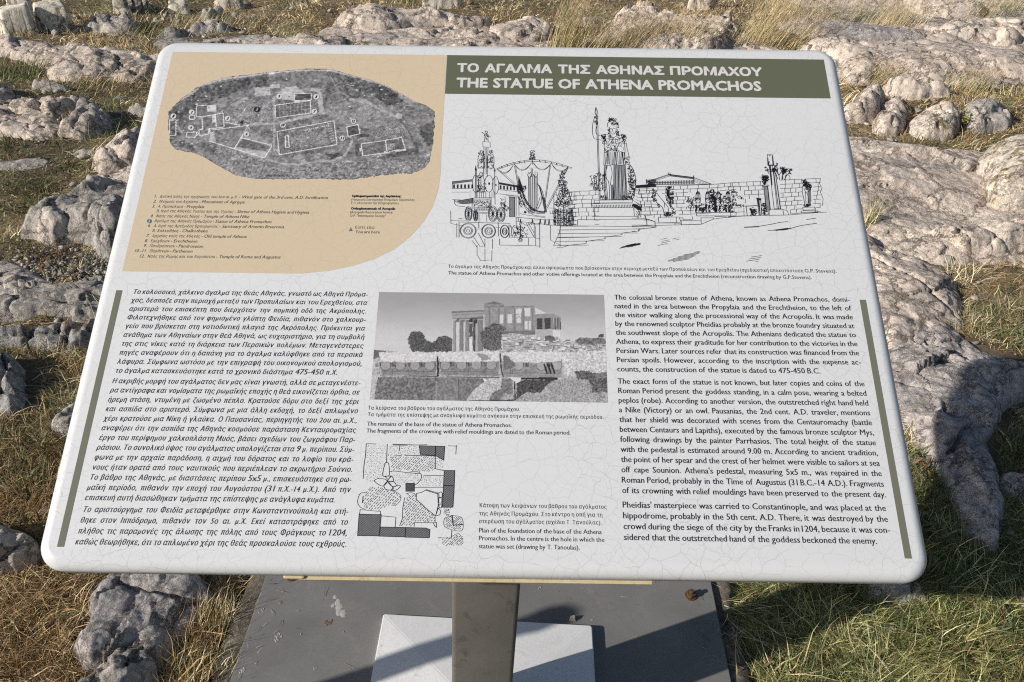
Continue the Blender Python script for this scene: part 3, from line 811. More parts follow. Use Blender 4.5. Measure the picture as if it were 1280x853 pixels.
def clumps(n, k, ylo, yhi, L0, W0):
    cx, cy = sample_ground(n, ylo, yhi)
    m = ~rock_mask(cx, cy, -0.01); cx, cy = cx[m], cy[m]; n = len(cx)
    gr = RNG.random(n) < greenness(cx, cy) * 1.1
    t0 = np.where(gr[:, None], pick(GREEN, n, 0.25), pick(STRAW, n, 0.25))
    sc = 0.6 + 0.9 * RNG.random(n)
    az0 = RNG.random(n) * 2 * pi; ln = 0.25 + 0.45 * RNG.random(n)
    R = lambda a: np.repeat(a, k, 0)
    far = np.hypot(cy, 1.4)
    sp = R(0.012 * sc * (0.5 + 0.5 * far))
    x = R(cx) + RNG.normal(0, 1, n * k) * sp; y = R(cy) + RNG.normal(0, 1, n * k) * sp
    m = ~rock_mask(x, y) & ~base_mask(x, y)
    f_ = lambda a: a[m]
    q = m.sum()
    t0 = t0 * np.where(((cx > 0.3) & (cy < 1.6))[:, None], np.array([0.78, 0.92, 0.72])[None], 1.0)  # near right clumps: greener, and shade painted into the tint
    t0 = t0 * np.where(((cx < -0.1) & (cy < 1.7))[:, None], np.array([0.84, 0.76, 0.70])[None], 1.0)  # lower left clumps: shade painted in as a darker brown tint
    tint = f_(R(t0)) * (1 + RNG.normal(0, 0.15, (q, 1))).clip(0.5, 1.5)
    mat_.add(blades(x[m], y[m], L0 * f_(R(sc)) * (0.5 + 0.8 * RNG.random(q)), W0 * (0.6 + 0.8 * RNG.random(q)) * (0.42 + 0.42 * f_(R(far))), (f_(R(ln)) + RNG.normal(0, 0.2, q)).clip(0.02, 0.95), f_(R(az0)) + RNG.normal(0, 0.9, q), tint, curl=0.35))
n_ = 80000
x_ = RNG.uniform(-7.5, 8.5, n_); y_ = np.where(RNG.random(n_) < 0.45, RNG.uniform(-2.5, 1.6, n_), RNG.uniform(-2.5, 14, n_))
m_ = ~base_mask(x_, y_) & ((np.abs(x_) > 0.40 + y_ * 0.68) | (y_ < 0.9) | (y_ > 9.0)) & (RNG.random(n_) < density(x_, y_) * 0.6 + 0.4)
x_, y_ = x_[m_], y_[m_]; n_ = len(x_)
m_ = ~rock_mask(x_, y_); x_, y_ = x_[m_], y_[m_]; n_ = len(x_)
mat_.add(blades(x_, y_, 0.10 * (0.5 + RNG.random(n_)), 0.0045 * (0.5 + RNG.random(n_)), 0.35 + 0.6 * RNG.random(n_), 2.4 * pi * vnoise(x_ * 1.7, y_ * 1.7, seed=81) + RNG.normal(0, 0.9, n_), np.where((RNG.random(n_) < greenness(x_, y_))[:, None], pick(GREEN, n_), pick(STRAW, n_)), curl=0.5, seg=2))
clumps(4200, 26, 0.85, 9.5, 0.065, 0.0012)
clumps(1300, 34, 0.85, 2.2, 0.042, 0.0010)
g_ = link('matted_grass', mat_.mesh('matted_grass', M_BLADE), kind='stuff')
tag(g_, 'flattened straw and short green grass matted over the ground between the rocks', 'grass')
# leafy ground herbs in small clumps
def herbs(nclump, ylo, yhi):
    P = Pile()
    cx, cy = sample_ground(nclump, ylo, yhi)
    m = ~rock_mask(cx, cy, -0.02) & (RNG.random(len(cx)) < greenness(cx, cy) + 0.15)
    cx, cy = cx[m], cy[m]
    k = 26
    x = np.repeat(cx, k) + RNG.normal(0, 0.03, len(cx) * k); y = np.repeat(cy, k) + RNG.normal(0, 0.03, len(cx) * k)
    m = ~rock_mask(x, y) & ~base_mask(x, y)
    x, y = x[m], y[m]; n = len(x)
    pal = np.array([[0.10, 0.125, 0.05], [0.15, 0.165, 0.075], [0.085, 0.10, 0.05], [0.20, 0.17, 0.08], [0.16, 0.085, 0.045]])
    P.add(blades(x, y, 0.016 + 0.03 * RNG.random(n), 0.004 + 0.004 * RNG.random(n), 0.15 + 0.7 * RNG.random(n), RNG.random(n) * 2 * pi, pick(pal, n, 0.25), z0=gh(x, y) + 0.02 * RNG.random(n), seg=2, curl=0.6))
    return P
hb = link('ground_herbs', herbs(1500, 0.9, 9.0).mesh('ground_herbs', M_BLADE), kind='stuff')
tag(hb, 'small leafy weeds, green and reddish brown, growing through the straw', 'weeds')

# gravel and pebbles
def pebbles(n, spec=None):
    import itertools
    base = np.array([[1,0,0],[-1,0,0],[0,1,0],[0,-1,0],[0,0,1],[0,0,-1]], float)
    tri = np.array([[0,2,4],[2,1,4],[1,3,4],[3,0,4],[2,0,5],[1,2,5],[3,1,5],[0,3,5]])
    # one subdivision
    vs = list(map(tuple, base)); ed = {}; out = []
    def mid(a, b):
        key = (min(a, b), max(a, b))
        if key not in ed:
            p = np.array(vs[a]) + np.array(vs[b]); p /= np.linalg.norm(p); vs.append(tuple(p)); ed[key] = len(vs) - 1
        return ed[key]
    for a, b, c in tri:
        ab, bc, ca = mid(a, b), mid(b, c), mid(c, a)
        out += [[a, ab, ca], [ab, b, bc], [ca, bc, c], [ab, bc, ca]]
    S = np.array(vs); T = np.array(out)
    x, y = sample_ground(n, 0.9, 8.5)
    m = ~rock_mask(x, y) & (RNG.random(len(x)) < sstep(-0.2, 0.5, fbm(x * 2.2, y * 2.2, seed=91)) + 0.05)
    x, y = x[m], y[m]
    gp = gpt(92, 337)
    k = 1500
    ex, ey = [], []
    for fp in ROCKPOLYS:
        for a_, b_ in zip(fp, np.roll(fp, -1, 0)):
            m_ = max(1, int(np.hypot(*(b_ - a_)) / 0.055)); t_ = RNG.random(m_)
            ex.append(a_[0] + (b_[0] - a_[0]) * t_ + RNG.normal(0, 0.03, m_)); ey.append(a_[1] + (b_[1] - a_[1]) * t_ + RNG.normal(0, 0.03, m_))
    x = np.concatenate([x] + ex); y = np.concatenate([y] + ey)
    x = np.concatenate([x, gp[0] + RNG.normal(0, 0.16, k)]); y = np.concatenate([y, gp[1] + RNG.normal(0, 0.075, k)])
    m = ~rock_mask(x, y) & ~base_mask(x, y); x, y = x[m], y[m]; n = len(x)
    r = (0.0028 + 0.009 * RNG.random(n) ** 5) * (0.5 + 0.35 * np.hypot(y, 1.4))
    r = np.where(np.hypot((x - gp[0]) / 0.5, (y - gp[1]) / 0.25) < 1, r * 0.62, r)
    sc = np.stack([r * (0.7 + 0.6 * RNG.random(n)), r * (0.7 + 0.6 * RNG.random(n)), r * (0.4 + 0.4 * RNG.random(n))], 1)
    V = S[None] * sc[:, None, :] * (1 + RNG.normal(0, 0.20, (n, len(S), 1)))
    a = RNG.random(n) * 2 * pi
    X = V[:, :, 0] * np.cos(a)[:, None] - V[:, :, 1] * np.sin(a)[:, None]; Y = V[:, :, 0] * np.sin(a)[:, None] + V[:, :, 1] * np.cos(a)[:, None]
    V = np.stack([X + x[:, None], Y + y[:, None], V[:, :, 2] + (gh(x, y) + 0.3 * r + 0.004)[:, None]], 2)
    T = (np.arange(n) * len(S))[:, None, None] + T[None]
    pal = np.array([[0.42, 0.39, 0.35], [0.33, 0.29, 0.26], [0.26, 0.25, 0.24], [0.48, 0.44, 0.38], [0.3, 0.22, 0.18]])
    C = np.repeat(pick(pal, n, 0.15)[:, None, :], len(S), 1)
    return V.reshape(-1, 3), T.reshape(-1, 3), C.reshape(-1, 3)
V_, T_, C_ = pebbles(5200)
pb = link('gravel', mesh_np('gravel', V_, T_, M_PEB, smooth=False, col=C_), kind='stuff')
tag(pb, 'loose limestone chips and pebbles strewn in the bare soil', 'gravel')

# tall dry grass, each tuft a plant of its own
def tuft(px, py, nb, hgt, spread, lean, az, label, greenf=0.1, heads=True, width=0.0026, group='tall tufts of dry grass'):
    c = gpt(px, py)
    x = c[0] + RNG.normal(0, spread, nb); y = c[1] + RNG.normal(0, spread * 0.6, nb)
    L = hgt * (0.55 + 0.6 * RNG.random(nb))
    gr = RNG.random(nb) < greenf
    tint = np.where(gr[:, None], pick(GREEN, nb), pick(STRAW[[0, 1, 2, 2, 5]], nb, 0.2))
    P = Pile()
    aa = az + RNG.normal(0, 0.5, nb)
    P.add(blades(x, y, L, width * (0.7 + 0.6 * RNG.random(nb)), (lean + RNG.normal(0, 0.09, nb)).clip(0, 0.9), aa, tint, curl=0.16, seg=5))
    if heads:
        # feathery seed heads near the tips
        m = nb // 3
        V = P.V[0].reshape(nb, 11, 3)
        tip = V[:m, 10]; sub = V[:m, 8]
        d = tip - sub
        for t_ in np.linspace(-0.3, 1.0, 9):
            p = sub + d * t_
            P.add(blades(p[:, 0], p[:, 1], np.full(m, 0.022), np.full(m, 0.0022), np.clip(lean + RNG.normal(0, 0.25, m), 0, 0.9), az + RNG.normal(0, 1.0, m), pick(np.array([[0.50, 0.40, 0.27], [0.42, 0.31, 0.2]]), m), z0=p[:, 2], seg=2, curl=0.2))
    me = P.mesh('grass_tuft', M_BLADE)
    o = link('grass_tuft', me)
    co = np.array([c[0], c[1], 0.0]); 
    me.transform(Matrix.Translation((-co[0], -co[1], 0)))
    o.location = (co[0], co[1], 0)
    tag(o, label, 'grass tuft', group)
    return o
tuft(706, 66, 480, 0.42, 0.07, 0.10, 0.3, 'tall green-gold tuft above the first words of the heading, with yellow flowers beside it', 0.45)
tuft(752, 66, 520, 0.33, 0.13, 0.32, 0.25, 'wind-combed brown tuft just above the sign, next right of the green-gold one', 0.12)
tuft(796, 62, 330, 0.30, 0.09, 0.34, 0.2, 'thin straw tuft in front of the humped outcrop', 0.1)
tuft(842, 66, 330, 0.38, 0.10, 0.30, 0.3, 'slanting straw tuft crossing the humped outcrop toward the upright rock', 0.12)
tuft(944, 62, 560, 0.42, 0.10, 0.26, 0.3, 'dense pale straw tuft above the last letters of the heading', 0.2)
tuft(990, 64, 360, 0.30, 0.08, 0.32, 0.3, 'shorter straw tuft right of the dense one, near the sign corner', 0.12)
tuft(970, 20, 300, 0.35, 0.12, 0.2, 0.3, 'tall pale tuft at the top edge behind the dense one', 0.15)
tuft(1010, 28, 200, 0.25, 0.12, 0.3, 0.3, 'tuft at the top in front of the long slanting outcrop', 0.4)
tuft(1078, 26, 320, 0.28, 0.18, 0.25, 0.3, 'wide greenish tuft behind the long grey outcrop at upper right', 0.55)
tuft(1122, 34, 220, 0.32, 0.09, 0.3, 0.3, 'straw tuft leaning over the dip between the right-hand outcrops', 0.1)
tuft(1222, 26, 300, 0.26, 0.16, 0.2, 0.3, 'green-brown tuft beside the smooth hump in the top right corner', 0.5)
tuft(1092, 108, 300, 0.17, 0.08, 0.42, 0.4, 'brown tuft growing behind the pale boulder next to the sign', 0.3)
tuft(1135, 96, 280, 0.15, 0.09, 0.38, 0.4, 'brown tuft at the foot of the broad smooth outcrop', 0.15)
tuft(1208, 116, 260, 0.16, 0.09, 0.32, 0.4, 'green-brown tuft above the greyish boulder at the right', 0.5)
tuft(1262, 20, 260, 0.25, 0.12, 0.25, 0.3, 'greenish tuft at the right end of the top edge', 0.6)
tuft(250, 30, 260, 0.15, 0.16, 0.4, 0.5, 'reddish dry tuft between the low block and the grey ridge', 0.25, heads=False)
tuft(185, 40, 240, 0.14, 0.12, 0.4, 0.5, 'dark green and straw tuft left of the low block', 0.6, heads=False)
tuft(45, 95, 420, 0.13, 0.14, 0.3, 0.4, 'dark shrubby tuft in the hollow under the broad pink ledge', 0.85, heads=False)
tuft(120, 104, 300, 0.11, 0.14, 0.5, 0.4, 'pale straw tuft lying below the broad pink ledge', 0.1, heads=False)
tuft(1082, 290, 90, 0.20, 0.02, 0.35, 0.9, 'thin green and straw stems rising beside the right edge of the sign', 0.55, heads=False)
tuft(1120, 455, 110, 0.10, 0.03, 0.45, -1.2, 'few dry stems in the joint above the fractured slab', 0.3, heads=False)
tuft(1105, 520, 160, 0.10, 0.04, 0.5, -1.0, 'green blades hugging the right edge of the sign below the slab', 0.6, heads=False)
tuft(905, 752, 160, 0.14, 0.02, 0.72, -0.5, 'long green-grey blades drooping over the right side of the steel plate', 0.65, heads=False, width=0.003)
tuft(925, 775, 140, 0.15, 0.03, 0.75, -1.3, 'second fan of blades over the right side of the concrete footing', 0.6, heads=False, width=0.003)
tuft(985, 840, 170, 0.15, 0.05, 0.7, 1.0, 'fan of pale green blades at the bottom edge right of the footing', 0.75, heads=False, width=0.0032)
tuft(1060, 825, 190, 0.13, 0.08, 0.74, 2.2, 'long matted blades at the bottom, lower right', 0.55, heads=False, width=0.003)
tuft(1170, 820, 200, 0.12, 0.10, 0.75, 0.4, 'matted green-brown blades near the lower right corner of the frame', 0.5, heads=False, width=0.003)
tuft(262, 770, 180, 0.08, 0.03, 0.25, 1.3, 'reddish dry stems standing against the left side of the footing', 0.05, heads=False)
tuft(70, 760, 260, 0.075, 0.10, 0.55, 0.5, 'dry stems at lower left between the boulder and the long grey rock', 0.3, heads=False)
tuft(240, 835, 240, 0.07, 0.05, 0.4, 1.2, 'dark tangled stems at the bottom, left of the footing', 0.3, heads=False)

# yellow-flowered weeds
M_YEL = flat('yellow_petals', (0.62, 0.50, 0.03), 0.6)
M_STEM = flat('weed_stem', (0.16, 0.19, 0.07), 0.6)
def flower_weed(px, py, h, nst, label, seed):
    rg = np.random.default_rng(seed)
    c = gpt(px, py)
    t = empty('flowering_weed', (c[0], c[1], float(gh(c[0], c[1]))), label, 'weed', 'yellow-flowered weeds')
    V = []; Fs = []; FV = []; FF = []
    def tube(a, b, r):
        n0 = len(V); d = (b - a) / np.linalg.norm(b - a)
        u_ = np.cross(d, [0.3, 0.9, 0.1]); u_ /= np.linalg.norm(u_); v_ = np.cross(d, u_)
        for p in (a, b):
            for k in range(4):
                V.append(p + r * (cos(k * pi / 2) * u_ + sin(k * pi / 2) * v_))
        for k in range(4):
            Fs.append((n0 + k, n0 + (k + 1) % 4, n0 + 4 + (k + 1) % 4, n0 + 4 + k))
    for s_ in range(nst):
        p = np.array([rg.normal(0, 0.015), rg.normal(0, 0.01), 0.0]); d = np.array([rg.normal(0, 0.22), rg.normal(0, 0.15), 1.0])
        nseg = 6
        for k in range(nseg):
            q = p + d / np.linalg.norm(d) * h * rg.uniform(0.8, 1.1) / nseg
            tube(p, q, 0.0022 * (1 - 0.1 * k)); p = q; d = d + rg.normal(0, 0.16, 3)
            # leaves
            for _ in range(3):
                a = rg.uniform(0, 2 * pi); l = rg.uniform(0.012, 0.028)
                e = p + np.array([cos(a) * l, sin(a) * l, l * 0.5]); w_ = np.array([-sin(a), cos(a), 0]) * l * 0.22
                n0 = len(V); V.extend([p, (p + e) / 2 + w_, e, (p + e) / 2 - w_]); Fs.append((n0, n0 + 1, n0 + 2, n0 + 3))
            if k >= 3:
                for _ in range(2):
                    cpt = p + rg.normal(0, 0.010, 3); r = rg.uniform(0.006, 0.010)
                    for m in range(5):
                        a = m * 2 * pi / 5 + rg.uniform(0, 1)
                        e = cpt + np.array([cos(a) * r, sin(a) * r, r * 0.3]); w_ = np.array([-sin(a), cos(a), 0]) * r * 0.4
                        n0 = len(FV); FV.extend([cpt, (cpt + e) / 2 + w_, e, (cpt + e) / 2 - w_]); FF.append((n0, n0 + 1, n0 + 2, n0 + 3))
    link('stems_and_leaves', mesh_np('stems_and_leaves', V, Fs, M_STEM, smooth=False), t)
    link('flowers', mesh_np('flowers', FV, FF, M_YEL, smooth=False), t, 'stuff')
    return t
flower_weed(712, 58, 0.34, 2, 'thin weed with yellow flowers in the tall green-gold tuft at top', 1)
flower_weed(732, 56, 0.30, 2, 'taller weed with yellow flowers just right of the green-gold tuft', 2)
flower_weed(752, 56, 0.26, 1, 'single yellow-flowered stem above the brown tuft over the heading', 3)
flower_weed(1250, 148, 0.20, 4, 'bushy weed with yellow flowers between the greyish boulder and the big lichen boulder', 4)
flower_weed(1204, 165, 0.10, 4, 'low leafy weed with few yellow flowers between the two right-hand boulders of the cluster', 5)

# unseen slim post added left of frame as guessed source of the cover's shadow
def lathe(name, prof, mat, parent, n=20):
    V = [(r * cos(2 * pi * k / n), r * sin(2 * pi * k / n), z) for r, z in prof for k in range(n)]
    Fs = [(i * n + k, i * n + (k + 1) % n, (i + 1) * n + (k + 1) % n, (i + 1) * n + k) for i in range(len(prof) - 1) for k in range(n)]
    return link(name, mesh_np(name, V, Fs, mat), parent)
bp = empty('added_shadow_post', (-1.45, 0.435, float(gh(-1.45, 0.435))), 'slim grey post added out of view, left of the sign, to shadow the white cover', 'shadow-casting post')
lathe('pole', [(0.028, 0.02), (0.028, 0.80)], M_PLATE, bp)
lathe('cap', [(0.031, 0.80), (0.033, 0.815), (0.026, 0.835), (0.012, 0.845), (0.001, 0.847)], M_PLATE, bp)
lathe('foot_disc', [(0.13, 0.0), (0.13, 0.012), (0.10, 0.020), (0.034, 0.026), (0.028, 0.06)], M_PLATE, bp)
# ================================================================== concrete footing
def rough_slab(name, x0, x1, y0, y1, z0, z1, mat, seed):
    nx, ny = 90, 60
    X, Y = np.meshgrid(np.linspace(0, 1, nx), np.linspace(0, 1, ny))
    xx = x0 + (x1 - x0) * X; yy = y0 + (y1 - y0) * Y
    e = np.minimum(np.minimum(X * (x1 - x0), (1 - X) * (x1 - x0)), np.minimum(Y * (y1 - y0), (1 - Y) * (y1 - y0)))
    xx = xx + np.where(X < .5, -1, 1) * (e < 0.02) * (0.009 * fbm(yy * 11, xx * 3, seed=seed) + 0.006 * fbm(yy * 40, xx, seed=seed + 2))
    zz = z1 + 0.003 * fbm(xx * 30, yy * 30, seed=seed + 5) - 0.014 * np.clip(1 - e / 0.022, 0, 1) ** 2
    V = np.stack([xx.ravel(), yy.ravel(), zz.ravel()], 1)
    q = grid_faces(nx, ny)
    ring = [j for j in range(nx)] + [nx - 1 + nx * i for i in range(1, ny)] + [nx * ny - 1 - j for j in range(1, nx)] + [nx * (ny - 1 - i) for i in range(1, ny - 1)]
    n0 = len(V); rows = 5
    ext = []
    for k in range(1, rows):
        z_ = z1 - 0.014 + (z0 - z1) * k / (rows - 1)
        for idx in ring:
            p = V[idx].copy(); nrm = np.array([p[0] - (x0 + x1) / 2, p[1] - (y0 + y1) / 2])
            p[0] += 0.006 * sin(37 * p[1] + k * 3.1) * (1 if abs(nrm[0]) > .3 else 0) + 0.004 * k / rows * np.sign(nrm[0]); p[2] = z_
            ext.append(p)
    V = np.vstack([V, ext]); m = len(ring); f2 = []
    for k in range(rows - 1):
        up = ring if k == 0 else [n0 + (k - 1) * m + i for i in range(m)]
        dn = [n0 + k * m + i for i in range(m)]
        for i in range(m):
            f2.append([up[i], dn[i], dn[(i + 1) % m], up[(i + 1) % m]])
    return mesh_np(name, V, np.vstack([q, np.array(f2)]), mat)
cx_, cy_ = -0.015, 0.86
foot = link('concrete_footing', rough_slab('concrete_footing', -0.603, 0.572, 0.44, 1.30, -0.12, -0.010, M_R_CONC, 5))
tag(foot, 'rough brown concrete footing showing along both sides of the grey steel plate', 'concrete footing')

# ================================================================== the sign
sign = empty('information_sign', (-0.02, 0.86, 0.0), 'white enamel information sign about a statue, tilted on a steel post over a grey plate', 'information sign')
def cube_bm(name, mat, M, dims, bev=0.002, parent=sign, segs=2):
    import bmesh
    bm = bmesh.new()
    bmesh.ops.create_cube(bm, size=1.0)
    for v in bm.verts:
        v.co = Vector((v.co.x * dims[0], v.co.y * dims[1], v.co.z * dims[2]))
    if bev:
        bmesh.ops.bevel(bm, geom=list(bm.edges), offset=bev, segments=segs, affect='EDGES', profile=0.6)
    me = bpy.data.meshes.new(name); bm.to_mesh(me); bm.free()
    me.materials.append(mat)
    o = bpy.data.objects.new(name, me); COL.objects.link(o)
    place(o, M, parent)
    return o
def T(x, y, z): return Matrix.Translation((x, y, z))
plate = cube_bm('ground_plate', M_PLATE, T(-0.019, 0.865, -0.005), (1.072, 0.81, 0.010), 0.0015)
# post: rolled square tube, ends under the mounting plate
def tube_post():
    import bmesh
    bm = bmesh.new()
    w, r, n = 0.055, 0.008, 4
    ring = []
    for cx0, cy0, a0 in ((1, 1, 0), (-1, 1, 90), (-1, -1, 180), (1, -1, 270)):
        for k in range(n + 1):
            a = radians(a0 + 90 * k / n)
            ring.append((cx0 * (w - r) + r * cos(a), cy0 * (w - r) + r * sin(a)))
    lo = [bm.verts.new((x, y, 0.004)) for x, y in ring]
    hi = []
    for x, y in ring:
        P = Vector((x - 0.02, y + 0.86, 0))
        # height of the panel's underside above this point
        Mi = BOARD
        o_ = Mi.translation; nn = Vector((Mi[0][2], Mi[1][2], Mi[2][2]))
        off = -0.046
        z = o_.z + (nn.x * (o_.x - P.x) + nn.y * (o_.y - P.y) + off) / nn.z
        hi.append(bm.verts.new((x, y, z)))
    m = len(ring)
    for i in range(m):
        bm.faces.new((lo[i], lo[(i + 1) % m], hi[(i + 1) % m], hi[i]))
    bm.faces.new(hi)
    for f in bm.faces: f.smooth = len(f.verts) == 4
    me = bpy.data.meshes.new('post'); bm.to_mesh(me); bm.free(); me.materials.append(M_POST)
    return me
post = link('post', tube_post(), sign)
# low hipped cover round the foot of the post
def hipped():
    a, b = 0.238, 0.052
    zl, z1, z2 = 0.001, 0.017, 0.031
    import bmesh
    bm = bmesh.new()
    def ring(r, z): return [bm.verts.new((sx * r, sy * r, z)) for sx, sy in ((-1, -1), (1, -1), (1, 1), (-1, 1))]
    R0, R1, R3 = ring(a, zl), ring(a, z1), ring(b, z2)
    for A, Bq in ((R0, R1), (R1, R3)):
        for i in range(4):
            bm.faces.new((A[i], A[(i + 1) % 4], Bq[(i + 1) % 4], Bq[i]))
    bmesh.ops.bevel(bm, geom=[e for e in bm.edges if len(e.link_faces) == 2], offset=0.0025, segments=2, affect='EDGES')
    me = bpy.data.meshes.new('post_foot_cover'); bm.to_mesh(me); bm.free(); me.materials.append(M_WHITEMETAL)
    return me
cover = link('post_foot_cover', hipped(), sign)
cover.location = (0, 0, 0)
def bolt_mesh():
    V = []; Fs = []
    def prism(r, z0, z1, n, rot=0, taper=1.0):
        n0 = len(V)
        for z, rr in ((z0, r), (z1, r * taper)):
            for k in range(n):
                a = 2 * pi * k / n + rot
                V.append((rr * cos(a), rr * sin(a), z))
        V.append((0, 0, z1))
        for k in range(n):
            Fs.append((n0 + k, n0 + (k + 1) % n, n0 + n + (k + 1) % n, n0 + n + k))
            Fs.append((n0 + n + k, n0 + n + (k + 1) % n, n0 + 2 * n))
    prism(0.0145, 0.0, 0.003, 20, 0, 0.96)
    prism(0.0115, 0.003, 0.013, 6, 0.4, 0.95)
    prism(0.0060, 0.013, 0.021, 12, 0, 0.9)
    return mesh_np('bolt', V, Fs, M_RUST, smooth=False)
bme = bolt_mesh()
for bx, by in ((-0.493, 1.197), (0.461, 1.205), (-0.493, 0.54), (0.461, 0.54)):
    o = link('bolt', bme, plate)
    o.matrix_basis = Matrix.Translation((bx + 0.019, by - 0.865, 0.005))
# bird dropping, lime splashes on the plate
def splat(cx, cy, r, seed, mat, name, parent, z=0.0):
    rg = np.random.default_rng(seed)
    V = []; Fs = []
    for k in range(9):
        x, y = rg.normal(0, r * 0.45, 2); rr = r * rg.uniform(0.15, 0.5); n = 14; n0 = len(V)
        V.append((x, y, 0.0014))
        for j in range(n):
            a = 2 * pi * j / n; q = rr * rg.uniform(0.55, 1.25)
            V.append((x + q * cos(a) * 0.8, y + q * sin(a), 0.0002))
        for j in range(n): Fs.append((n0, n0 + 1 + j, n0 + 1 + (j + 1) % n))
    o = link(name, mesh_np(name, V, Fs, mat), parent)
    o.matrix_basis = Matrix.Translation((cx + 0.019, cy - 0.865, 0.005 + z))
M_LIME = flat('dried_lime', (0.42, 0.41, 0.38), 0.9)
M_BROWN = flat('dried_mud', (0.16, 0.11, 0.07), 0.9)
p = gpt(419, 752); splat(p[0], p[1], 0.026, 3, M_LIME, 'bird_dropping', plate)
p = gpt(411, 779); splat(p[0], p[1], 0.010, 6, M_BROWN, 'dried_spot', plate)
for i, (q, r_) in enumerate([((328, 763), .006), ((376, 793), .003), ((395, 836), .004), ((348, 795), .007), ((303, 838), .007), ((320, 829), .005), ((675, 735), .004), ((740, 775), .003), ((697, 740), .002), ((430, 790), .002), ((345, 800), .006)]):
    p = gpt(*q); splat(p[0], p[1], r_, 20 + i, M_LIME, 'lime_splash', plate)
p = gpt(716, 771, 0.01)
stone_v = []; rg = np.random.default_rng(4)
chip = link('stone_chip', mesh_np('stone_chip', np.array([[-8,-6,0],[8,-5,0],[7,6,0],[-6,7,0],[-5,-3,11],[4,-4,9],[5,3,12],[-3,4,8]], float) * 0.001, [(0,1,5,4),(1,2,6,5),(2,3,7,6),(3,0,4,7),(4,5,6,7),(3,2,1,0)], M_R_GREY, smooth=False))
chip.location = (p[0], p[1], 0.0)
tag(chip, 'tiny grey stone chip lying on the steel plate right of the post', 'stone chip')

# straw bits, grit and drifted soil on the plate
rg = np.random.default_rng(77)
gv = Pile()
k_ = 150
bx_ = rg.uniform(-0.54, 0.50, k_); by_ = rg.uniform(0.5, 1.26, k_)
edge_ = rg.random(k_) < 0.6
bx_ = np.where(edge_, np.where(rg.random(k_) < 0.5, -0.545 + np.abs(rg.normal(0, 0.03, k_)), 0.51 - np.abs(rg.normal(0, 0.035, k_))), bx_)
m_ = (np.abs(bx_ + 0.02) > 0.25) | (np.abs(by_ - 0.86) > 0.25)
bx_, by_ = bx_[m_], by_[m_]; k_ = len(bx_)
gv.add(blades(bx_, by_, 0.008 + 0.03 * rg.random(k_) ** 2, np.full(k_, 0.0014), np.full(k_, 0.98), rg.random(k_) * 6.28, pick(np.array([[0.12, 0.09, 0.06], [0.35, 0.27, 0.15], [0.42, 0.40, 0.37]]), k_), z0=np.full(k_, 0.0015), seg=2, curl=0.05))
dbr = link('litter', gv.mesh('litter', M_BLADE), kind='stuff')
tag(dbr, 'bits of straw and grit lying on the grey steel plate', 'litter')
# mounting plate under the panel with its cream painted front strip
def board_box(name, a0, a1, b0, b1, d0, d1, mat, bev=0.001):
    """box in panel coordinates: a right, b down, d depth behind the face"""
    M = BOARD @ Matrix.Translation(((a0 + a1) / 2, -(b0 + b1) / 2, -(d0 + d1) / 2))
    return cube_bm(name, mat, M, (a1 - a0, b1 - b0, d1 - d0), bev)
board_box('mounting_plate', 0.275, 0.715, 0.02, 0.7690, 0.034, 0.046, M_GALV)
board_box('cream_edge_strip', 0.277, 0.700, 0.7694, 0.7752, 0.0345, 0.0425, M_CREAM)
board_box('sealant_lump', 0.258, 0.284, 0.7660, 0.7748, 0.0310, 0.0395, M_CREAM, 0.003)

# enamel panel: rounded rectangle with rolled edges
def panel_mesh():
    x0, x1, y0, y1 = -0.0275, 1.0225, -0.772, 0.0265
    R, r, dep = 0.032, 0.016, 0.028
    def outline(inset, n=10):
        out = []
        rr = R - inset
        for cxx, cyy, a0 in ((x1 - R, y1 - R, 0), (x0 + R, y1 - R, 90), (x0 + R, y0 + R, 180), (x1 - R, y0 + R, 270)):
            for k in range(n + 1):
                a = radians(a0 + 90 * k / n)
                out.append((cxx + rr * cos(a), cyy + rr * sin(a)))
        return out
    V = []; Fs = []; rings = []
    prof = [(0.004, -dep), (0.0, -dep + 0.003)] + [(r - r * cos(radians(t)), -r * 0.9 + r * 0.9 * sin(radians(t))) for t in np.linspace(0, 90, 12)]
    for ins, z in prof:
        ring = []
        for x, y in outline(ins):
            ring.append(len(V)); V.append((x, y, z))
        rings.append(ring)
    m = len(rings[0])
    for A, Bq in zip(rings, rings[1:]):
        for i in range(m):
            Fs.append((A[i], A[(i + 1) % m], Bq[(i + 1) % m], Bq[i]))
    Fs.append(tuple(rings[-1])); Fs.append(tuple(rings[0][::-1]))
    me = mesh_np('enamel_panel', V, Fs, M_ENAMEL)
    return me
pan = link('enamel_panel', panel_mesh())
place(pan, BOARD, sign)
def overlay(name, me):
    o = bpy.data.objects.new(name, me); COL.objects.link(o); o.parent = pan
    return o
def face_poly(name, pts, z, mat):
    V = [(a, -b, z) for a, b in pts]
    me = mesh_np(name, V, [tuple(range(len(V)))], mat, smooth=False)
    if me.polygons[0].normal.z < 0: me.flip_normals()
    return overlay(name, me)
Z1, Z2, Z3, Z4 = 0.00012, 0.00024, 0.00036, 0.00048
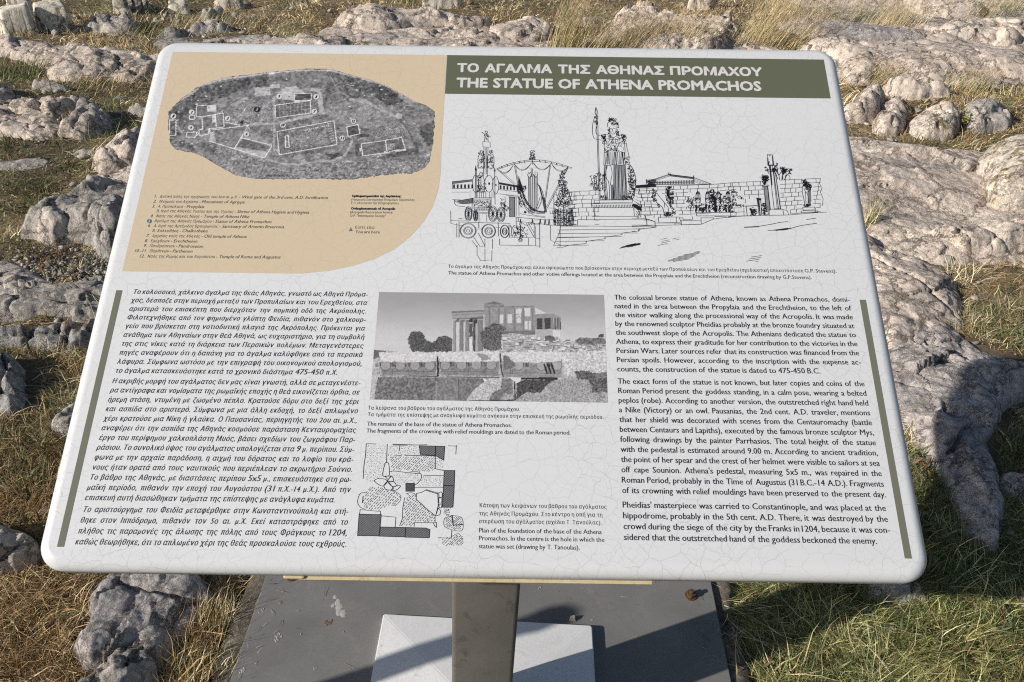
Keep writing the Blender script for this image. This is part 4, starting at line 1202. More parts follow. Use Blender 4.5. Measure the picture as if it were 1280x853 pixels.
# beige field with its round lower right corner
bb = float(ppt(153.8, 339.5)[1]); xr = float(ppt(559, 69)[0]) - 0.0005
pts = [(0, 0), (xr, 0), (xr, ppt(552, 190)[1])]
for q in ((551, 215), (548, 237), (541, 258), (530, 277), (514, 295), (493, 312), (468, 324), (440, 333), (410, 339), (375, 341.3)):
    pts.append(tuple(ppt(*q)))
pts.append((0, bb))
c0 = pts[-2]; pts[-2] = (c0[0], bb)
face_poly('beige_field', pts, Z1, M_BEIGE)
hb_ = float(ppt(556.4, 117.5)[1])
face_poly('title_band', [(xr + 0.0005, 0), (1, 0), (1, hb_), (xr + 0.0005, hb_)], Z1, M_GREEN)
y1_, y2_ = float(ppt(147.1, 363)[1]), float(ppt(71, 683.8)[1])
for xa, xb in ((-0.002, 0.0065), (0.9905, 0.9990)):
    face_poly('side_bar', [(xa, y1_), (xb, y1_), (xb, y2_), (xa, y2_)], Z1, M_BAR)

# ------------------------------------------------------------------ lettering
_cv = bpy.data.curves.new('glyphs', 'FONT'); _to = bpy.data.objects.new('glyphs', _cv); COL.objects.link(_to)
_cv.resolution_u = 2; _cv.fill_mode = 'NONE'
from mathutils.geometry import tessellate_polygon
_cache = {}
def word_mesh(w, bold=0.0):
    k = (w, bold)
    if k not in _cache:
        gk_ = any('\u0370' <= ch <= '\u03ff' for ch in w)
        _cv.body = w; _cv.space_character = 1.14 if gk_ and bold < 0.02 else 1.0
        dg = bpy.context.evaluated_depsgraph_get(); dg.update()
        ev = _to.evaluated_get(dg); me = ev.to_mesh()
        if me is None:
            ev.to_mesh_clear(); _cache[k] = (np.zeros((0, 3)), np.zeros((0, 3), int), 0, 0); return _cache[k]
        n = len(me.vertices); P0 = np.zeros(n * 3); me.vertices.foreach_get('co', P0); P0 = P0.reshape(-1, 3)[:, :2]
        par = list(range(n))
        def find(i):
            while par[i] != i: par[i] = par[par[i]]; i = par[i]
            return i
        for e in me.edges: par[find(e.vertices[0])] = find(e.vertices[1])
        ev.to_mesh_clear()
        grp = {}
        for i in range(n): grp.setdefault(find(i), []).append(i)
        if any('\u0370' <= ch <= '\u03ff' for ch in w): P0 = P0 * (np.array([0.72, 0.89]) if bold < 0.02 else 0.86); bold = 0.007 if bold in (0.009, 0.004) else bold
        loops = [P0[g_] for g_ in grp.values() if len(g_) > 2]
        def sarea(L): return 0.5 * np.sum(L[:, 0] * np.roll(L[:, 1], -1) - np.roll(L[:, 0], -1) * L[:, 1])
        loops.sort(key=lambda L: -abs(sarea(L)))
        outers = []
        for L in loops:
            sg = sarea(L) > 0; host = None
            for O in outers:
                o_ = O[0]
                if O[2] != sg and (L.min(0) >= o_.min(0) - 1e-6).all() and (L.max(0) <= o_.max(0) + 1e-6).all() and pip(L[:1, 0], L[:1, 1], o_)[0]:
                    host = O
            if host: host[1].append(L)
            else: outers.append((L, [], sg))
        VV = []; FF = []; c0_ = 0
        for ci, (L, holes, sg) in enumerate(outers):
            rings = [L] + holes
            tri = tessellate_polygon([[Vector((p_[0], p_[1], 0)) for p_ in r_] for r_ in rings])
            A_ = np.concatenate(rings)
            VV.append(np.column_stack([A_, np.full(len(A_), (ci % 3) * 0.000012)]))
            for t_ in tri:
                a_, b_, d_ = A_[t_[0]], A_[t_[1]], A_[t_[2]]
                cr = (b_[0] - a_[0]) * (d_[1] - a_[1]) - (b_[1] - a_[1]) * (d_[0] - a_[0])
                if abs(cr) < 1e-9: continue
                FF.append([t_[0] + c0_, t_[1] + c0_, t_[2] + c0_] if cr > 0 else [t_[0] + c0_, t_[2] + c0_, t_[1] + c0_])
            c0_ += len(A_)
        V = np.concatenate(VV) if VV else np.zeros((0, 3)); Fq = np.array(FF) if FF else np.zeros((0, 3), int); n = len(V)
        if bold and n:
            offs = [(-1, 0), (1, 0)] if bold < 0.02 else [(cos(t), sin(t)) for t in np.arange(8) * pi / 4 + 0.1]
            V = np.concatenate([V + np.array([ox * bold, oy * bold, i_ * 0.00004]) for i_, (ox, oy) in enumerate(offs)])
            Fq = np.concatenate([Fq + i_ * n for i_ in range(len(offs))])
        _cache[k] = (V, Fq, V[:, 0].min() if n else 0, V[:, 0].max() if n else 0)
    return _cache[k]
class Text:
    def __init__(s): s.V = []; s.F = []; s.n = 0
    def line(s, txt, a0, b0, a1, b1, size, shear=0.0, bold=0.0, just=True, xs=None, ysc=1.0):
        """set txt from (a0,b0) to (a1,b1) along the baseline; words keep their width, the gaps take up the slack"""
        words = txt.split(' ')
        ms = [word_mesh(w, bold) for w in words]
        sp = 0.30
        nat = sum(m[3] - m[2] for m in ms) + sp * (len(ms) - 1)
        Wd = math.hypot(a1 - a0, b1 - b0)
        k = Wd / (nat * size)
        if xs is not None:
            if just and len(ms) > 1:
                tot = sum(m[3] - m[2] for m in ms) * size * xs
                gap = (Wd - tot) / (len(ms) - 1)
                if gap < 0.17 * size: xs = xs * (Wd - 0.2 * size * (len(ms) - 1)) / tot; gap = (Wd - sum(m[3] - m[2] for m in ms) * size * xs) / (len(ms) - 1)
            else:
                gap = sp * size * xs
        else:
            xs = k; gap = sp * size * k
        ux, uy = (a1 - a0) / Wd, (b1 - b0) / Wd
        cur = 0.0
        for m in ms:
            v = m[0]
            lx = cur + (v[:, 0] - m[2]) * size * xs + v[:, 1] * size * shear
            ly = v[:, 1] * size * ysc
            A = a0 + lx * ux + ly * uy
            Bv = b0 + lx * uy - ly * ux
            s.V.append(np.stack([A, -Bv, v[:, 2]], 1)); s.F.append(m[1] + s.n); s.n += len(v)
            cur += (m[3] - m[2]) * size * xs + gap
        return cur
    def build(s, name, z, mat):
        V = np.concatenate(s.V); V[:, 2] += z
        Fa = np.concatenate(s.F)
        me = mesh_np(name, V, Fa, mat, smooth=False)
        return overlay(name, me)
def natural(lines, bold=0.0):
    return [sum(word_mesh(w, bold)[3] - word_mesh(w, bold)[2] for w in t.split(' ')) + 0.30 * (t.count(' ')) for t in lines]
def block(name, lines, L0, R0, L1, R1, size, shear=0.0, bold=0.0, last=None, mat=None, z=Z2, minx=None, jall=False):
    """paragraph: L0,R0 photo pixels of the first baseline's ends, L1,R1 of the last line's; last = pixel x where the last line ends"""
    t = Text(); n = len(lines)
    a0, a1 = ppt(*L0), ppt(*L1); r0, r1 = ppt(*R0), ppt(*R1)
    nat = natural(lines, bold)
    full = [w for i, w in enumerate(nat) if i < n - 1 or last is None]
    for i, tx in enumerate(lines):
        f_ = i / (n - 1) if n > 1 else 0
        A = a0 * (1 - f_) + a1 * f_; Rr = r0 * (1 - f_) + r1 * f_
        Wd = np.hypot(*(Rr - A))
        xs = Wd / (max(full) * size) * 1.005
        if i == n - 1 and last is not None:
            fr = (ppt(last, L1[1] + (R1[1] - L1[1]) * (last - L1[0]) / max(1, R1[0] - L1[0]))[0] - A[0]) / (Rr[0] - A[0])
            E_ = A + (Rr - A) * fr
            t.line(tx, A[0], A[1], E_[0], E_[1], size, shear, bold)
        else:
            t.line(tx, A[0], A[1], Rr[0], Rr[1], size, shear, bold, True, xs)
    return t.build(name, z, mat or M_INK)
def lines_px(name, rows, size, shear=0.0, bold=0.0, mat=None, z=Z2):
    """each row: text, x0, y0, x1, y1 in photo pixels"""
    t = Text()
    for tx, x0, y0, x1, y1 in rows:
        a, b_ = ppt(x0, y0), ppt(x1, y1)
        t.line(tx, a[0], a[1], b_[0], b_[1], size, shear, bold)
    return t.build(name, z, mat or M_INK)

BODY = 0.0107
lines_px('greek_title', [('ΤΟ ΑΓΑΛΜΑ ΤΗΣ ΑΘΗΝΑΣ ΠΡΟΜΑΧΟΥ', 571.1, 89.9, 953.6, 95.2)], 0.0247, 0, 0.042, M_WHITEINK)
lines_px('english_title', [('THE STATUE OF ATHENA PROMACHOS', 570.2, 109.1, 952.4, 113.8)], 0.0247, 0, 0.042, M_WHITEINK)
GL0, GL1 = (165.7, 367.6), (143.9, 466.0)
BW = 0.009
block('greek_paragraph', ['Το κολοσσικό, χάλκινο άγαλμα της θεάς Αθηνάς, γνωστό ως Αθηνά Πρόμα-', 'χος, δέσποζε στην περιοχή μεταξύ των Προπυλαίων και του Ερεχθείου, στα', 'αριστερά του επισκέπτη που διερχόταν την πομπική οδό της Ακρόπολης.', 'Φιλοτεχνήθηκε από τον φημισμένο γλύπτη Φειδία, πιθανόν στο χαλκουρ-', 'γείο που βρίσκεται στη νοτιοδυτική πλαγιά της Ακρόπολης. Πρόκειται για', 'ανάθημα των Αθηναίων στην θεά Αθηνά, ως ευχαριστήριο, για τη συμβολή', 'της στις νίκες κατά τη διάρκεια των Περσικών πολέμων. Μεταγενέστερες', 'πηγές αναφέρουν ότι η δαπάνη για το άγαλμα καλύφθηκε από τα περσικά', 'λάφυρα. Σύμφωνα ωστόσο με την επιγραφή του οικονομικού απολογισμού,', 'το άγαλμα κατασκευάστηκε κατά το χρονικό διάστημα 475-450 π.Χ.'],
      (165.7, 367.6), (458.8, 371.0), (143.3, 466.3), (450.6, 469.0), BODY, 0.20, 0.004, last=421)
block('greek_paragraph', ['Η ακριβής μορφή του αγάλματος δεν μας είναι γνωστή, αλλά σε μεταγενέστε-', 'ρα αντίγραφα και νομίσματα της ρωμαϊκής εποχής η θεά εικονίζεται όρθια, σε', 'ήρεμη στάση, ντυμένη με ζωσμένο πέπλο. Κρατούσε δόρυ στο δεξί της χέρι', 'και ασπίδα στο αριστερό. Σύμφωνα με μια άλλη εκδοχή, το δεξί απλωμένο', 'χέρι κρατούσε μια Νίκη ή γλαύκα. Ο Παυσανίας, περιηγητής του 2ου αι. μ.Χ.,', 'αναφέρει ότι την ασπίδα της Αθηνάς κοσμούσε παράσταση Κενταυρομαχίας', 'έργο του περίφημου χαλκοπλάστη Μυός, βάσει σχεδίων του ζωγράφου Παρ-', 'ράσιου. Το συνολικό ύψος του αγάλματος υπολογίζεται στα 9 μ. περίπου. Σύμ-', 'φωνα με την αρχαία παράδοση, η αιχμή του δόρατος και το λοφίο του κρά-', 'νους ήταν ορατά από τους ναυτικούς που περιέπλεαν το ακρωτήριο Σούνιο.', 'Το βάθρο της Αθηνάς, με διαστάσεις περίπου 5x5 μ., επισκευάστηκε στη ρω-', 'μαϊκή περίοδο, πιθανόν την εποχή του Αυγούστου (31 π.Χ.-14 μ.Χ.). Από την', 'επισκευή αυτή διασώθηκαν τμήματα της επίστεψης με ανάγλυφα κυμάτια.'],
      (140.0, 479.3), (449.6, 482.0), (105.3, 625.5), (436.0, 628.4), BODY, 0.20, 0.004, last=418)
block('greek_paragraph', ['Το αριστούργημα του Φειδία μεταφέρθηκε στην Κωνσταντινούπολη και στή-', 'θηκε στον Ιππόδρομο, πιθανόν τον 5ο αι. μ.Χ. Εκεί καταστράφηκε από το', 'πλήθος τις παραμονές της άλωσης της πόλης από τους Φράγκους το 1204,', 'καθώς θεωρήθηκε, ότι το απλωμένο χέρι της θεάς προσκαλούσε τους εχθρούς.'],
      (102.8, 640.2), (434.4, 642.8), (93.6, 680.8), (432.3, 683.6), BODY, 0.20, 0.004)
block('english_paragraph', ['The colossal bronze statue of Athena, known as Athena Promachos, domi-', 'nated in the area between the Propylaia and the Erechtheion, to the left of', 'the visitor walking along the processional way of the Acropolis. It was made', 'by the renowned sculptor Pheidias probably at the bronze foundry situated at', 'the southwest slope of the Acropolis. The Athenians dedicated the statue to', 'Athena, to express their graditude for her contribution to the victories in the', 'Persian Wars. Later sources refer that its construction was financed from the', 'Persian spoils. However, according to the inscription with the expense ac-', 'counts, the construction of the statue is dated to 475-450 B.C.'],
      (767.8, 374.9), (1062.3, 377.6), (771.5, 464.6), (1078.0, 467.8), BODY, 0.0, BW, last=1025.5)
block('english_paragraph', ['The exact form of the statue is not known, but later copies and coins of the', 'Roman Period present the goddess standing, in a calm pose, wearing a belted', 'peplos (robe). According to another version, the outstretched right hand held', 'a Nike (Victory) or an owl. Pausanias, the 2nd cent. A.D. traveler, mentions', 'that her shield was decorated with scenes from the Centauromachy (battle', 'between Centaurs and Lapiths), executed by the famous bronze sculptor Mys,', 'following drawings by the painter Parrhasios. The total height of the statue', 'with the pedestal is estimated around 9.00 m. According to ancient tradition,', 'the point of her spear and the crest of her helmet were visible to sailors at sea', "off cape Sounion. Athena's pedestal, measuring 5x5 m., was repaired in the", 'Roman Period, probably in the Time of Augustus (31 B.C.-14 A.D.). Fragments', 'of its crowning with relief mouldings have been preserved to the present day.'],
      (772.3, 479.9), (1080.8, 483.2), (777.7, 616.6), (1107.5, 622.0), BODY, 0.0, BW)
block('english_paragraph', ["Pheidias' masterpiece was carried to Constantinople, and was placed at the", 'hippodrome, probably in the 5th cent. A.D. There, it was destroyed by the', 'crowd during the siege of the city by the Franks in 1204, because it was con-', 'sidered that the outstretched hand of the goddess beckoned the enemy.'],
      (778.3, 634.8), (1107.5, 639.0), (779.9, 675.3), (1115.2, 680.5), BODY, 0.0, BW, last=1096.3)
CAP = 0.0078
lines_px('drawing_caption', [('Το άγαλμα της Αθηνάς Προμάχου και άλλα αφιερώματα που βρίσκονταν στην περιοχή μεταξύ των Προπυλαίων και του Ερεχθείου (σχεδιαστική αποκατάσταση G.P. Stevens).', 560.2, 335.2, 1045.7, 341.3),
    ('The statue of Athena Promachos and other votive offerings located at the area between the Propylaia and the Erechtheion (reconstruction drawing by G.P.Stevens).', 560, 343.4, 1014.6, 349.2)], CAP, 0, 0)
lines_px('photograph_caption', [('Τα λείψανα του βάθρου του αγάλματος της Αθηνάς Προμάχου.', 459.8, 512.3, 649.8, 514.0),
    ('Τα τμήματα της επίστεψης με ανάγλυφα κυμάτια ανήκουν στην επισκευή της ρωμαϊκής περιόδου.', 459.6, 520.6, 754.2, 523.9),
    ('The remains of the base of the statue of Athena Promachos.', 458.5, 532.4, 639.5, 534.2),
    ('The fragments of the crowning with relief mouldings are dated to the Roman period.', 457.7, 541.1, 713, 543.6)], CAP, 0, 0)
lines_px('plan_caption', [('Κάτοψη των λειψάνων του βάθρου του αγάλματος', 599.5, 634.3, 758.1, 636.3), ('της Αθηνάς Προμάχου. Στο κέντρο η οπή για τη', 599, 644.5, 752.7, 646.3),
    ('στερέωση του αγάλματος (σχέδιο Τ. Τανούλας).', 598.7, 654.2, 751.9, 656), ('Plan of the foundation of the base of the Athena', 598.7, 665.8, 751.9, 667.9),
    ('Promachos. In the centre is the hole in which the', 598.5, 675.6, 755.4, 677.6), ('statue was set (drawing by T. Tanoulas).', 598.2, 685.6, 724.5, 687.4)], CAP * 0.98, 0, 0)
def q3(x, y): return (x / 3.122 + 150, y / 3.122 + 230)
def leg(tx, x0, y0, x1, y1=None):
    a = q3(x0, y0); b_ = q3(x1, y1 if y1 is not None else y0 + (x1 - x0) * 0.0115)
    return (tx, a[0], a[1], b_[0], b_[1])
lines_px('map_legend', [leg('1.  Δυτική πύλη της οχύρωσης του 3ου αι. μ.Χ. - West gate of the 3rd cent. A.D. fortification', 134, 54, 810, 60),
    leg('2.  Μνημείο του Αγρίππα - Monument of Agrippa', 129, 74, 485, 77), leg('3.  Α. Προπύλαια - Propylaia', 124, 93, 328, 95),
    leg('Β. Ιερό της Αθηνάς Υγείας και της Υγείας - Shrine of Athena Hygieia and Hygieia', 142, 111, 737, 117), leg('4.  Ναός της Αθηνάς Νίκης - Temple of Athena Nike', 117, 131, 503, 134),
    leg('Άγαλμα της Αθηνάς Προμάχου - Statue of Athena Promachos', 133, 150, 590, 154), leg('6.  Α. Ιερό της Αρτέμιδος Βραυρωνίας - Sanctuary of Artemis Brauronia', 107, 169, 640, 174),
    leg('Β. Χαλκοθήκη - Chalkotheke', 126, 188, 340, 190), leg('7.  Αρχαίος ναός της Αθηνάς - Old temple of Athena', 101, 208, 493, 212), leg('8.  Ερέχθειον - Erechtheion', 95, 228, 300, 230),
    leg('9.  Πανδρόσειον - Pandroseion', 91, 247, 323, 250), leg('10.-11.  Παρθενών - Parthenon', 57, 267, 281, 269), leg('12.  Ναός της Ρώμης και του Αυγούστου - Temple of Rome and Augustus', 76, 288, 625, 292)],
    0.0070, 0.19, 0)
lines_px('picture_credit', [leg('Ορθοφωτομωσαϊκό της Ακρόπολης', 905, 52, 1097, 53), leg('Orthophotomosaic of Acropolis', 901, 101, 1073, 102)], 0.0058, 0, 0.028)
lines_px('picture_credit', [leg('(Υπηρεσία Συντήρησης Μνημείων Ακρόπολης,', 902, 66, 1152, 67), leg('Ε.Π. «Κοινωνία της Πληροφορίας»', 902, 79, 1088, 80), leg('(Acropolis Restoration Service', 898, 115, 1063, 116), leg('O.P. "Information Society"', 897, 129, 1037, 130)], 0.0057, 0, 0)
lines_px('you_are_here_text', [leg('Είστε εδώ', 918, 175, 992, 176), leg('You are here', 918, 193, 1013, 194)], 0.0070, 0, 0)
_tri = [ppt(*q3(*v)) for v in ((893, 185), (908, 185), (901, 170))]
face_poly('you_are_here_mark', _tri, Z2, M_BLUEINK)

# ------------------------------------------------------------------ pen strokes
class Ink:
    def __init__(s, zx, zy, k): s.zx, s.zy, s.k = zx, zy, k; s.V = []; s.F = []; s.n = 0
    def P(s, p): return ppt(p[0] / s.k + s.zx, p[1] / s.k + s.zy)
    def view(s, zx, zy, k): s.zx, s.zy, s.k = zx, zy, k
    def line(s, pts, w=0.62):
        Q = [s.P(p) for p in pts]; w = (w if w < .7 else .7 + .45 * (w - .7)) * 0.00042
        for i in range(len(Q) - 1):
            a, b_ = Q[i], Q[i + 1]; d = b_ - a; L = np.hypot(*d)
            if L < 1e-7: continue
            d = d / L; nx = np.array([-d[1], d[0]]) * w; e = d * w * 0.6
            s.V += [a - nx - e, a + nx - e, b_ + nx + e, b_ - nx + e]
            s.F.append((s.n, s.n + 1, s.n + 2, s.n + 3)); s.n += 4
    def poly(s, pts, w=0.62): s.line(list(pts) + [pts[0]], w)
    def fill(s, pts):
        Q = [s.P(p) for p in pts]
        s.V += Q; s.F.append(tuple(range(s.n, s.n + len(Q)))); s.n += len(Q)
    def ell(s, cx, cy, rx, ry, w=0.62, a0=0, a1=360, n=22, rot=0):
        c_, s_ = cos(radians(rot)), sin(radians(rot))
        s.line([(cx + rx * cos(t) * c_ - ry * sin(t) * s_, cy + rx * cos(t) * s_ + ry * sin(t) * c_) for t in np.radians(np.linspace(a0, a1, n))], w)
    def curve(s, pts, w=0.62, n=5):
        P_ = [np.array(p, float) for p in pts]; P_ = [2 * P_[0] - P_[1]] + P_ + [2 * P_[-1] - P_[-2]]
        out = []
        for i in range(1, len(P_) - 2):
            for t in np.linspace(0, 1, n, endpoint=False):
                a, b_, c, d = P_[i - 1:i + 3]
                out.append(0.5 * ((2 * b_) + (c - a) * t + (2 * a - 5 * b_ + 4 * c - d) * t * t + (3 * b_ - a - 3 * c + d) * t ** 3))
        out.append(P_[-2]); s.line(out, w)
    def hatch(s, poly, ang, gap, w=0.5, rg=None, broken=0.0, wob=0.0):
        if broken: gap = gap * 1.25
        poly = [np.array(p, float) for p in poly]
        c_, s_ = cos(radians(ang)), sin(radians(ang))
        U = [(p[0] * c_ + p[1] * s_, -p[0] * s_ + p[1] * c_) for p in poly]
        lo = min(u[1] for u in U); hi = max(u[1] for u in U); v = lo + gap * 0.5
        while v < hi:
            xs_ = []
            for i in range(len(U)):
                a, b_ = U[i], U[(i + 1) % len(U)]
                if (a[1] < v) != (b_[1] < v): xs_.append(a[0] + (b_[0] - a[0]) * (v - a[1]) / (b_[1] - a[1]))
            xs_.sort()
            for i in range(0, len(xs_) - 1, 2):
                segs = [(xs_[i], xs_[i + 1])]
                if broken:
                    segs = []; t = xs_[i] + random.random() * broken
                    while t < xs_[i + 1]:
                        e = min(xs_[i + 1], t + broken * random.uniform(0.3, 1.0)); segs.append((t, e)); t = e + broken * random.uniform(0.25, 0.8)
                for t0, t1 in segs:
                    j = random.uniform(-wob, wob)
                    s.line([(t0 * c_ - (v + j) * s_, t0 * s_ + (v + j) * c_), (t1 * c_ - (v + j) * s_, t1 * s_ + (v + j) * c_)], w)
            v += gap * (random.uniform(0.75, 1.3) if wob else 1)
    def dots(s, poly, gap, w=0.55, size=3.0, ang=-45, keep=0.85):
        gap = gap * 1.4; w = w * 0.9
        xs_ = [p[0] for p in poly]; ys_ = [p[1] for p in poly]
        X, Y = np.meshgrid(np.arange(min(xs_), max(xs_), gap), np.arange(min(ys_), max(ys_), gap))
        X = X + RNG.uniform(-.35, .35, X.shape) * gap + (np.arange(X.shape[0])[:, None] % 2) * gap * 0.5; Y = Y + RNG.uniform(-.3, .3, Y.shape) * gap
        m = pip(X, Y, poly) & (RNG.random(X.shape) < keep)
        for x, y in zip(X[m], Y[m]):
            L = size * random.uniform(0.6, 1.4); a = radians(ang + random.uniform(-8, 8))
            s.line([(x, y), (x + L * cos(a), y + L * sin(a))], w)
    def scrib(s, poly, n, r, w=0.5):
        """many short curls inside an outline: carved ornament too fine to follow"""
        xs_ = [p[0] for p in poly]; ys_ = [p[1] for p in poly]; k = 0; tr = 0; n = int(n * 0.55)
        while k < n and tr < n * 20:
            tr += 1
            x, y = random.uniform(min(xs_), max(xs_)), random.uniform(min(ys_), max(ys_))
            if not pip(np.array([x]), np.array([y]), poly)[0]: continue
            a = random.uniform(0, 360); s.ell(x, y, r * random.uniform(.4, 1), r * random.uniform(.3, 1), w, a, a + random.uniform(90, 260), 6, random.uniform(0, 180)); k += 1
    def wall(s, top, bot, rows, bl, w=0.5, skip=(), seed=0):
        """courses of squared blocks between two polylines with equal x ends"""
        rr = random.Random(seed)
        def at(L, x):
            for (x0, y0), (x1, y1) in zip(L, L[1:]):
                if x0 <= x <= x1: return y0 + (y1 - y0) * (x - x0) / max(1e-6, x1 - x0)
            return L[-1][1]
        x0, x1 = top[0][0], top[-1][0]
        def inside(x, y): return any(pip(np.array([x]), np.array([y]), k)[0] for k in skip)
        for r in range(rows + 1):
            x = x0; f_ = r / rows
            while x < x1 - 1:
                xn = min(x1, x + bl * 0.35)
                ya = at(top, x) * (1 - f_) + at(bot, x) * f_; yb = at(top, xn) * (1 - f_) + at(bot, xn) * f_
                if not inside((x + xn) / 2, (ya + yb) / 2) and rr.random() > 0.02: s.line([(x, ya + rr.uniform(-1, 1)), (xn, yb + rr.uniform(-1, 1))], w)
                x = xn
            if r == rows: break
            x = x0 + bl * rr.uniform(0.2, 0.9)
            while x < x1:
                ya = at(top, x) * (1 - f_) + at(bot, x) * f_; yb = at(top, x) * (1 - (r + 1) / rows) + at(bot, x) * (r + 1) / rows
                if not inside(x, (ya + yb) / 2): s.line([(x, ya), (x + rr.uniform(-4, 4), yb)], w)
                x += bl * rr.uniform(0.7, 1.35)
    def build(s, name, z, mat):
        V = [(v[0], -v[1], z) for v in s.V]
        me = mesh_np(name, V, s.F, mat, smooth=False)
        # strokes wound the other way would face the panel
        import bmesh
        bm = bmesh.new(); bm.from_mesh(me)
        fl = [f for f in bm.faces if f.normal.z < 0]
        if fl: bmesh.ops.reverse_faces(bm, faces=fl)
        bm.to_mesh(me); bm.free()
        return overlay(name, me)
# ------------------------------------------------------------------ reconstruction drawing
D = Ink(560, 160, 5.6875)
random.seed(11)
# left: statue column, chariots and shields on a long plinth
D.poly([(247,98),(298,102),(300,138),(248,136)]); D.line([(258,82),(258,98)]); D.line([(284,84),(285,100)])
D.curve([(240,30),(252,42),(262,52),(262,84)],.9); D.curve([(262,28),(270,22),(280,30),(276,44),(286,56),(282,84)],.9); D.curve([(240,34),(258,44),(280,58),(306,66)],.9); D.ell(271,32,8,8,.9)
D.scrib([(258,44),(288,44),(286,90),(258,88)],26,7)
D.line([(255,136),(250,345)],.7); D.line([(284,138),(278,350)],.7); D.line([(264,138),(262,330)],.5); D.line([(274,140),(272,330)],.5)
for cx in (237, 302):
    D.scrib([(cx-16,160),(cx+16,160),(cx+20,210),(cx+20,290),(cx-22,290),(cx-20,205)],70,9); D.ell(cx,172,9,11,.8)
    D.curve([(cx-14,188),(cx-24,215),(cx-24,285)],.8); D.curve([(cx+14,188),(cx+24,215),(cx+22,285)],.8); D.line([(cx-24,245),(cx+22,246)],.7); D.line([(cx-24,286),(cx+22,288)],.7); D.ell(cx,232,14,10,.6)
D.line([(196,270),(192,500)],1.1); D.line([(202,290),(200,500)],.6); D.fill([(190,300),(197,268),(204,300),(198,308)])
D.line([(331,290),(334,545)],1.0); D.fill([(326,310),(332,280),(338,310)])
D.ell(195,398,22,62,.7); D.ell(290,398,30,60,.75); D.ell(338,408,22,62,.75); D.ell(292,397,5,8,.7); D.ell(339,408,4,7,.7); D.ell(292,397,2,3,.8)
D.scrib([(215,320),(262,320),(268,455),(208,455)],90,10); D.scrib([(210,410),(265,410),(262,460),(212,460)],30,8); D.ell(236,330,12,14,.8); D.curve([(222,352),(214,400),(222,452)],.7); D.curve([(252,352),(262,400),(256,452)],.7)
D.line([(208,455),(262,456)],.8)
for x in (206,222,236,252,268,296,312,326): D.line([(x,458),(x,500)],.55)
# building at left and its frieze
D.line([(30,383),(172,368)],.9); D.line([(30,398),(172,380)],.9); D.line([(30,434),(172,430)],.8); D.line([(30,458),(172,457)],.5)
D.hatch([(32,384),(170,369),(170,380),(32,396)],80,5,.6)
for x in range(36,168,26): D.fill([(x,404),(x+12,402),(x+12,430),(x,430)])
D.line([(30,383),(30,434)],.6); D.line([(28,510),(90,512)],.6)
D.line([(360,388),(505,414)],1.0); D.line([(360,400),(505,426)],.9); D.line([(360,440),(505,456)],.8); D.hatch([(360,389),(505,415),(505,426),(360,401)],80,4.5,.75)
for x in range(368,498,24): D.fill([(x,408+(x-368)*.13),(x+11,410+(x-368)*.13),(x+11,438+(x-368)*.08),(x,437+(x-368)*.08)])
D.line([(360,470),(505,486)],.6); D.line([(430,490),(500,492)],.8); D.line([(410,480),(500,484)],.6)
D.hatch([(436,496),(472,496),(472,632),(436,632)],90,5.5,.55); D.poly([(436,494),(474,494),(474,632),(436,632)],.8); D.line([(405,490),(405,560)],.6); D.line([(484,490),(484,626)],.6); D.line([(502,490),(504,626)],.6)
# chariot: upper
D.curve([(45,512),(48,540),(70,556),(120,562),(165,585),(180,598)],.9); D.curve([(45,512),(62,530),(100,540),(178,536)],.8); D.curve([(60,520),(110,512),(178,500)],.8); D.hatch([(60,522),(180,502),(178,536),(90,540)],60,5,.8)
D.line([(172,500),(306,496)],.8); D.line([(178,508),(304,505)],.5); D.line([(172,500),(170,590),(306,590),(306,496)],.7); D.line([(178,572),(304,572)],.6); D.poly([(184,515),(300,512),(300,568),(184,568)],.6)
D.scrib([(186,516),(242,515),(242,566),(186,566)],60,8); D.scrib([(248,515),(298,514),(298,566),(248,566)],60,8)
for x in range(188,300,12): D.ell(x,580,3,3,.5,n=8)
D.line([(180,598),(300,606)],.8); D.curve([(180,600),(230,612),(290,606)],.6)
for cx,cy,rx,ry in ((145,612,26,52),(318,612,32,56),(376,618,30,52),(196,625,16,40)):
    D.ell(cx,cy,rx,ry,.95); D.ell(cx,cy,rx*.8,ry*.84,.8); D.ell(cx,cy,rx*.2,ry*.2,.9,n=10)
    for a in range(0,180,30):
        c_,s_=cos(radians(a)),sin(radians(a)); D.line([(cx-rx*.8*c_,cy-ry*.84*s_),(cx+rx*.8*c_,cy+ry*.84*s_)],.65)
D.scrib([(370,500),(395,505),(410,560),(440,575),(445,600),(400,590),(372,560)],60,9,.7)
D.line([(395,540),(445,580)],1.3)
D.line([(220,615),(220,668)],.6); D.line([(275,618),(275,668)],.6)
# long plinth with round shields
D.line([(18,590),(20,680),(60,690)],.7); D.line([(18,660),(130,662)],.6); D.line([(70,670),(440,680)],.9); D.line([(75,645),(100,645)],1.2)
D.line([(62,680),(62,780)],.8); D.line([(78,676),(78,780)],1.2); D.line([(64,690),(110,700)],.6)
for cx,cy,rx,ry in ((142,732,58,54),(288,735,50,50),(402,737,32,46)):
    for q in (1,.9,.55,.42,.2): D.ell(cx,cy,rx*q,ry*q,.7 if q>.3 else .6)
D.line([(200,720),(240,720)],.6); D.line([(338,708),(368,708)],.6); D.line([(432,690),(436,780)],1.2); D.line([(218,672),(218,712)],1.2); D.line([(356,672),(358,770)],.9)
D.line([(182,778),(225,842),(262,842),(215,748)],.7); D.line([(262,790),(262,853)],.7); D.line([(316,790),(316,860)],.7); D.line([(206,835),(206,900)],.7); D.line([(262,860),(262,950)],.7); D.line([(312,870),(310,950)],.7); D.line([(170,800),(206,850)],.6); D.line([(204,900),(232,945),(300,940)],.6)
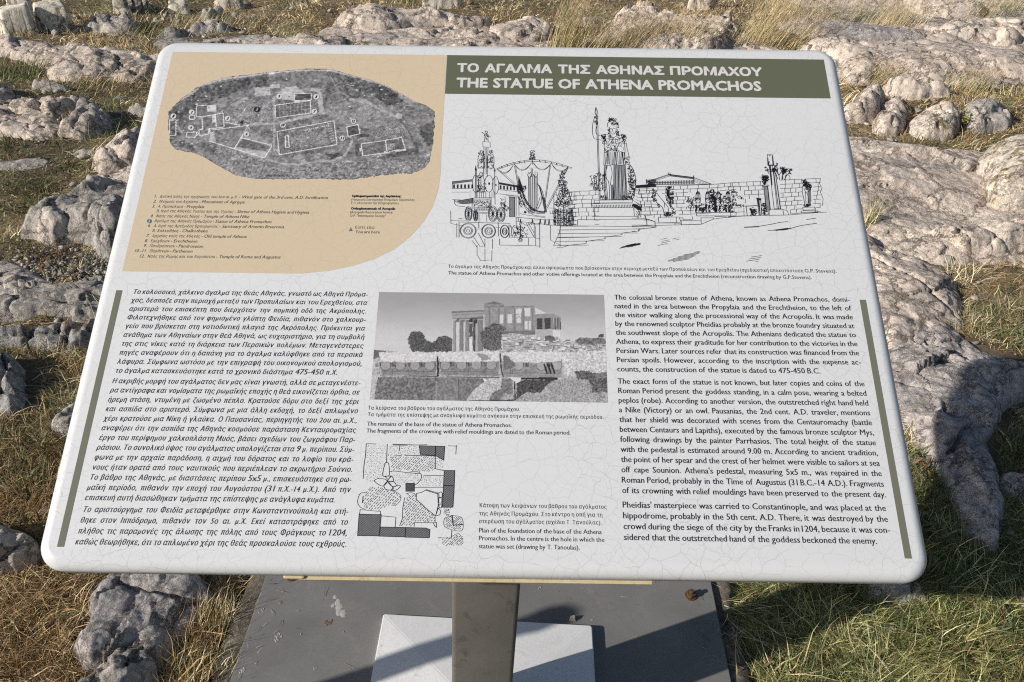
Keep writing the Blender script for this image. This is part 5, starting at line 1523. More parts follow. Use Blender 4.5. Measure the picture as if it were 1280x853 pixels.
D.line([(366,790),(366,834),(570,838)],.7); D.line([(440,778),(600,782)],.6); D.line([(571,784),(571,836),(650,842)],.6)
# ship on a pedestal, yard with festoons
D.curve([(345,293),(400,268),(468,248),(540,234),(600,228),(660,230),(735,242),(810,262),(880,284)],1.0); D.curve([(345,300),(400,278),(468,258),(540,244),(600,240),(660,242),(735,254),(810,272),(878,290)],.8)
for x,y in ((380,276),(420,262),(468,250),(506,242),(543,238),(600,234),(652,234),(692,238),(735,246),(772,256),(812,266),(850,278)): D.line([(x-3,y-3),(x+3,y+11)],1.5)
for a,b_,d in (((355,300),(462,268),38),((472,262),(592,250),46),((605,250),(728,258),46),((738,262),(850,284),36)):
    m=((a[0]+b_[0])/2,(a[1]+b_[1])/2+d); q1=((a[0]*.75+b_[0]*.25),(a[1]*.72+b_[1]*.28)+d*.78); q2=((a[0]*.25+b_[0]*.75),(a[1]*.28+b_[1]*.72)+d*.78)
    D.curve([a,q1,m,q2,b_],.8); D.curve([(a[0]+3,a[1]),(q1[0],q1[1]-5),(m[0],m[1]-6),(q2[0],q2[1]-5),b_],.5)
D.scrib([(582,158),(616,158),(612,190),(620,226),(580,226),(590,190)],50,8,.8); D.curve([(580,172),(598,160),(618,170)],1); D.line([(594,180),(578,226)],1); D.line([(602,180),(620,226)],1)
D.line([(598,228),(601,262)],.9); D.line([(366,310),(470,404)],.7); D.line([(374,306),(480,400)],.4); D.line([(472,272),(496,408)],.7); D.line([(480,272),(502,408)],.5); D.line([(728,266),(690,540)],.7); D.line([(722,266),(684,530)],.4); D.line([(848,290),(706,570)],.7); D.line([(841,290),(700,560)],.4); D.line([(852,288),(830,330)],.6)
for x in (572,588,600,612,634): D.line([(x,345),(x+ (2 if x<600 else -2),610)],.8)
D.hatch([(573,350),(588,350),(590,600),(576,600)],90,6,.45); D.hatch([(613,345),(632,345),(634,590),(616,600)],90,7,.45)
for cx in (580,622): D.curve([(cx-14,330),(cx-12,345),(cx,352),(cx+12,345),(cx+14,330)],.9); D.scrib([(cx-10,315),(cx+10,315),(cx+10,345),(cx-10,345)],16,6)
D.line([(590,285),(592,350)],.9); D.line([(600,290),(602,350)],.7)
D.curve([(490,415),(510,470),(540,540),(580,588),(630,608),(690,612)],1.2); D.curve([(502,345),(512,400),(530,460),(565,545),(600,580),(650,596),(690,598)],1.2)
D.curve([(515,450),(528,520),(560,585),(610,620),(690,632)],.9); D.hatch([(520,440),(540,520),(590,585),(650,604),(690,606),(690,596),(640,590),(596,566),(560,520),(530,440)],60,6,1.3)
D.hatch([(500,350),(512,372),(536,440),(518,450),(500,420)],70,4,1.1); D.scrib([(490,405),(550,410),(552,450),(500,470)],70,8,.8); D.fill([(488,412),(520,416),(524,440),(500,438)]); D.ell(545,430,10,9,.8)
D.curve([(520,480),(545,500),(560,520)],.8); D.ell(528,520,22,45,.8,90,300); D.ell(548,600,7,7,1); D.ell(548,600,3,3,1)
D.curve([(650,410),(672,460),(692,540),(700,600)],1.1); D.curve([(635,395),(655,440),(672,500),(675,540)],.9); D.curve([(668,470),(660,530),(640,575)],.8); D.curve([(655,490),(640,540),(622,580)],.6); D.hatch([(640,400),(654,420),(694,545),(698,600),(684,600),(672,520)],75,5,.8)
D.scrib([(500,480),(545,490),(540,560),(504,560)],40,9,.6); D.curve([(510,610),(560,620),(690,640)],.7)
D.line([(482,636),(700,656),(748,654)],1); D.line([(482,664),(720,690)],.7); D.line([(484,636),(484,700)],.8); D.line([(500,640),(500,664)],.6); D.line([(440,632),(482,632)],.6)
for x in (515,600,655,690,718): D.line([(x,648),(x-6,690)],1.6); D.line([(x,650),(x+5,686)],1.3)
D.curve([(520,672),(560,694),(596,672)],.7); D.curve([(604,674),(630,692),(652,674)],.7)
D.line([(515,690),(515,780)],2.2); D.scrib([(470,700),(560,700),(560,780),(470,780)],70,11,.7); D.ell(514,798,13,13,1); D.ell(514,796,6,6,.8)
D.curve([(470,780),(490,740),(515,720),(540,740),(562,780)],.8); D.line([(556,680),(612,780),(650,790)],.7); D.line([(570,676),(612,750)],.6); D.line([(612,680),(612,782)],.8)
D.line([(440,690),(452,720),(448,770)],1); D.line([(452,700),(470,740),(455,775)],.9)
D.line([(650,692),(652,853)],.8); D.line([(622,700),(622,840)],.5)
# trophy with fence
D.scrib([(796,312),(824,312),(828,365),(796,365)],40,8,.9); D.ell(812,325,8,12,.9); D.curve([(782,385),(795,376),(830,376),(846,388),(838,402),(790,402),(782,385)],.9); D.scrib([(782,376),(846,378),(842,404),(784,404)],40,8,.8)
D.scrib([(786,400),(838,402),(864,470),(868,560),(760,560),(772,470)],170,12,.8)
for cx,cy in ((800,470),(826,458),(850,470),(782,535),(816,530),(846,535)): D.ell(cx,cy,13,26,1.0,n=14); D.ell(cx,cy,3,5,.9,n=8)
D.line([(752,470),(752,690)],.9)
for i,x in enumerate(range(754,888,11)): D.line([(x,566+(i%3)*6),(x,694)],1.2)
D.line([(750,600),(886,606)],1.1); D.line([(750,640),(886,646)],1.1); D.line([(750,672),(886,678)],.9); D.scrib([(752,580),(884,584),(884,690),(752,690)],150,9,.7)
D.line([(725,590),(725,610),(742,610),(742,590)],.6); D.line([(720,570),(750,572)],.5); D.line([(700,692),(886,696)],.7)
D.wall([(862,460),(912,458)],[(880,690),(912,690)],8,38,.6,seed=3)
# steps left of the pedestal
D.line([(728,690),(728,800),(800,836)],.6)
for y0,y1,x0 in ((700,700,800),(728,724,796),(754,750,788),(782,778,776),(808,806,764),(836,834,748)): D.line([(x0,y0),(1000,y1)],.65)
for a in ((800,696,796,728),(794,728,788,754),(786,754,778,782),(774,782,764,808),(762,808,750,836)): D.line([(a[0],a[1]),(a[2],a[3])],.6)
# statue group in its own view
D.view(700,130,4.742)
D.line([(-20,722),(400,728),(565,720)],.75); D.line([(0,726),(0,846)],.7)
for i,(y0,x1,y1) in enumerate(((748,500,742),(770,460,766),(792,365,786),(816,262,812),(840,155,838))): D.line([(-15,y0),(x1,y1)],.65)
D.curve([(20,850),(60,838),(150,828),(160,815),(262,800),(270,790),(362,776),(372,766),(460,755),(470,745),(569,732)],.8)
D.line([(-20,853),(20,850)],.6)
D.hatch([(370,845),(440,828),(478,826),(470,836),(400,850),(352,858)],-12,3,.9)
D.hatch([(600,800),(700,790),(716,800),(620,835),(560,845)],-12,7,.6,broken=60,wob=1)
D.poly([(202,572),(430,570),(430,584),(202,588)],.7); D.line([(182,592),(438,594),(486,606)],1.1); D.line([(182,592),(200,616),(438,616),(480,632)],.7); D.line([(430,572),(486,604),(476,630)],.8)
D.hatch([(196,600),(440,600),(440,614),(200,614)],78,9,.9); D.hatch([(440,598),(484,610),(478,628),(440,612)],30,3,1.2)
D.line([(204,616),(204,668)],.7); D.line([(436,618),(440,664)],.7); D.line([(480,630),(478,668)],.7); D.line([(192,668),(456,668),(456,684)],.7); D.line([(104,686),(512,684),(562,700)],.8); D.line([(104,686),(102,720)],.7); D.line([(512,684),(514,720)],.7); D.line([(562,700),(562,720)],.7)
wl=[(178,590),(490,590),(490,700),(178,700)]
D.wall([(50,522),(232,514)],[(76,715),(190,715)],8,44,.6,skip=[[(100,684),(200,684),(200,730),(100,730)]],seed=5)
D.line([(50,524),(60,560),(58,620),(76,640),(80,716)],.6)
D.scrib([(182,430),(205,418),(262,412),(262,520),(200,512),(180,480)],90,10,.7); 
for a in ((200,510,184,440),(206,510,200,425),(212,512,218,430),(220,510,240,415),(250,510,254,420)): D.line([(a[0],a[1]),(a[2],a[3])],.9)
# spear and raised arm
D.line([(215,68),(232,568)],.9); D.line([(222,68),(238,568)],.7); D.poly([(212,20),(206,52),(214,72),(224,52)],.9); D.line([(212,22),(214,70)],.7)
D.curve([(208,74),(198,100),(192,140),(194,185),(208,208),(246,216)],.9); D.curve([(224,92),(220,120),(212,150),(214,176),(226,186),(248,188)],.8); D.scrib([(200,76),(228,76),(228,118),(204,118)],30,6,.7)
# head with crested helmet
D.curve([(284,140),(280,122),(290,108),(312,100),(334,108),(345,124),(342,140)],1.0); D.curve([(294,92),(306,84),(320,90),(330,104)],1.1); D.curve([(296,100),(304,88),(318,96),(326,108)],.8); D.scrib([(292,84),(330,92),(346,124),(284,126)],70,7,.8)
D.curve([(292,138),(293,158),(300,174),(314,180),(326,172),(332,156),(332,138)],.8); D.line([(296,146),(306,146)],1.1); D.line([(316,146),(326,146)],1.1); D.line([(311,148),(309,160),(314,161)],.7); D.line([(304,168),(318,168)],.9)
D.scrib([(284,140),(294,140),(300,180),(300,205),(286,200)],36,6,1.0); D.scrib([(332,140),(344,138),(348,180),(352,205),(336,196)],36,6,1.0)
# shoulders, bodice, arms
D.curve([(246,188),(270,180),(296,190),(316,200),(340,190),(374,182),(390,196)],.8); D.scrib([(246,186),(274,180),(266,235),(250,235)],60,8,.9); D.scrib([(366,182),(390,190),(392,235),(372,235)],60,8,.9)
D.curve([(280,205),(300,212),(316,208),(336,212),(358,204)],.8); D.ell(318,222,12,12,.7); D.curve([(270,222),(300,238),(318,232),(344,238),(368,222)],.8); D.scrib([(276,200),(362,200),(362,236),(276,236)],40,7,.55)
D.curve([(262,230),(262,260),(264,284)],.8); D.curve([(378,230),(384,260),(384,300),(380,330)],.8); D.curve([(392,232),(398,270),(408,310),(408,350)],.8); D.line([(382,316),(414,322)],1.3); D.line([(382,308),(412,314)],.7)
D.scrib([(380,322),(412,326),(412,360),(384,356)],20,7,.8)
D.curve([(290,238),(304,262),(318,278)],.8); D.curve([(350,238),(336,262),(318,278)],.8); D.curve([(268,288),(290,280),(318,280),(350,280),(378,290)],1.0); D.scrib([(270,240),(370,240),(374,284),(268,284)],55,12,.55)
# tunic folds
for i,x in enumerate(np.linspace(262,384,19)): D.line([(x+6*math.sin(i),286),(x+(x-322)*.05+2*math.sin(i*2.1),360)],.6 if i%3 else .9)
D.curve([(258,362),(290,366),(322,360),(360,366),(392,358)],1.0)
D.curve([(280,368),(272,400),(274,440),(286,460),(292,500),(292,565)],.9); D.curve([(300,366),(308,410),(302,450),(298,480)],.7)
for i,x in enumerate(np.linspace(318,388,15)): D.curve([(x,364),(x+(x-330)*.10+1.5*math.sin(i*1.7),460),(x+(x-330)*.22,566)],1.05 if i%2 else .6)
for i,x in enumerate((262,268,274)): D.curve([(x,364),(x-2,450),(x+3+i*2,540),(x+8,562)],.8)
D.line([(262,364),(262,520),(272,560)],.9); D.scrib([(240,545),(275,545),(275,568),(240,568)],26,7,.9); D.scrib([(366,545),(410,545),(414,568),(366,568)],34,7,1.0); D.hatch([(300,480),(318,480),(322,566),(302,566)],88,5,.9)
D.line([(238,568),(430,568)],.9)
# shield and serpent
D.curve([(408,352),(430,385),(446,430),(448,480),(440,540),(428,566)],1.0); D.scrib([(404,358),(426,386),(444,430),(446,490),(434,560),(406,560),(410,470),(404,420)],190,9,.95)
D.line([(450,488),(569,478)],1.6); D.line([(450,497),(569,490)],1.2); D.hatch([(452,486),(569,477),(569,492),(452,498)],75,4,1.2); D.hatch([(510,452),(569,446),(569,470),(522,474)],-8,4,1.1)
D.wall([(448,508),(700,488)],[(490,690),(700,690)],7,46,.6,skip=[[(440,500),(500,600),(490,700),(440,700)],[(540,500),(700,480),(700,700),(540,700)]],seed=8)
# ---- middle group
D.view(790,190,8.531)
fig=[[(215,400),(350,470),(440,400),(445,580),(500,690),(340,690),(290,580),(200,490)],[(600,430),(1109,410),(1109,650),(690,650),(560,560)],[(290,690),(1109,640),(1109,720),(740,780),(0,800),(0,700),(280,700)]]
D.wall([(40,384),(400,366),(850,348),(1109,328)],[(60,706),(600,706),(850,690),(1109,660)],9,88,.75,skip=fig,seed=9)
D.poly([(150,322),(395,240),(655,272),(850,345),(160,350)],1.0)
D.hatch([(165,322),(395,243),(400,262),(250,312),(180,330)],-18,11,.6); D.hatch([(400,243),(650,275),(650,292),(400,262)],7,6,1.2); D.hatch([(660,275),(850,345),(700,340),(660,322)],20,11,.6); D.hatch([(180,318),(655,302),(655,345),(180,350)],90,17,1.6); D.line([(160,332),(660,322)],1.6); D.line([(160,350),(850,345)],1.4)
D.ell(395,235,12,10,1.1,n=10); D.line([(655,255),(660,345)],2.2); D.line([(152,295),(152,335)],1.8); D.fill([(170,340),(235,336),(235,372),(172,374)]); D.hatch([(40,360),(170,350),(172,380),(40,384)],80,9,2.4)
# small columns: two single figures
D.scrib([(360,410),(382,372),(412,372),(438,440),(440,560),(424,575),(380,575),(366,470)],150,14,1.3); D.fill([(384,372),(404,370),(410,398),(386,400)]); D.hatch([(366,410),(392,410),(396,480),(372,470)],80,6,2.2)
D.curve([(225,400),(250,440),(235,480),(262,540),(320,590),(345,670)],1.5); D.curve([(262,440),(300,490),(350,550),(385,600),(380,680)],1.1); D.scrib([(216,395),(262,420),(262,540),(300,580),(290,592),(230,520),(205,470)],60,14,1.1); D.curve([(310,500),(340,540),(350,600)],.8); D.scrib([(330,650),(430,650),(440,692),(340,692)],50,13,1.3); D.scrib([(395,590),(440,585),(490,690),(440,660)],30,14,.8)
D.poly([(280,698),(470,696),(472,755),(284,758)],.9); D.line([(470,696),(500,696),(522,750),(472,756)],.8); D.line([(250,760),(455,760),(457,780),(523,780),(523,764),(458,762)],.8); D.line([(240,786),(735,774),(865,718),(1000,700),(1109,690)],.9)
D.poly([(522,734),(735,730),(738,772),(526,778)],.8); D.line([(735,704),(865,704),(868,718)],.8); D.line([(510,704),(540,704),(545,725),(640,722)],.8); D.line([(640,690),(648,722)],.8); D.line([(735,704),(735,730)],.8); D.line([(160,715),(245,745),(245,782)],.9); D.line([(155,720),(158,780)],.9); D.line([(0,716),(160,714)],.9); D.line([(0,782),(250,784)],1.3); D.line([(0,800),(258,800),(250,788)],.8); D.line([(0,824),(160,818),(258,800)],.8); D.line([(0,850),(75,846),(75,830)],.8); D.line([(60,610),(88,700)],.7); D.line([(20,600),(22,690)],.8); D.hatch([(5,560),(40,560),(105,610),(95,632),(5,580)],30,6,2)
# four-horse team
for cx in (702,806,918,1022):
    D.ell(cx,470,22,48,1.2); D.fill([(cx-24,470),(cx-14,430),(cx+14,430),(cx+24,470),(cx+12,448),(cx-10,448)]); D.curve([(cx-26,490),(cx-22,530),(cx-18,560)],1.2); D.curve([(cx+26,490),(cx+24,530),(cx+20,560)],1.2); D.ell(cx,520,22,26,.9); D.curve([(cx-6,450),(cx-8,480),(cx,505),(cx+8,480),(cx+6,450)],.8)
    for dx in (-20,18): D.scrib([(cx+dx-9,570),(cx+dx+9,570),(cx+dx+8,640),(cx+dx-8,640)],26,10,1.7)
    D.curve([(cx-12,566),(cx-10,600),(cx-14,640)],.9); D.curve([(cx+8,566),(cx+12,600),(cx+8,640)],.9)
D.scrib([(840,400),(868,400),(890,470),(905,640),(850,640),(832,480)],120,16,1.5); D.hatch([(868,490),(885,490),(908,640),(880,640)],82,6,1.6); D.ell(852,415,14,18,1.4)
D.scrib([(560,490),(690,480),(690,520),(640,545),(690,560),(690,610),(570,600),(620,560),(560,520)],50,20,1.0); D.scrib([(930,440),(1000,440),(1000,640),(940,640)],60,16,1.3); D.scrib([(740,560),(790,560),(780,640),(740,640)],34,14,1.5)
D.line([(690,650),(1090,646)],1.2); D.line([(690,684),(1098,684)],1.3); D.line([(690,650),(684,684)],.9); D.line([(1095,640),(1109,650)],1.2); D.line([(880,690),(1000,694),(1004,706)],.8)
# ---- right group
D.view(910,180,7.754)
sk=[[(340,300),(500,300),(510,640),(350,640)],[(170,520),(400,520),(400,700),(170,700)],[(0,440),(150,440),(150,620),(0,620)],[(715,340),(805,340),(845,660),(715,660)],[(380,630),(600,630),(600,720),(380,720)]]
D.wall([(0,380),(340,362),(600,348),(895,335)],[(0,706),(400,695),(700,672),(920,655)],8,76,.7,skip=sk,seed=12)
D.line([(0,715),(100,700),(590,690),(860,668),(960,662)],.9); D.line([(895,335),(885,385),(910,430),(895,470),(920,530),(915,600)],.7)
D.poly([(380,104),(426,100),(442,205),(384,205)],.9); D.fill([(424,104),(434,120),(446,205),(432,205)]); D.line([(384,205),(440,205),(452,212),(390,212),(384,205)],1.8); D.line([(394,112),(402,120),(410,108)],1.2); D.line([(385,140),(390,200)],2.0)
D.line([(398,212),(446,632)],1.0); D.line([(430,212),(476,630)],.8); D.line([(448,212),(504,628)],1.0); D.line([(462,300),(510,628)],.8); D.hatch([(400,215),(412,215),(430,400),(420,400)],85,5,.9); D.line([(438,240),(488,630)],1.3)
random.seed(5)
def twig(x,y,a,L,d):
    x1,y1=x+L*cos(a),y-L*sin(a); D.line([(x,y),(x1,y1)],.75+.25*d)
    if d>0:
        for k in range(3): twig(x1,y1,a+random.uniform(-.75,.75),L*random.uniform(.55,.85),d-1)
for x,y,a in ((500,350,1.75),(520,350,1.4),(545,350,1.1),(480,340,1.9),(530,345,1.6)): twig(x,y,a,44,3)
for x,y,a in ((395,290,2.1),(390,250,2.3),(398,270,2.7),(400,220,2.0),(470,230,1.3),(460,250,1.8)): twig(x,y,a,20,2)
D.poly([(555,350),(552,310),(575,300),(598,312),(600,350)],.8)
D.scrib([(335,310),(390,318),(388,350),(350,395),(335,360)],110,13,1.5); D.line([(305,322),(345,330)],1.3); D.line([(330,402),(390,400),(386,412),(336,412)],1.6); D.hatch([(344,412),(380,412),(408,650),(372,655)],84,9,.8); D.line([(344,412),(370,655)],1.1); D.line([(384,412),(410,640)],1.3)
D.hatch([(275,525),(320,530),(318,550),(280,545)],5,5,2.2); D.line([(282,545),(300,695)],1); D.line([(300,548),(312,695)],1); D.line([(316,548),(326,690)],1.6); D.scrib([(330,580),(355,575),(375,640),(352,690),(335,690)],50,14,1.5); D.hatch([(286,548),(300,548),(314,690),(304,690)],84,5,.9)
D.line([(165,605),(280,600)],2.4); D.line([(175,610),(185,698)],1.3); D.line([(176,600),(272,698)],.0001); D.scrib([(210,625),(255,615),(285,655),(270,695),(215,695),(225,660)],60,13,1.5); D.poly([(352,660),(386,656),(390,685),(352,690)],1.2)
D.poly([(395,640),(530,636),(540,692),(400,694)],.9); D.line([(530,636),(575,650),(585,690),(540,692)],.8); D.line([(446,630),(515,630)],1.4)
D.scrib([(0,460),(85,460),(95,500),(60,510),(0,505)],30,16,1.1); D.scrib([(0,520),(40,510),(95,545),(90,580),(40,600),(40,660),(0,660)],70,15,1.3); D.scrib([(100,490),(145,510),(140,540),(100,520)],14,12,.9); D.scrib([(75,590),(155,590),(150,612),(75,612)],24,11,.9)
D.scrib([(722,345),(752,345),(800,400),(800,440),(760,440),(722,400)],120,13,1.5); D.curve([(720,410),(718,460),(735,540),(745,610)],1.2); D.hatch([(772,440),(800,440),(806,605),(780,605)],86,8,.9); D.curve([(745,470),(770,490),(775,560),(768,605)],1.0); D.line([(750,470),(755,605)],.8); D.curve([(735,440),(760,470),(800,450)],1.1); D.scrib([(735,590),(800,590),(800,614),(740,614)],30,9,1.4)
D.poly([(722,616),(838,614),(845,640),(728,644)],1.0); D.line([(708,650),(868,650),(870,664),(706,668),(708,650)],.9)
D.line([(158,808),(300,800),(420,780),(500,762),(580,755)],1.3); D.line([(158,812),(300,806)],1.0); D.line([(760,734),(850,722)],1.3)
D.curve([(385,840),(560,830),(700,795),(860,770)],1.3); D.hatch([(420,838),(600,815),(640,812),(560,836),(460,842)],-8,4,1.3)
D.view(790,130,3.793)
D.hatch([(160,746),(240,718),(318,698),(322,706),(270,736),(200,748)],-9,4.6,1.0); D.hatch([(540,748),(570,722),(616,718),(596,748)],-8,8,.9); D.hatch([(-30,672),(40,660),(38,668),(-20,682)],-9,3,1.0)
D.build('reconstruction_drawing', Z2, M_INK)

# ------------------------------------------------------------------ plan of the foundation
random.seed(21)
Pn = Ink(440, 550, 6.093)
def dark(poly, a=-50): Pn.hatch(poly, a, 9.0, .85); Pn.poly(poly, 1.3)
dark([(512,46),(636,48),(634,120),(520,112)]); dark([(638,48),(706,50),(698,156),(634,120)])
dark([(702,234),(782,234),(778,350),(696,348)]); dark([(696,350),(778,352),(768,514),(688,514)])
dark([(54,568),(222,570),(206,732),(42,730)]); dark([(218,664),(408,668),(404,740),(204,734)]); dark([(408,668),(560,672),(592,684),(588,746),(404,742)])
# solid ground under the hatching so that the blocks read dark
Pg = Ink(440, 550, 6.093)
for q in ([(512,46),(706,50),(698,156),(634,120),(520,112)], [(702,234),(782,234),(768,514),(688,514)], [(54,568),(222,570),(218,664),(560,672),(592,684),(588,746),(42,730)], [(410,332),(472,332),(472,392),(410,392)]): Pg.fill(q)
Pg.build('plan_shading', Z1, M_SHADE)
for w_ in (2.6,): Pn.line([(108,30),(102,120),(90,200),(84,296)],1.1); Pn.line([(108,30),(182,32)],1.1); Pn.line([(310,34),(500,40),(570,38)],1.3); Pn.line([(312,40),(420,42)],1.0)
Pn.line([(268,34),(262,176)],1); Pn.line([(364,44),(360,84)],.7); Pn.line([(400,118),(634,122)],1.4); Pn.line([(316,124),(378,118)],1.0); Pn.line([(634,124),(634,220),(700,236)],1.1)
Pn.dots([(112,40),(260,40),(256,170),(240,270),(200,300),(150,330),(90,296),(108,180)],10,.6,3.2); Pn.dots([(272,40),(505,44),(518,112),(400,116),(330,120),(275,170)],10,.6,4); Pn.hatch([(290,130),(628,126),(630,240),(520,246),(300,230)],-45,10,.65,broken=18,wob=1); Pn.dots([(640,130),(696,150),(694,232),(640,214)],10,.6,5)
Pn.curve([(250,180),(262,170),(278,182),(284,230),(280,272),(236,276),(240,220),(250,180)],.8)
Pn.curve([(290,244),(320,238),(420,250),(512,258)],1.2); Pn.line([(545,270),(696,274)],1.1); Pn.dots([(300,250),(510,262),(520,300),(480,350),(400,350),(330,340),(310,290)],9,.6,2.5); Pn.dots([(540,276),(692,280),(688,360),(490,360),(520,320)],9,.6,2.6); Pn.line([(480,364),(690,362)],.7)
Pn.curve([(440,246),(480,240),(520,256),(528,290),(500,330),(468,348)],.9)
Pn.poly([(410,332),(474,332),(474,392),(410,392)],1.4); Pn.hatch([(410,332),(474,332),(474,392),(410,392)],-45,6,.8)
for q in ([(166,312),(196,296),(250,300),(266,322),(236,352),(200,340)],[(270,310),(300,276),(316,312),(290,322)],[(240,350),(268,320),(300,350),(312,378),(260,380)],[(268,316),(316,318),(336,352),(300,352)],[(312,362),(350,348),(368,354),(340,380),(300,386)],[(250,276),(280,278),(300,276),(272,300)]): Pn.curve(q+[q[0]],.95)
Pn.curve([(100,400),(60,412),(42,470),(60,510),(100,530)],.7); Pn.line([(84,430),(80,480)],1.8); Pn.hatch([(110,390),(160,350),(240,370),(330,392),(370,440),(330,500),(270,505),(200,545),(100,528),(74,480)],-48,11,.7,broken=22,wob=1); Pn.curve([(320,390),(366,420),(368,460),(330,500),(300,500)],.5)
Pn.curve([(412,412),(440,404),(470,408),(486,426)],.9); Pn.line([(400,440),(386,520),(384,600),(362,655)],.8); Pn.hatch([(420,415),(480,420),(486,450),(560,512),(632,580),(632,626),(470,632),(470,660),(368,656),(390,590),(392,500)],-48,10,.75,broken=20,wob=1)
Pn.line([(490,410),(530,400),(566,380),(652,404),(656,500),(636,580),(560,520),(488,452),(490,410)],.95); Pn.line([(566,386),(650,412)],1.3)
for q in ([(660,404),(676,396),(688,410),(684,440),(662,436)],[(660,440),(684,446),(682,484),(660,480)],[(662,490),(684,492),(680,520),(662,516)],[(656,520),(676,540),(668,572),(636,580)]): Pn.poly(q,.85)
Pn.poly([(62,532),(218,546),(214,570),(56,566)],.8); Pn.line([(228,580),(334,590),(328,662)],.8); Pn.line([(472,660),(474,630),(620,632)],.9); Pn.poly([(618,632),(644,630),(642,668),(626,652)],.9); Pn.line([(632,584),(632,626)],.7)
Pn.dots([(700,520),(748,520),(730,580),(704,570)],8,.7,5); Pn.curve([(760,575),(830,590),(846,640),(836,690),(780,690),(706,660),(704,600),(740,585),(760,575)],.6); Pn.hatch([(760,578),(828,592),(840,640),(830,688),(780,686),(708,660),(708,602)],-40,9,.7,broken=14,wob=1)
Pn.line([(762,575),(770,650),(846,646)],2.0); Pn.line([(760,684),(756,750),(654,746)],.95); Pn.curve([(752,740),(810,714),(840,760)],.5); Pn.hatch([(680,760),(800,720),(850,740),(850,805),(676,808)],-45,12,.75,broken=18,wob=1)
Pn.line([(732,46),(796,48)],1.0); Pn.line([(794,44),(790,110)],1.0); Pn.dots([(690,550),(740,520),(740,580),(700,584)],7,.6,4)
Pn.build('plan_drawing', Z2, M_INK)

# ------------------------------------------------------------------ printed half-tone pictures
class Print:
    def __init__(s, px_tl, px_br, w, h, zx, zy, k):
        s.zx, s.zy, s.k = zx, zy, k
        s.A0, s.A1 = np.array(px_tl), np.array(px_br); s.w, s.h = w, h
        s.X, s.Y = np.meshgrid(np.linspace(s.A0[0], s.A1[0], w), np.linspace(s.A0[1], s.A1[1], h))
        s.I = np.full((h, w), 0.5)
        s.u, s.v = (s.X - s.A0[0]) * 1000, (s.Y - s.A0[1]) * 1000     # millimetres
    def P(s, p): return ppt(p[0] / s.k + s.zx, p[1] / s.k + s.zy)
    def view(s, zx, zy, k): s.zx, s.zy, s.k = zx, zy, k
    def m(s, pts):
        Q = [s.P(p) for p in pts]
        x0, x1 = min(q[0] for q in Q), max(q[0] for q in Q); y0, y1 = min(q[1] for q in Q), max(q[1] for q in Q)
        return pip(s.X, s.Y, Q)
    def fill(s, pts, val, n=0.0, sc=0.5, seed=0, ragged=0.0):
        if ragged:
            ox, oy = s.X, s.Y
            s.X = ox + ragged * 0.001 * fbm(s.u * .35, s.v * .35, seed=seed, octv=4); s.Y = oy + ragged * 0.001 * fbm(s.u * .35 + 9, s.v * .35, seed=seed + 1, octv=4)
            mm = s.m(pts); s.X, s.Y = ox, oy
        else: mm = s.m(pts)
        if n: val = val + n * fbm(s.u * sc, s.v * sc, seed=seed + 5, octv=4, gain=.65) * 1.8
        s.I = np.where(mm, val, s.I)
        return mm
    def line(s, pts, wpx, val, ragged=0.0):
        Q = [s.P(p) for p in pts]
        X, Y = s.X, s.Y
        if ragged: X = X + ragged * 0.001 * fbm(s.u * .4, s.v * .4, seed=3); Y = Y + ragged * 0.001 * fbm(s.u * .4 + 5, s.v * .4, seed=4)
        d = segdist(X, Y, Q, closed=False)
        s.I = np.where(d < wpx * 0.0005, val, s.I)
    def build(s, name, z, cut=None):
        lin = np.clip(s.I, 0, 1) ** 2.2
        V = np.stack([s.X.ravel(), -s.Y.ravel(), np.full(s.X.size, z)], 1)
        q = grid_faces(s.w, s.h)[:, ::-1]
        col = np.stack([lin.ravel() * .985, lin.ravel() * .98, lin.ravel() * 1.02], 1)
        if cut is not None:
            c_ = cut.ravel(); q = q[c_[q].all(1)]; used = np.unique(q); rm = np.full(s.X.size, -1); rm[used] = np.arange(len(used)); V = V[used]; col = col[used]; q = rm[q]
        return overlay(name, mesh_np(name, V, q, M_PHOTO, smooth=False, col=col))
tl, br = ppt(473.9, 365.2), ppt(759.8, 503.6)
Ph = Print(tl, br, 440, 228, 465, 360, 4.267)
y_ = np.clip(Ph.v / Ph.v.max(), 0, 1)
Ph.I = 0.60 + 0.20 * sstep(0, 0.5, y_) + 0.02 * fbm(Ph.u * .05, Ph.v * .12, seed=2)
Ph.fill([(-30,600),(-30,300),(10,330),(200,345),(420,330),(640,335),(1300,330),(1300,640),(-30,640)],0.66,.14,.5,1)
Ph.fill([(-20,330),(60,335),(110,345),(60,362),(-20,390)],.36,.05)
Ph.fill([(-20,385),(40,395),(40,640),(-20,640)],.72,.15,.8,4)
# trees
for q,v in (([(195,300),(190,270),(205,240),(230,228),(268,238),(285,275),(320,290),(345,285),(350,262),(400,258),(430,275),(432,345),(215,348)],.30),):
    Ph.fill(q,v,.16,.9,7,ragged=2.2)
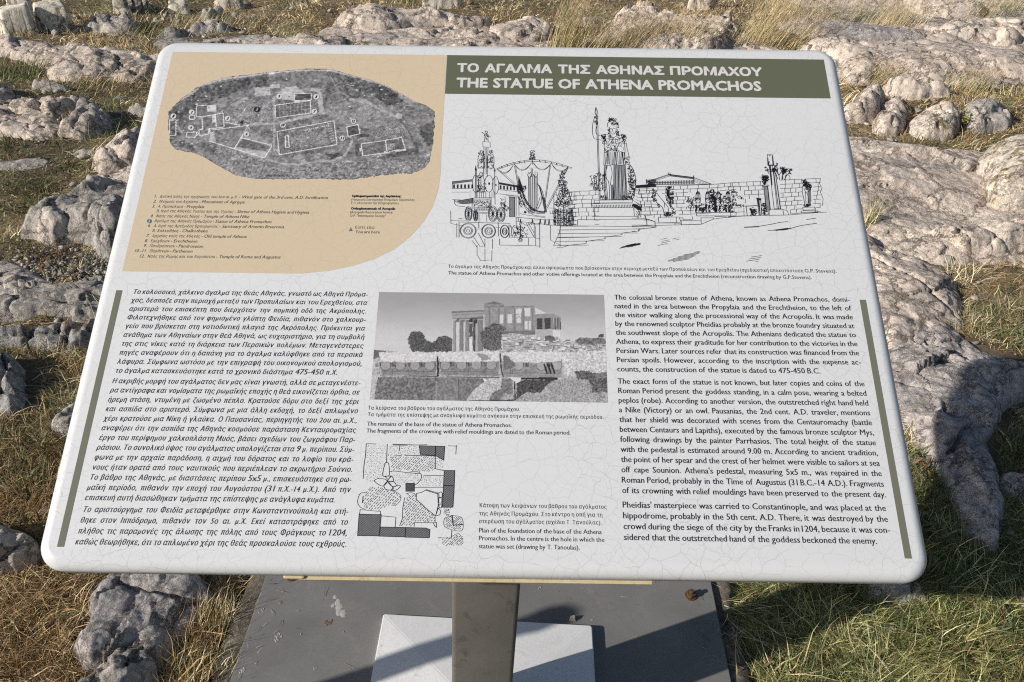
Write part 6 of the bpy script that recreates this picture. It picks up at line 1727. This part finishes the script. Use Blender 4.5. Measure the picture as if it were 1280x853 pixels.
# temple north porch
Ph.fill([(424,132),(598,120),(602,140),(602,158),(430,166)],.60,.05,.5,3); Ph.fill([(424,126),(598,119),(598,126),(424,135)],.42)
for x0,x1,y0,y1,v in ((430,448,168,342,.60),(466,488,170,342,.52),(496,518,165,342,.56),(538,552,185,342,.38),(562,592,150,342,.52)): Ph.fill([(x0,y0),(x1,y0),(x1+1,y1),(x0-1,y1)],v,.05,.8,9); Ph.line([(x1-3,y0),(x1-2,y1)],.6,v-.18)
Ph.fill([(444,166),(596,158),(594,176),(446,182)],.40,.05); Ph.fill([(515,165),(562,162),(560,192),(540,186),(520,190)],.2); Ph.fill([(552,190),(562,190),(562,342),(552,342)],.66); Ph.fill([(592,140),(612,150),(612,240),(594,342)],.72,.06)
for x0,x1 in ((449,465),(489,495),(519,536)): Ph.fill([(x0,186),(x1,186),(x1,340),(x0,340)],.80,.02)
Ph.fill([(519,190),(536,190),(536,260),(519,262)],.30); Ph.fill([(519,275),(536,275),(536,340),(519,340)],.86)
for x0,x1,v in ((430,448,.62),(466,488,.50),(496,518,.55),(538,552,.30),(562,592,.50)):
    for kx in range(x0+3,x1-1,5): Ph.line([(kx,172),(kx+.5,340)],.5,v-.10)
    Ph.line([(x0+1,172),(x0,340)],1.0,v+.14)
    Ph.fill([(x0-3,166),(x1+3,165),(x1+1,173),(x0-1,174)],v+.1)
Ph.line([(426,146),(600,136)],.7,.42); Ph.line([(430,166),(602,157)],.8,.34)
# main wall
Ph.fill([(598,92),(700,90),(706,104),(865,94),(872,150),(872,250),(700,260),(604,260)],.56,.06,.4,11)
Ph.fill([(598,92),(600,82),(652,70),(704,86),(704,100),(600,104)],.52,.06); Ph.fill([(612,86),(652,74),(694,88)],.40); Ph.line([(598,104),(866,97)],.8,.38)
for q in ([(678,145),(700,143),(700,190),(678,192)],[(722,142),(748,140),(748,188),(724,190)],[(766,112),(798,110),(796,140),(794,186),(772,188),(768,140)],[(812,108),(844,107),(844,152),(812,153)],[(812,176),(830,176),(830,222),(812,222)],[(836,176),(846,176),(846,224),(836,224)]): Ph.fill(q,.82,.02)
for x in (622,672,706,756,804,852): Ph.fill([(x,108),(x+9,107),(x+9,235),(x,238)],.47,.04)
Ph.line([(768,142),(798,140)],.9,.5); Ph.line([(770,165),(784,150),(796,168)],.8,.5); Ph.fill([(870,106),(932,136),(872,142)],.80); Ph.fill([(610,236),(870,228),(872,250),(610,262)],.42,.06)
Ph.fill([(872,142),(965,138),(1000,152),(1002,162),(966,160),(872,162)],.55,.05); Ph.fill([(872,162),(966,160),(966,220),(874,224)],.50,.05); Ph.fill([(880,163),(908,162),(908,222),(880,222)],.22); Ph.fill([(920,162),(952,161),(952,218),(922,220)],.22)
for x in (968,982,994): Ph.fill([(x,162),(x+8,163),(x+8,220),(x,222)],.50); Ph.line([(x+10,162),(x+11,222)],1.2,.28)
Ph.fill([(874,222),(1004,222),(1004,272),(874,262)],.68,.05); Ph.fill([(965,225),(1004,230),(1002,272),(965,262)],.84)
# rubble walls
Ph.fill([(690,250),(740,242),(800,246),(880,262),(950,256),(1000,268),(1010,285),(1250,280),(1250,345),(700,345)],.66,.20,1.0,13)
rg = np.random.default_rng(8)
for k in range(150):
    x = rg.uniform(690,1240); y = rg.uniform(258,335) if x < 1010 else rg.uniform(275,345); w_ = rg.uniform(10,26); h_ = rg.uniform(7,14)
    Ph.fill([(x,y),(x+w_,y-1),(x+w_,y+h_),(x,y+h_)], rg.choice([.84,.76,.6,.48,.7,.9],p=[.2,.2,.15,.15,.2,.1]), .05,1,k); Ph.line([(x,y+h_),(x+w_,y+h_)],.7,.30)
Ph.fill([(920,262),(950,252),(975,262),(980,282),(922,282)],.35,.1,1,3,ragged=1); Ph.fill([(1080,280),(1110,265),(1160,268),(1200,266),(1245,268),(1248,300),(1100,300)],.42,.18,.8,5,ragged=2); Ph.fill([(1205,262),(1215,246),(1235,246),(1240,264)],.3,.1,1,6,ragged=1.5); Ph.fill([(1150,330),(1215,322),(1232,360),(1140,358)],.55,.1); Ph.fill([(1030,350),(1060,340),(1140,345),(1130,368),(1035,366)],.30,.15,1,8,ragged=1)
Ph.fill([(585,310),(580,240),(610,210),(650,186),(700,200),(714,220),(690,250),(690,330),(620,335)],.34,.18,.9,15,ragged=2.2)
# rough ground at right
Ph.fill([(1010,345),(1260,330),(1260,470),(1030,470)],.78,.2,.6,17,ragged=1.5); Ph.fill([(1080,440),(1180,450),(1262,480),(1262,560),(1180,560),(1100,500)],.34,.2,.7,19,ragged=3); Ph.fill([(1190,455),(1255,450),(1258,480),(1200,478)],.45,.18,1,20,ragged=1)
# upper course with egg and dart
def egg(x0,x1,yt,yb,seed,eggs,val=.50):
    Ph.fill([(x0,yt),(x1,yt-4),(x1-6,yb),(x0+14,yb-4)],val,.08,.4,seed,ragged=1.0)
    Ph.fill([(x0-4,yt-4),((x0+x1)/2,yt-8),(x1+2,yt-6),(x1-2,yt+44),((x0+x1)/2,yt+52),(x0+6,yt+46)],.82,.12,.5,seed+1,ragged=2.0)
    Ph.line([(x0+12,yb-24),(x1-10,yb-22)],.7,.36)
    for ex in eggs:
        Ph.fill([(ex+26*cos(t),yt+68+22*sin(t)) for t in np.linspace(0,2*pi,12)],val+.10,.05); Ph.line([(ex+28*cos(t),yt+68+25*sin(t)) for t in np.linspace(-.3,3.4,10)],.6,.3)
    for ex in [e+40 for e in eggs[:-1]]+[eggs[0]-38]:
        for d_ in (-12,-4,4,12): Ph.line([(ex+d_,yt+52),(ex+d_,yt+72)],1.0,.2)
        Ph.line([(ex-3,yt+84),(ex-3,yt+110)],.6,.3); Ph.line([(ex+6,yt+84),(ex+6,yt+110)],.6,.3)
egg(40,345,348,468,21,(72,150,228,308)); egg(355,680,346,470,31,(390,478,556,636)); egg(690,1015,348,478,41,(780,905,985),.54)
Ph.fill([(700,360),(720,362),(760,400),(770,420),(700,440)],.42,.08,.4,44,ragged=1.5); Ph.fill([(560,352),(600,350),(640,380),(590,390)],.55,.05,.4,45,ragged=1.5)
for t in (918,938,958): Ph.line([(t,408),(t+16,455)],2.4,.13)
Ph.line([(350,370),(352,470)],2.2,.14); Ph.line([(684,352),(690,440),(700,474)],1.8,.2); Ph.line([(44,470),(350,472)],1.0,.25)
# lower course
Ph.fill([(30,476),(345,478),(340,602),(10,598)],.42,.16,.5,51,ragged=1.0); Ph.fill([(345,478),(462,482),(460,604),(342,602)],.47,.10,.4,53); Ph.fill([(462,482),(745,484),(758,600),(460,604)],.44,.12,.5,55)
Ph.fill([(505,600),(530,560),(570,520),(625,482),(690,484),(690,540),(640,560),(620,604)],.72,.22,1.0,57,ragged=1.2); Ph.fill([(700,560),(750,570),(756,602),(690,602)],.62,.2,1,58,ragged=1.5); Ph.fill([(592,484),(612,488),(600,500)],.9)
Ph.fill([(770,500),(820,490),(980,490),(930,520),(900,560),(800,590),(770,600)],.26,.14,.7,61,ragged=1.5); Ph.fill([(930,520),(980,490),(1150,490),(1172,530),(1170,590),(960,570)],.58,.2,.9,63,ragged=1.2); Ph.fill([(770,600),(820,560),(950,560),(1100,570),(1240,560),(1262,640),(770,640)],.60,.2,.8,65,ragged=2); Ph.line([(760,500),(764,600)],1.8,.15); Ph.fill([(730,478),(800,480),(790,500),(766,512),(762,500)],.85,.03); Ph.line([(800,484),(985,484)],3.0,.15); Ph.line([(20,602),(440,606),(760,600)],1.6,.2); Ph.line([(462,484),(460,604)],.8,.3); Ph.line([(400,475),(680,480)],1.2,.3)
Ph.I += 0.06 * fbm(Ph.u * 1.3, Ph.v * 1.3, seed=77, octv=3) * (y_ > .3)
Ph.I = 0.52 + (Ph.I - 0.5) * 0.88
Ph.I = np.clip(Ph.I, .16, .88)
Ph.build('printed_photograph', Z1)

# aerial picture
tl, br = ppt(213, 84), ppt(546, 226)
tl = ppt(207, 84)
Am = Print((tl[0], tl[1]), (br[0] + .004, ppt(380, 227)[1]), 480, 240, 205, 80, 5.686)
def W2(p): return (p[0] + 938.8, p[1])
M1 = lambda L: L
M2 = lambda L: [W2(p) for p in L]
U, Vv = Am.u, Am.v
Am.I = 0.40 + 0.16 * fbm(U * .06, Vv * .09, seed=1, octv=5, gain=.62) + 0.13 * fbm(U * .5, Vv * .5, seed=6, octv=3, gain=.7)
outline = M1([(30,340),(90,280),(160,220),(250,155),(410,100),(560,80),(745,58),(850,48),(938,42)]) + M2([(100,34),(250,38),(370,72),(520,112),(640,152),(760,218),(850,270),(920,292),(985,335),(986,440),(974,570),(950,700),(920,742),(820,780),(700,785),(560,800),(430,820),(330,826),(200,820),(50,820)]) + M1([(830,822),(650,820),(510,795),(380,725),(290,670),(210,635),(80,610),(45,570),(28,460)])
Am.fill(M1([(30,360),(160,225),(250,170),(420,130),(600,100),(740,80),(760,150),(560,190),(380,250),(230,300),(150,380),(150,470),(40,560)]),.27,.16,.25,3,ragged=4)
Am.fill(M1([(390,170),(560,140),(600,170),(470,215),(400,235)]),.24,.08,.4,4,ragged=3); Am.fill(M2([(240,60),(520,130),(560,210),(480,250),(380,240),(300,180),(210,270),(205,180)]),.30,.14,.3,5,ragged=4); Am.fill(M2([(520,140),(640,160),(720,220),(760,260),(700,300),(640,290),(560,230)]),.22,.10,.3,6,ragged=4)
Am.fill(M2([(980,400),(900,450),(880,500),(940,590),(975,560)]),.26,.10,.3,7,ragged=3)
# rock face below the south wall, slopes
Am.fill(M1([(320,560),(500,610),(720,680),(860,720),(1000,735)])+M2([(300,690),(420,690),(880,680),(950,700),(900,760),(430,820),(200,822)])+M1([(830,820),(650,820),(510,795),(380,725)]),.44,.20,.55,8,ragged=3)
for q in (M1([(110,545),(150,540),(150,590),(110,590)]),M1([(330,590),(370,590),(360,640),(330,620)]),M2([(210,640),(310,640),(300,680),(220,680)]),M1([(950,790),(760,805),(700,790)]),M1([(165,560),(215,580),(200,620),(160,600)])): Am.fill(q,.22,.1,.4,9,ragged=3)
# pale paths and courts
for q,w_,v in ((M1([(580,432),(790,425),(900,400),(1000,380),(1120,350)])+M2([(230,340),(330,330)]),4.6,.60),(M2([(390,255),(500,268),(600,330),(700,370)]),6,.58),(M1([(780,250),(785,440),(780,600),(830,640)]),3.4,.60),(M1([(500,600),(620,650),(760,690),(860,715),(960,715),(1100,690)])+M2([(250,690),(340,660),(380,600),(400,540)]),3.6,.60),(M1([(90,440),(140,500),(130,540)]),3,.52),(M1([(250,160),(420,108),(745,66),(938,48)])+M2([(250,46),(520,118),(650,160),(850,272)]),3.0,.68),(M2([(860,480),(900,560),(950,640)]),4,.5),(M2([(120,180),(160,190),(180,330)]),7,.62),(M1([(90,270),(150,240),(240,180)]),3,.66)): Am.line(q,w_,v,ragged=2)
Am.fill(M1([(640,170),(750,165),(760,220),(650,235)]),.62,.08,.4,11,ragged=1.5); Am.fill(M1([(810,210),(860,165),(940,160),(980,185),(1000,225),(920,260),(830,255)]),.68,.08,.4,12,ragged=2); Am.fill(M1([(305,295),(372,292),(372,340),(308,340)]),.78,.03); Am.fill(M1([(755,150),(820,145),(825,172),(758,176)]),.72,.04); Am.fill(M1([(340,360),(366,358),(366,420),(342,420)]),.72,.03); Am.fill(M1([(380,250),(450,240),(450,300),(400,320),(375,290)]),.5,.05); Am.fill(M1([(235,305),(303,300),(303,340),(270,374),(232,374)]),.36,.08); Am.fill(M1([(272,380),(340,370),(345,450),(275,465)]),.38,.08)
Am.fill(M1([(470,290),(590,230),(600,250),(490,310)]),.56,.05,.5,12); Am.fill(M1([(500,310),(640,262),(760,275),(770,410),(600,415),(480,400)]),.46,.22,.9,14,ragged=2); Am.fill(M2([(220,290),(380,270),(520,290),(680,380),(560,470),(330,430),(210,350)]),.47,.15,.9,15,ragged=2)
Am.fill(M1([(322,505),(360,480),(395,500),(370,560),(320,550)]),.62,.05,.5,15,ragged=1.5); Am.fill(M1([(360,490),(590,442),(500,600),(370,565)]),.42,.10,.4,16); Am.fill(M1([(500,600),(590,442),(770,580),(720,670)]),.50,.10,.5,17); Am.fill(M1([(560,530),(740,590),(735,625),(520,590)]),.32,.16,1,18,ragged=1); Am.fill(M1([(505,592),(735,630),(715,672),(505,605)]),.62,.04)
# buildings
Am.fill(M1([(790,295),(1038,265),(1042,350),(795,385)]),.33,.10,.7,19); Am.fill(M1([(930,215),(1045,212),(1045,258),(930,262)]),.24,.04)
for x in range(0,8): Am.line(M1([(820+x*26,300-x*3),(824+x*26,370-x*3)]),.7,.55)
Am.line(M1([(820,345),(1035,320)]),.8,.55); Am.line(M1([(815,320),(1030,295)]),.6,.5)
Am.fill(M1([(805,490),(1205,412),(1228,572),(822,645)]),.36,.20,1.0,20); Am.fill(M1([(900,520),(1150,470),(1165,560),(920,600)]),.45,.22,1.0,21,ragged=1); Am.fill(M1([(920,650),(1000,640),(1010,700),(930,700)]),.5,.15,1,22)
for t in np.linspace(0,1,12): p=(1000+165*t,468-34*t); Am.fill(M1([(p[0],p[1]),(p[0]+7,p[1]-1),(p[0]+8,p[1]+6),(p[0],p[1]+7)]),.85)
for t in np.linspace(0,1,8): p=(1160+25*t,430+120*t); Am.line(M1([(p[0],p[1]),(p[0]+28,p[1]-6)]),.9,.72)
Am.fill(M2([(362,450),(438,435),(450,498),(372,514)]),.22,.06); Am.fill(M2([(430,500),(520,500),(515,525),(440,520)]),.2,.06,.5,2,ragged=1.5); Am.fill(M2([(462,572),(635,545),(645,630),(475,655)]),.35,.06); Am.fill(M2([(640,545),(750,526),(776,608),(705,612),(650,630)]),.30,.06); Am.fill(M2([(705,612),(780,608),(780,636),(706,642)]),.78); Am.fill(M2([(645,570),(700,564),(704,610),(650,618)]),.45,.25,1.2,2); Am.fill(M2([(418,575),(460,570),(465,655),(425,660)]),.25,.1); Am.fill(M2([(450,600),(462,598),(464,622),(452,624)]),.8); Am.fill(M2([(640,640),(870,600),(880,640),(640,670)]),.27,.08,.5,5,ragged=2)
Am.fill(M2([(540,510),(640,420),(700,400),(790,490),(770,530),(560,530)]),.42,.30,1.2,23,ragged=1.5); Am.fill(M2([(722,350),(752,358),(750,390),(720,394),(700,372)]),.66,.03)
Am.fill(M2([(560,300),(700,300),(720,340),(650,340)]),.45,.15,.7,24,ragged=2); Am.line(M2([(232,70),(260,120),(300,190),(380,240)]),1.4,.55,ragged=2); Am.line(M2([(740,400),(800,480),(860,600)]),2.5,.28,ragged=1.5); Am.fill(M2([(250,225),(370,240),(340,275),(255,270)]),.4,.25,1.2,25)
for q in (M1([(745,56),(780,54),(785,72),(748,78)]),): Am.fill(q,.8)
white = [M1([(40,400),(85,400),(85,508),(40,510),(40,400)]), M1([(182,368),(218,368),(218,395),(182,395),(182,368)]), M1([(270,378),(230,378),(232,300),(305,295)]), M1([(270,378),(420,350),(428,450),(318,465),(318,500),(250,512),(250,470),(275,465),(270,378)]), M1([(165,488),(236,485),(222,524),(158,520),(165,488)]), M1([(365,362),(372,450)]), M1([(232,512),(250,490)]), M1([(350,470),(600,438),(500,605)]), M1([(322,550),(500,605),(715,670),(770,580),(545,525)]), M1([(436,415),(540,438)]), M1([(322,460),(330,500),(355,480)]),
    M1([(803,482),(1207,406),(1230,574),(820,647),(803,482)]), M1([(862,515),(885,510),(890,595),(865,598),(862,515)]), M1([(790,295),(1040,262),(1044,350),(793,385),(790,295)]), M1([(928,213),(1047,210),(1047,258),(928,262),(928,213)]), M2([(360,450),(440,432),(454,498),(370,517),(360,450)]), M2([(462,570),(635,545),(750,524),(778,610),(705,615),(645,632),(475,655),(462,570)]), M2([(635,545),(648,630)])]
for w_ in white: Am.line(w_, .95, .88)
Am.line(M1([(928,266),(960,266)]), 2.4, .9)
rgm = np.random.default_rng(12)
for k in range(420):
    x = rgm.uniform(40,1880); yy = rgm.uniform(70,800); w0 = rgm.uniform(4,17); h0 = rgm.uniform(3,10); t = rgm.uniform(-.5,.5)
    Am.fill([(x,yy),(x+w0,yy+w0*t),(x+w0-h0*t*.6,yy+w0*t+h0),(x-h0*t*.6,yy+h0)], rgm.choice([.72,.60,.30,.22,.8],p=[.25,.3,.2,.15,.1]), .05, .8, k)
for k in range(60):
    x = rgm.uniform(60,1850); yy = rgm.uniform(90,780); L0 = rgm.uniform(20,80); t = rgm.uniform(-.35,.35)
    Am.line([(x,yy),(x+L0*.5,yy+L0*.5*t),(x+L0,yy+L0*t*.7)], rgm.uniform(.5,1.1), rgm.choice([.66,.26]), ragged=1)
for w_ in white: Am.line(w_, 1.0, .92)
Am.I = Am.I + 0.16 * fbm(U * .22, Vv * .26, seed=55, octv=3)
Am.I = 0.49 + (Am.I - 0.42) * 1.12
d_edge = segdist(Am.X, Am.Y, [Am.P(p) for p in outline])
Am.I = np.where(d_edge < 0.0009, 0.18, Am.I)
Am.I = 0.13 + Am.I * 0.76
wob = 0.0012 * fbm(U * .2, Vv * .2, seed=40)
ox = Am.X.copy(); oy = Am.Y.copy()
cut = pip(Am.X + wob, Am.Y + wob, [Am.P(p) for p in outline])
Am.build('aerial_picture', Z2, cut)

# numbered markers on the aerial picture
Mk = Ink(205, 80, 5.686); Tn = Text(); Mk2 = Ink(205, 80, 5.686); Tn2 = Text(); Ring = Ink(205, 80, 5.686)
for n_, (x, y) in {'1': (67,373), '2': (197,345), '3': (453,390), '4': (191,455), '6': (587,500), '9': (818,233), '10': (845,436), '8': W2((143,236)), '7': W2((130,340)), '11': W2((328,530)), '12': W2((407,409))}.items():
    Mk = Ink(205, 80, 5.686); Mk.fill([(x + 22 * cos(t), y + 20 * sin(t)) for t in np.linspace(0, 2 * pi, 20, endpoint=False)])
    Mk.build('marker_disc', Z3, M_WHITEINK)
    Ring = Ink(205, 80, 5.686); Tn = Text(); Ring.poly([(x + 22 * cos(t), y + 20 * sin(t)) for t in np.linspace(0, 2 * pi, 20, endpoint=False)], .35)
    c_ = Mk.P((x, y)); w_ = 0.0022 * (1.9 if len(n_) > 1 else 1)
    Tn.line(n_, c_[0] - w_ / 2 - .0004, c_[1] + 0.0026, c_[0] + w_ / 2 - .0004, c_[1] + 0.0026, 0.0075, 0.2, 0.02)
    Ring.build('marker_ring', Z3 + .0001, M_INKGREY); Tn.build('marker_number', Z4, M_INK)
x, y = 662, 325
Mk2.fill([(x + 24 * cos(t), y + 21 * sin(t)) for t in np.linspace(0, 2 * pi, 20, endpoint=False)])
c_ = Mk.P((x, y)); Tn2.line('5', c_[0] - .0015, c_[1] + 0.0026, c_[0] + .0009, c_[1] + 0.0026, 0.0075, 0.2, 0.02)
Mk2.build('marker_disc', Z3, M_INK); Tn2.build('marker_number', Z4, M_WHITEINK)
# the same mark in the list
Lm = Ink(150, 230, 3.122); Lm.fill([(115 + 10 * cos(t), 146 + 9 * sin(t)) for t in np.linspace(0, 2 * pi, 20, endpoint=False)]); Lm.build('legend_disc', Z2, M_BLUEINK)
c_ = ppt(*q3(115, 146)); Tl = Text(); Tl.line('5', c_[0] - .0015, c_[1] + .0024, c_[0] + .0009, c_[1] + .0024, .0070, .2, .02); Tl.build('legend_number', Z3, M_WHITEINK)
# little triangle and letters by the processional way
Tr = Ink(205, 80, 5.686); Tr.fill([(535,420),(560,404),(562,430)]); Tr.build('you_are_here_pointer', Z3, M_INK)
Tb = Text()
for s_, x, y in (('Α', 414, 342), ('Β', 517, 420), ('Α', 604, 460), ('Β', 762, 578)):
    c_ = Mk.P((x, y)); Tb.line(s_, c_[0] - .0018, c_[1] + .0018, c_[0] + .0018, c_[1] + .0018, .0065, .0, .03)
Tb.build('marker_letter', Z4, M_WHITEINK)
bpy.data.objects.remove(_to)
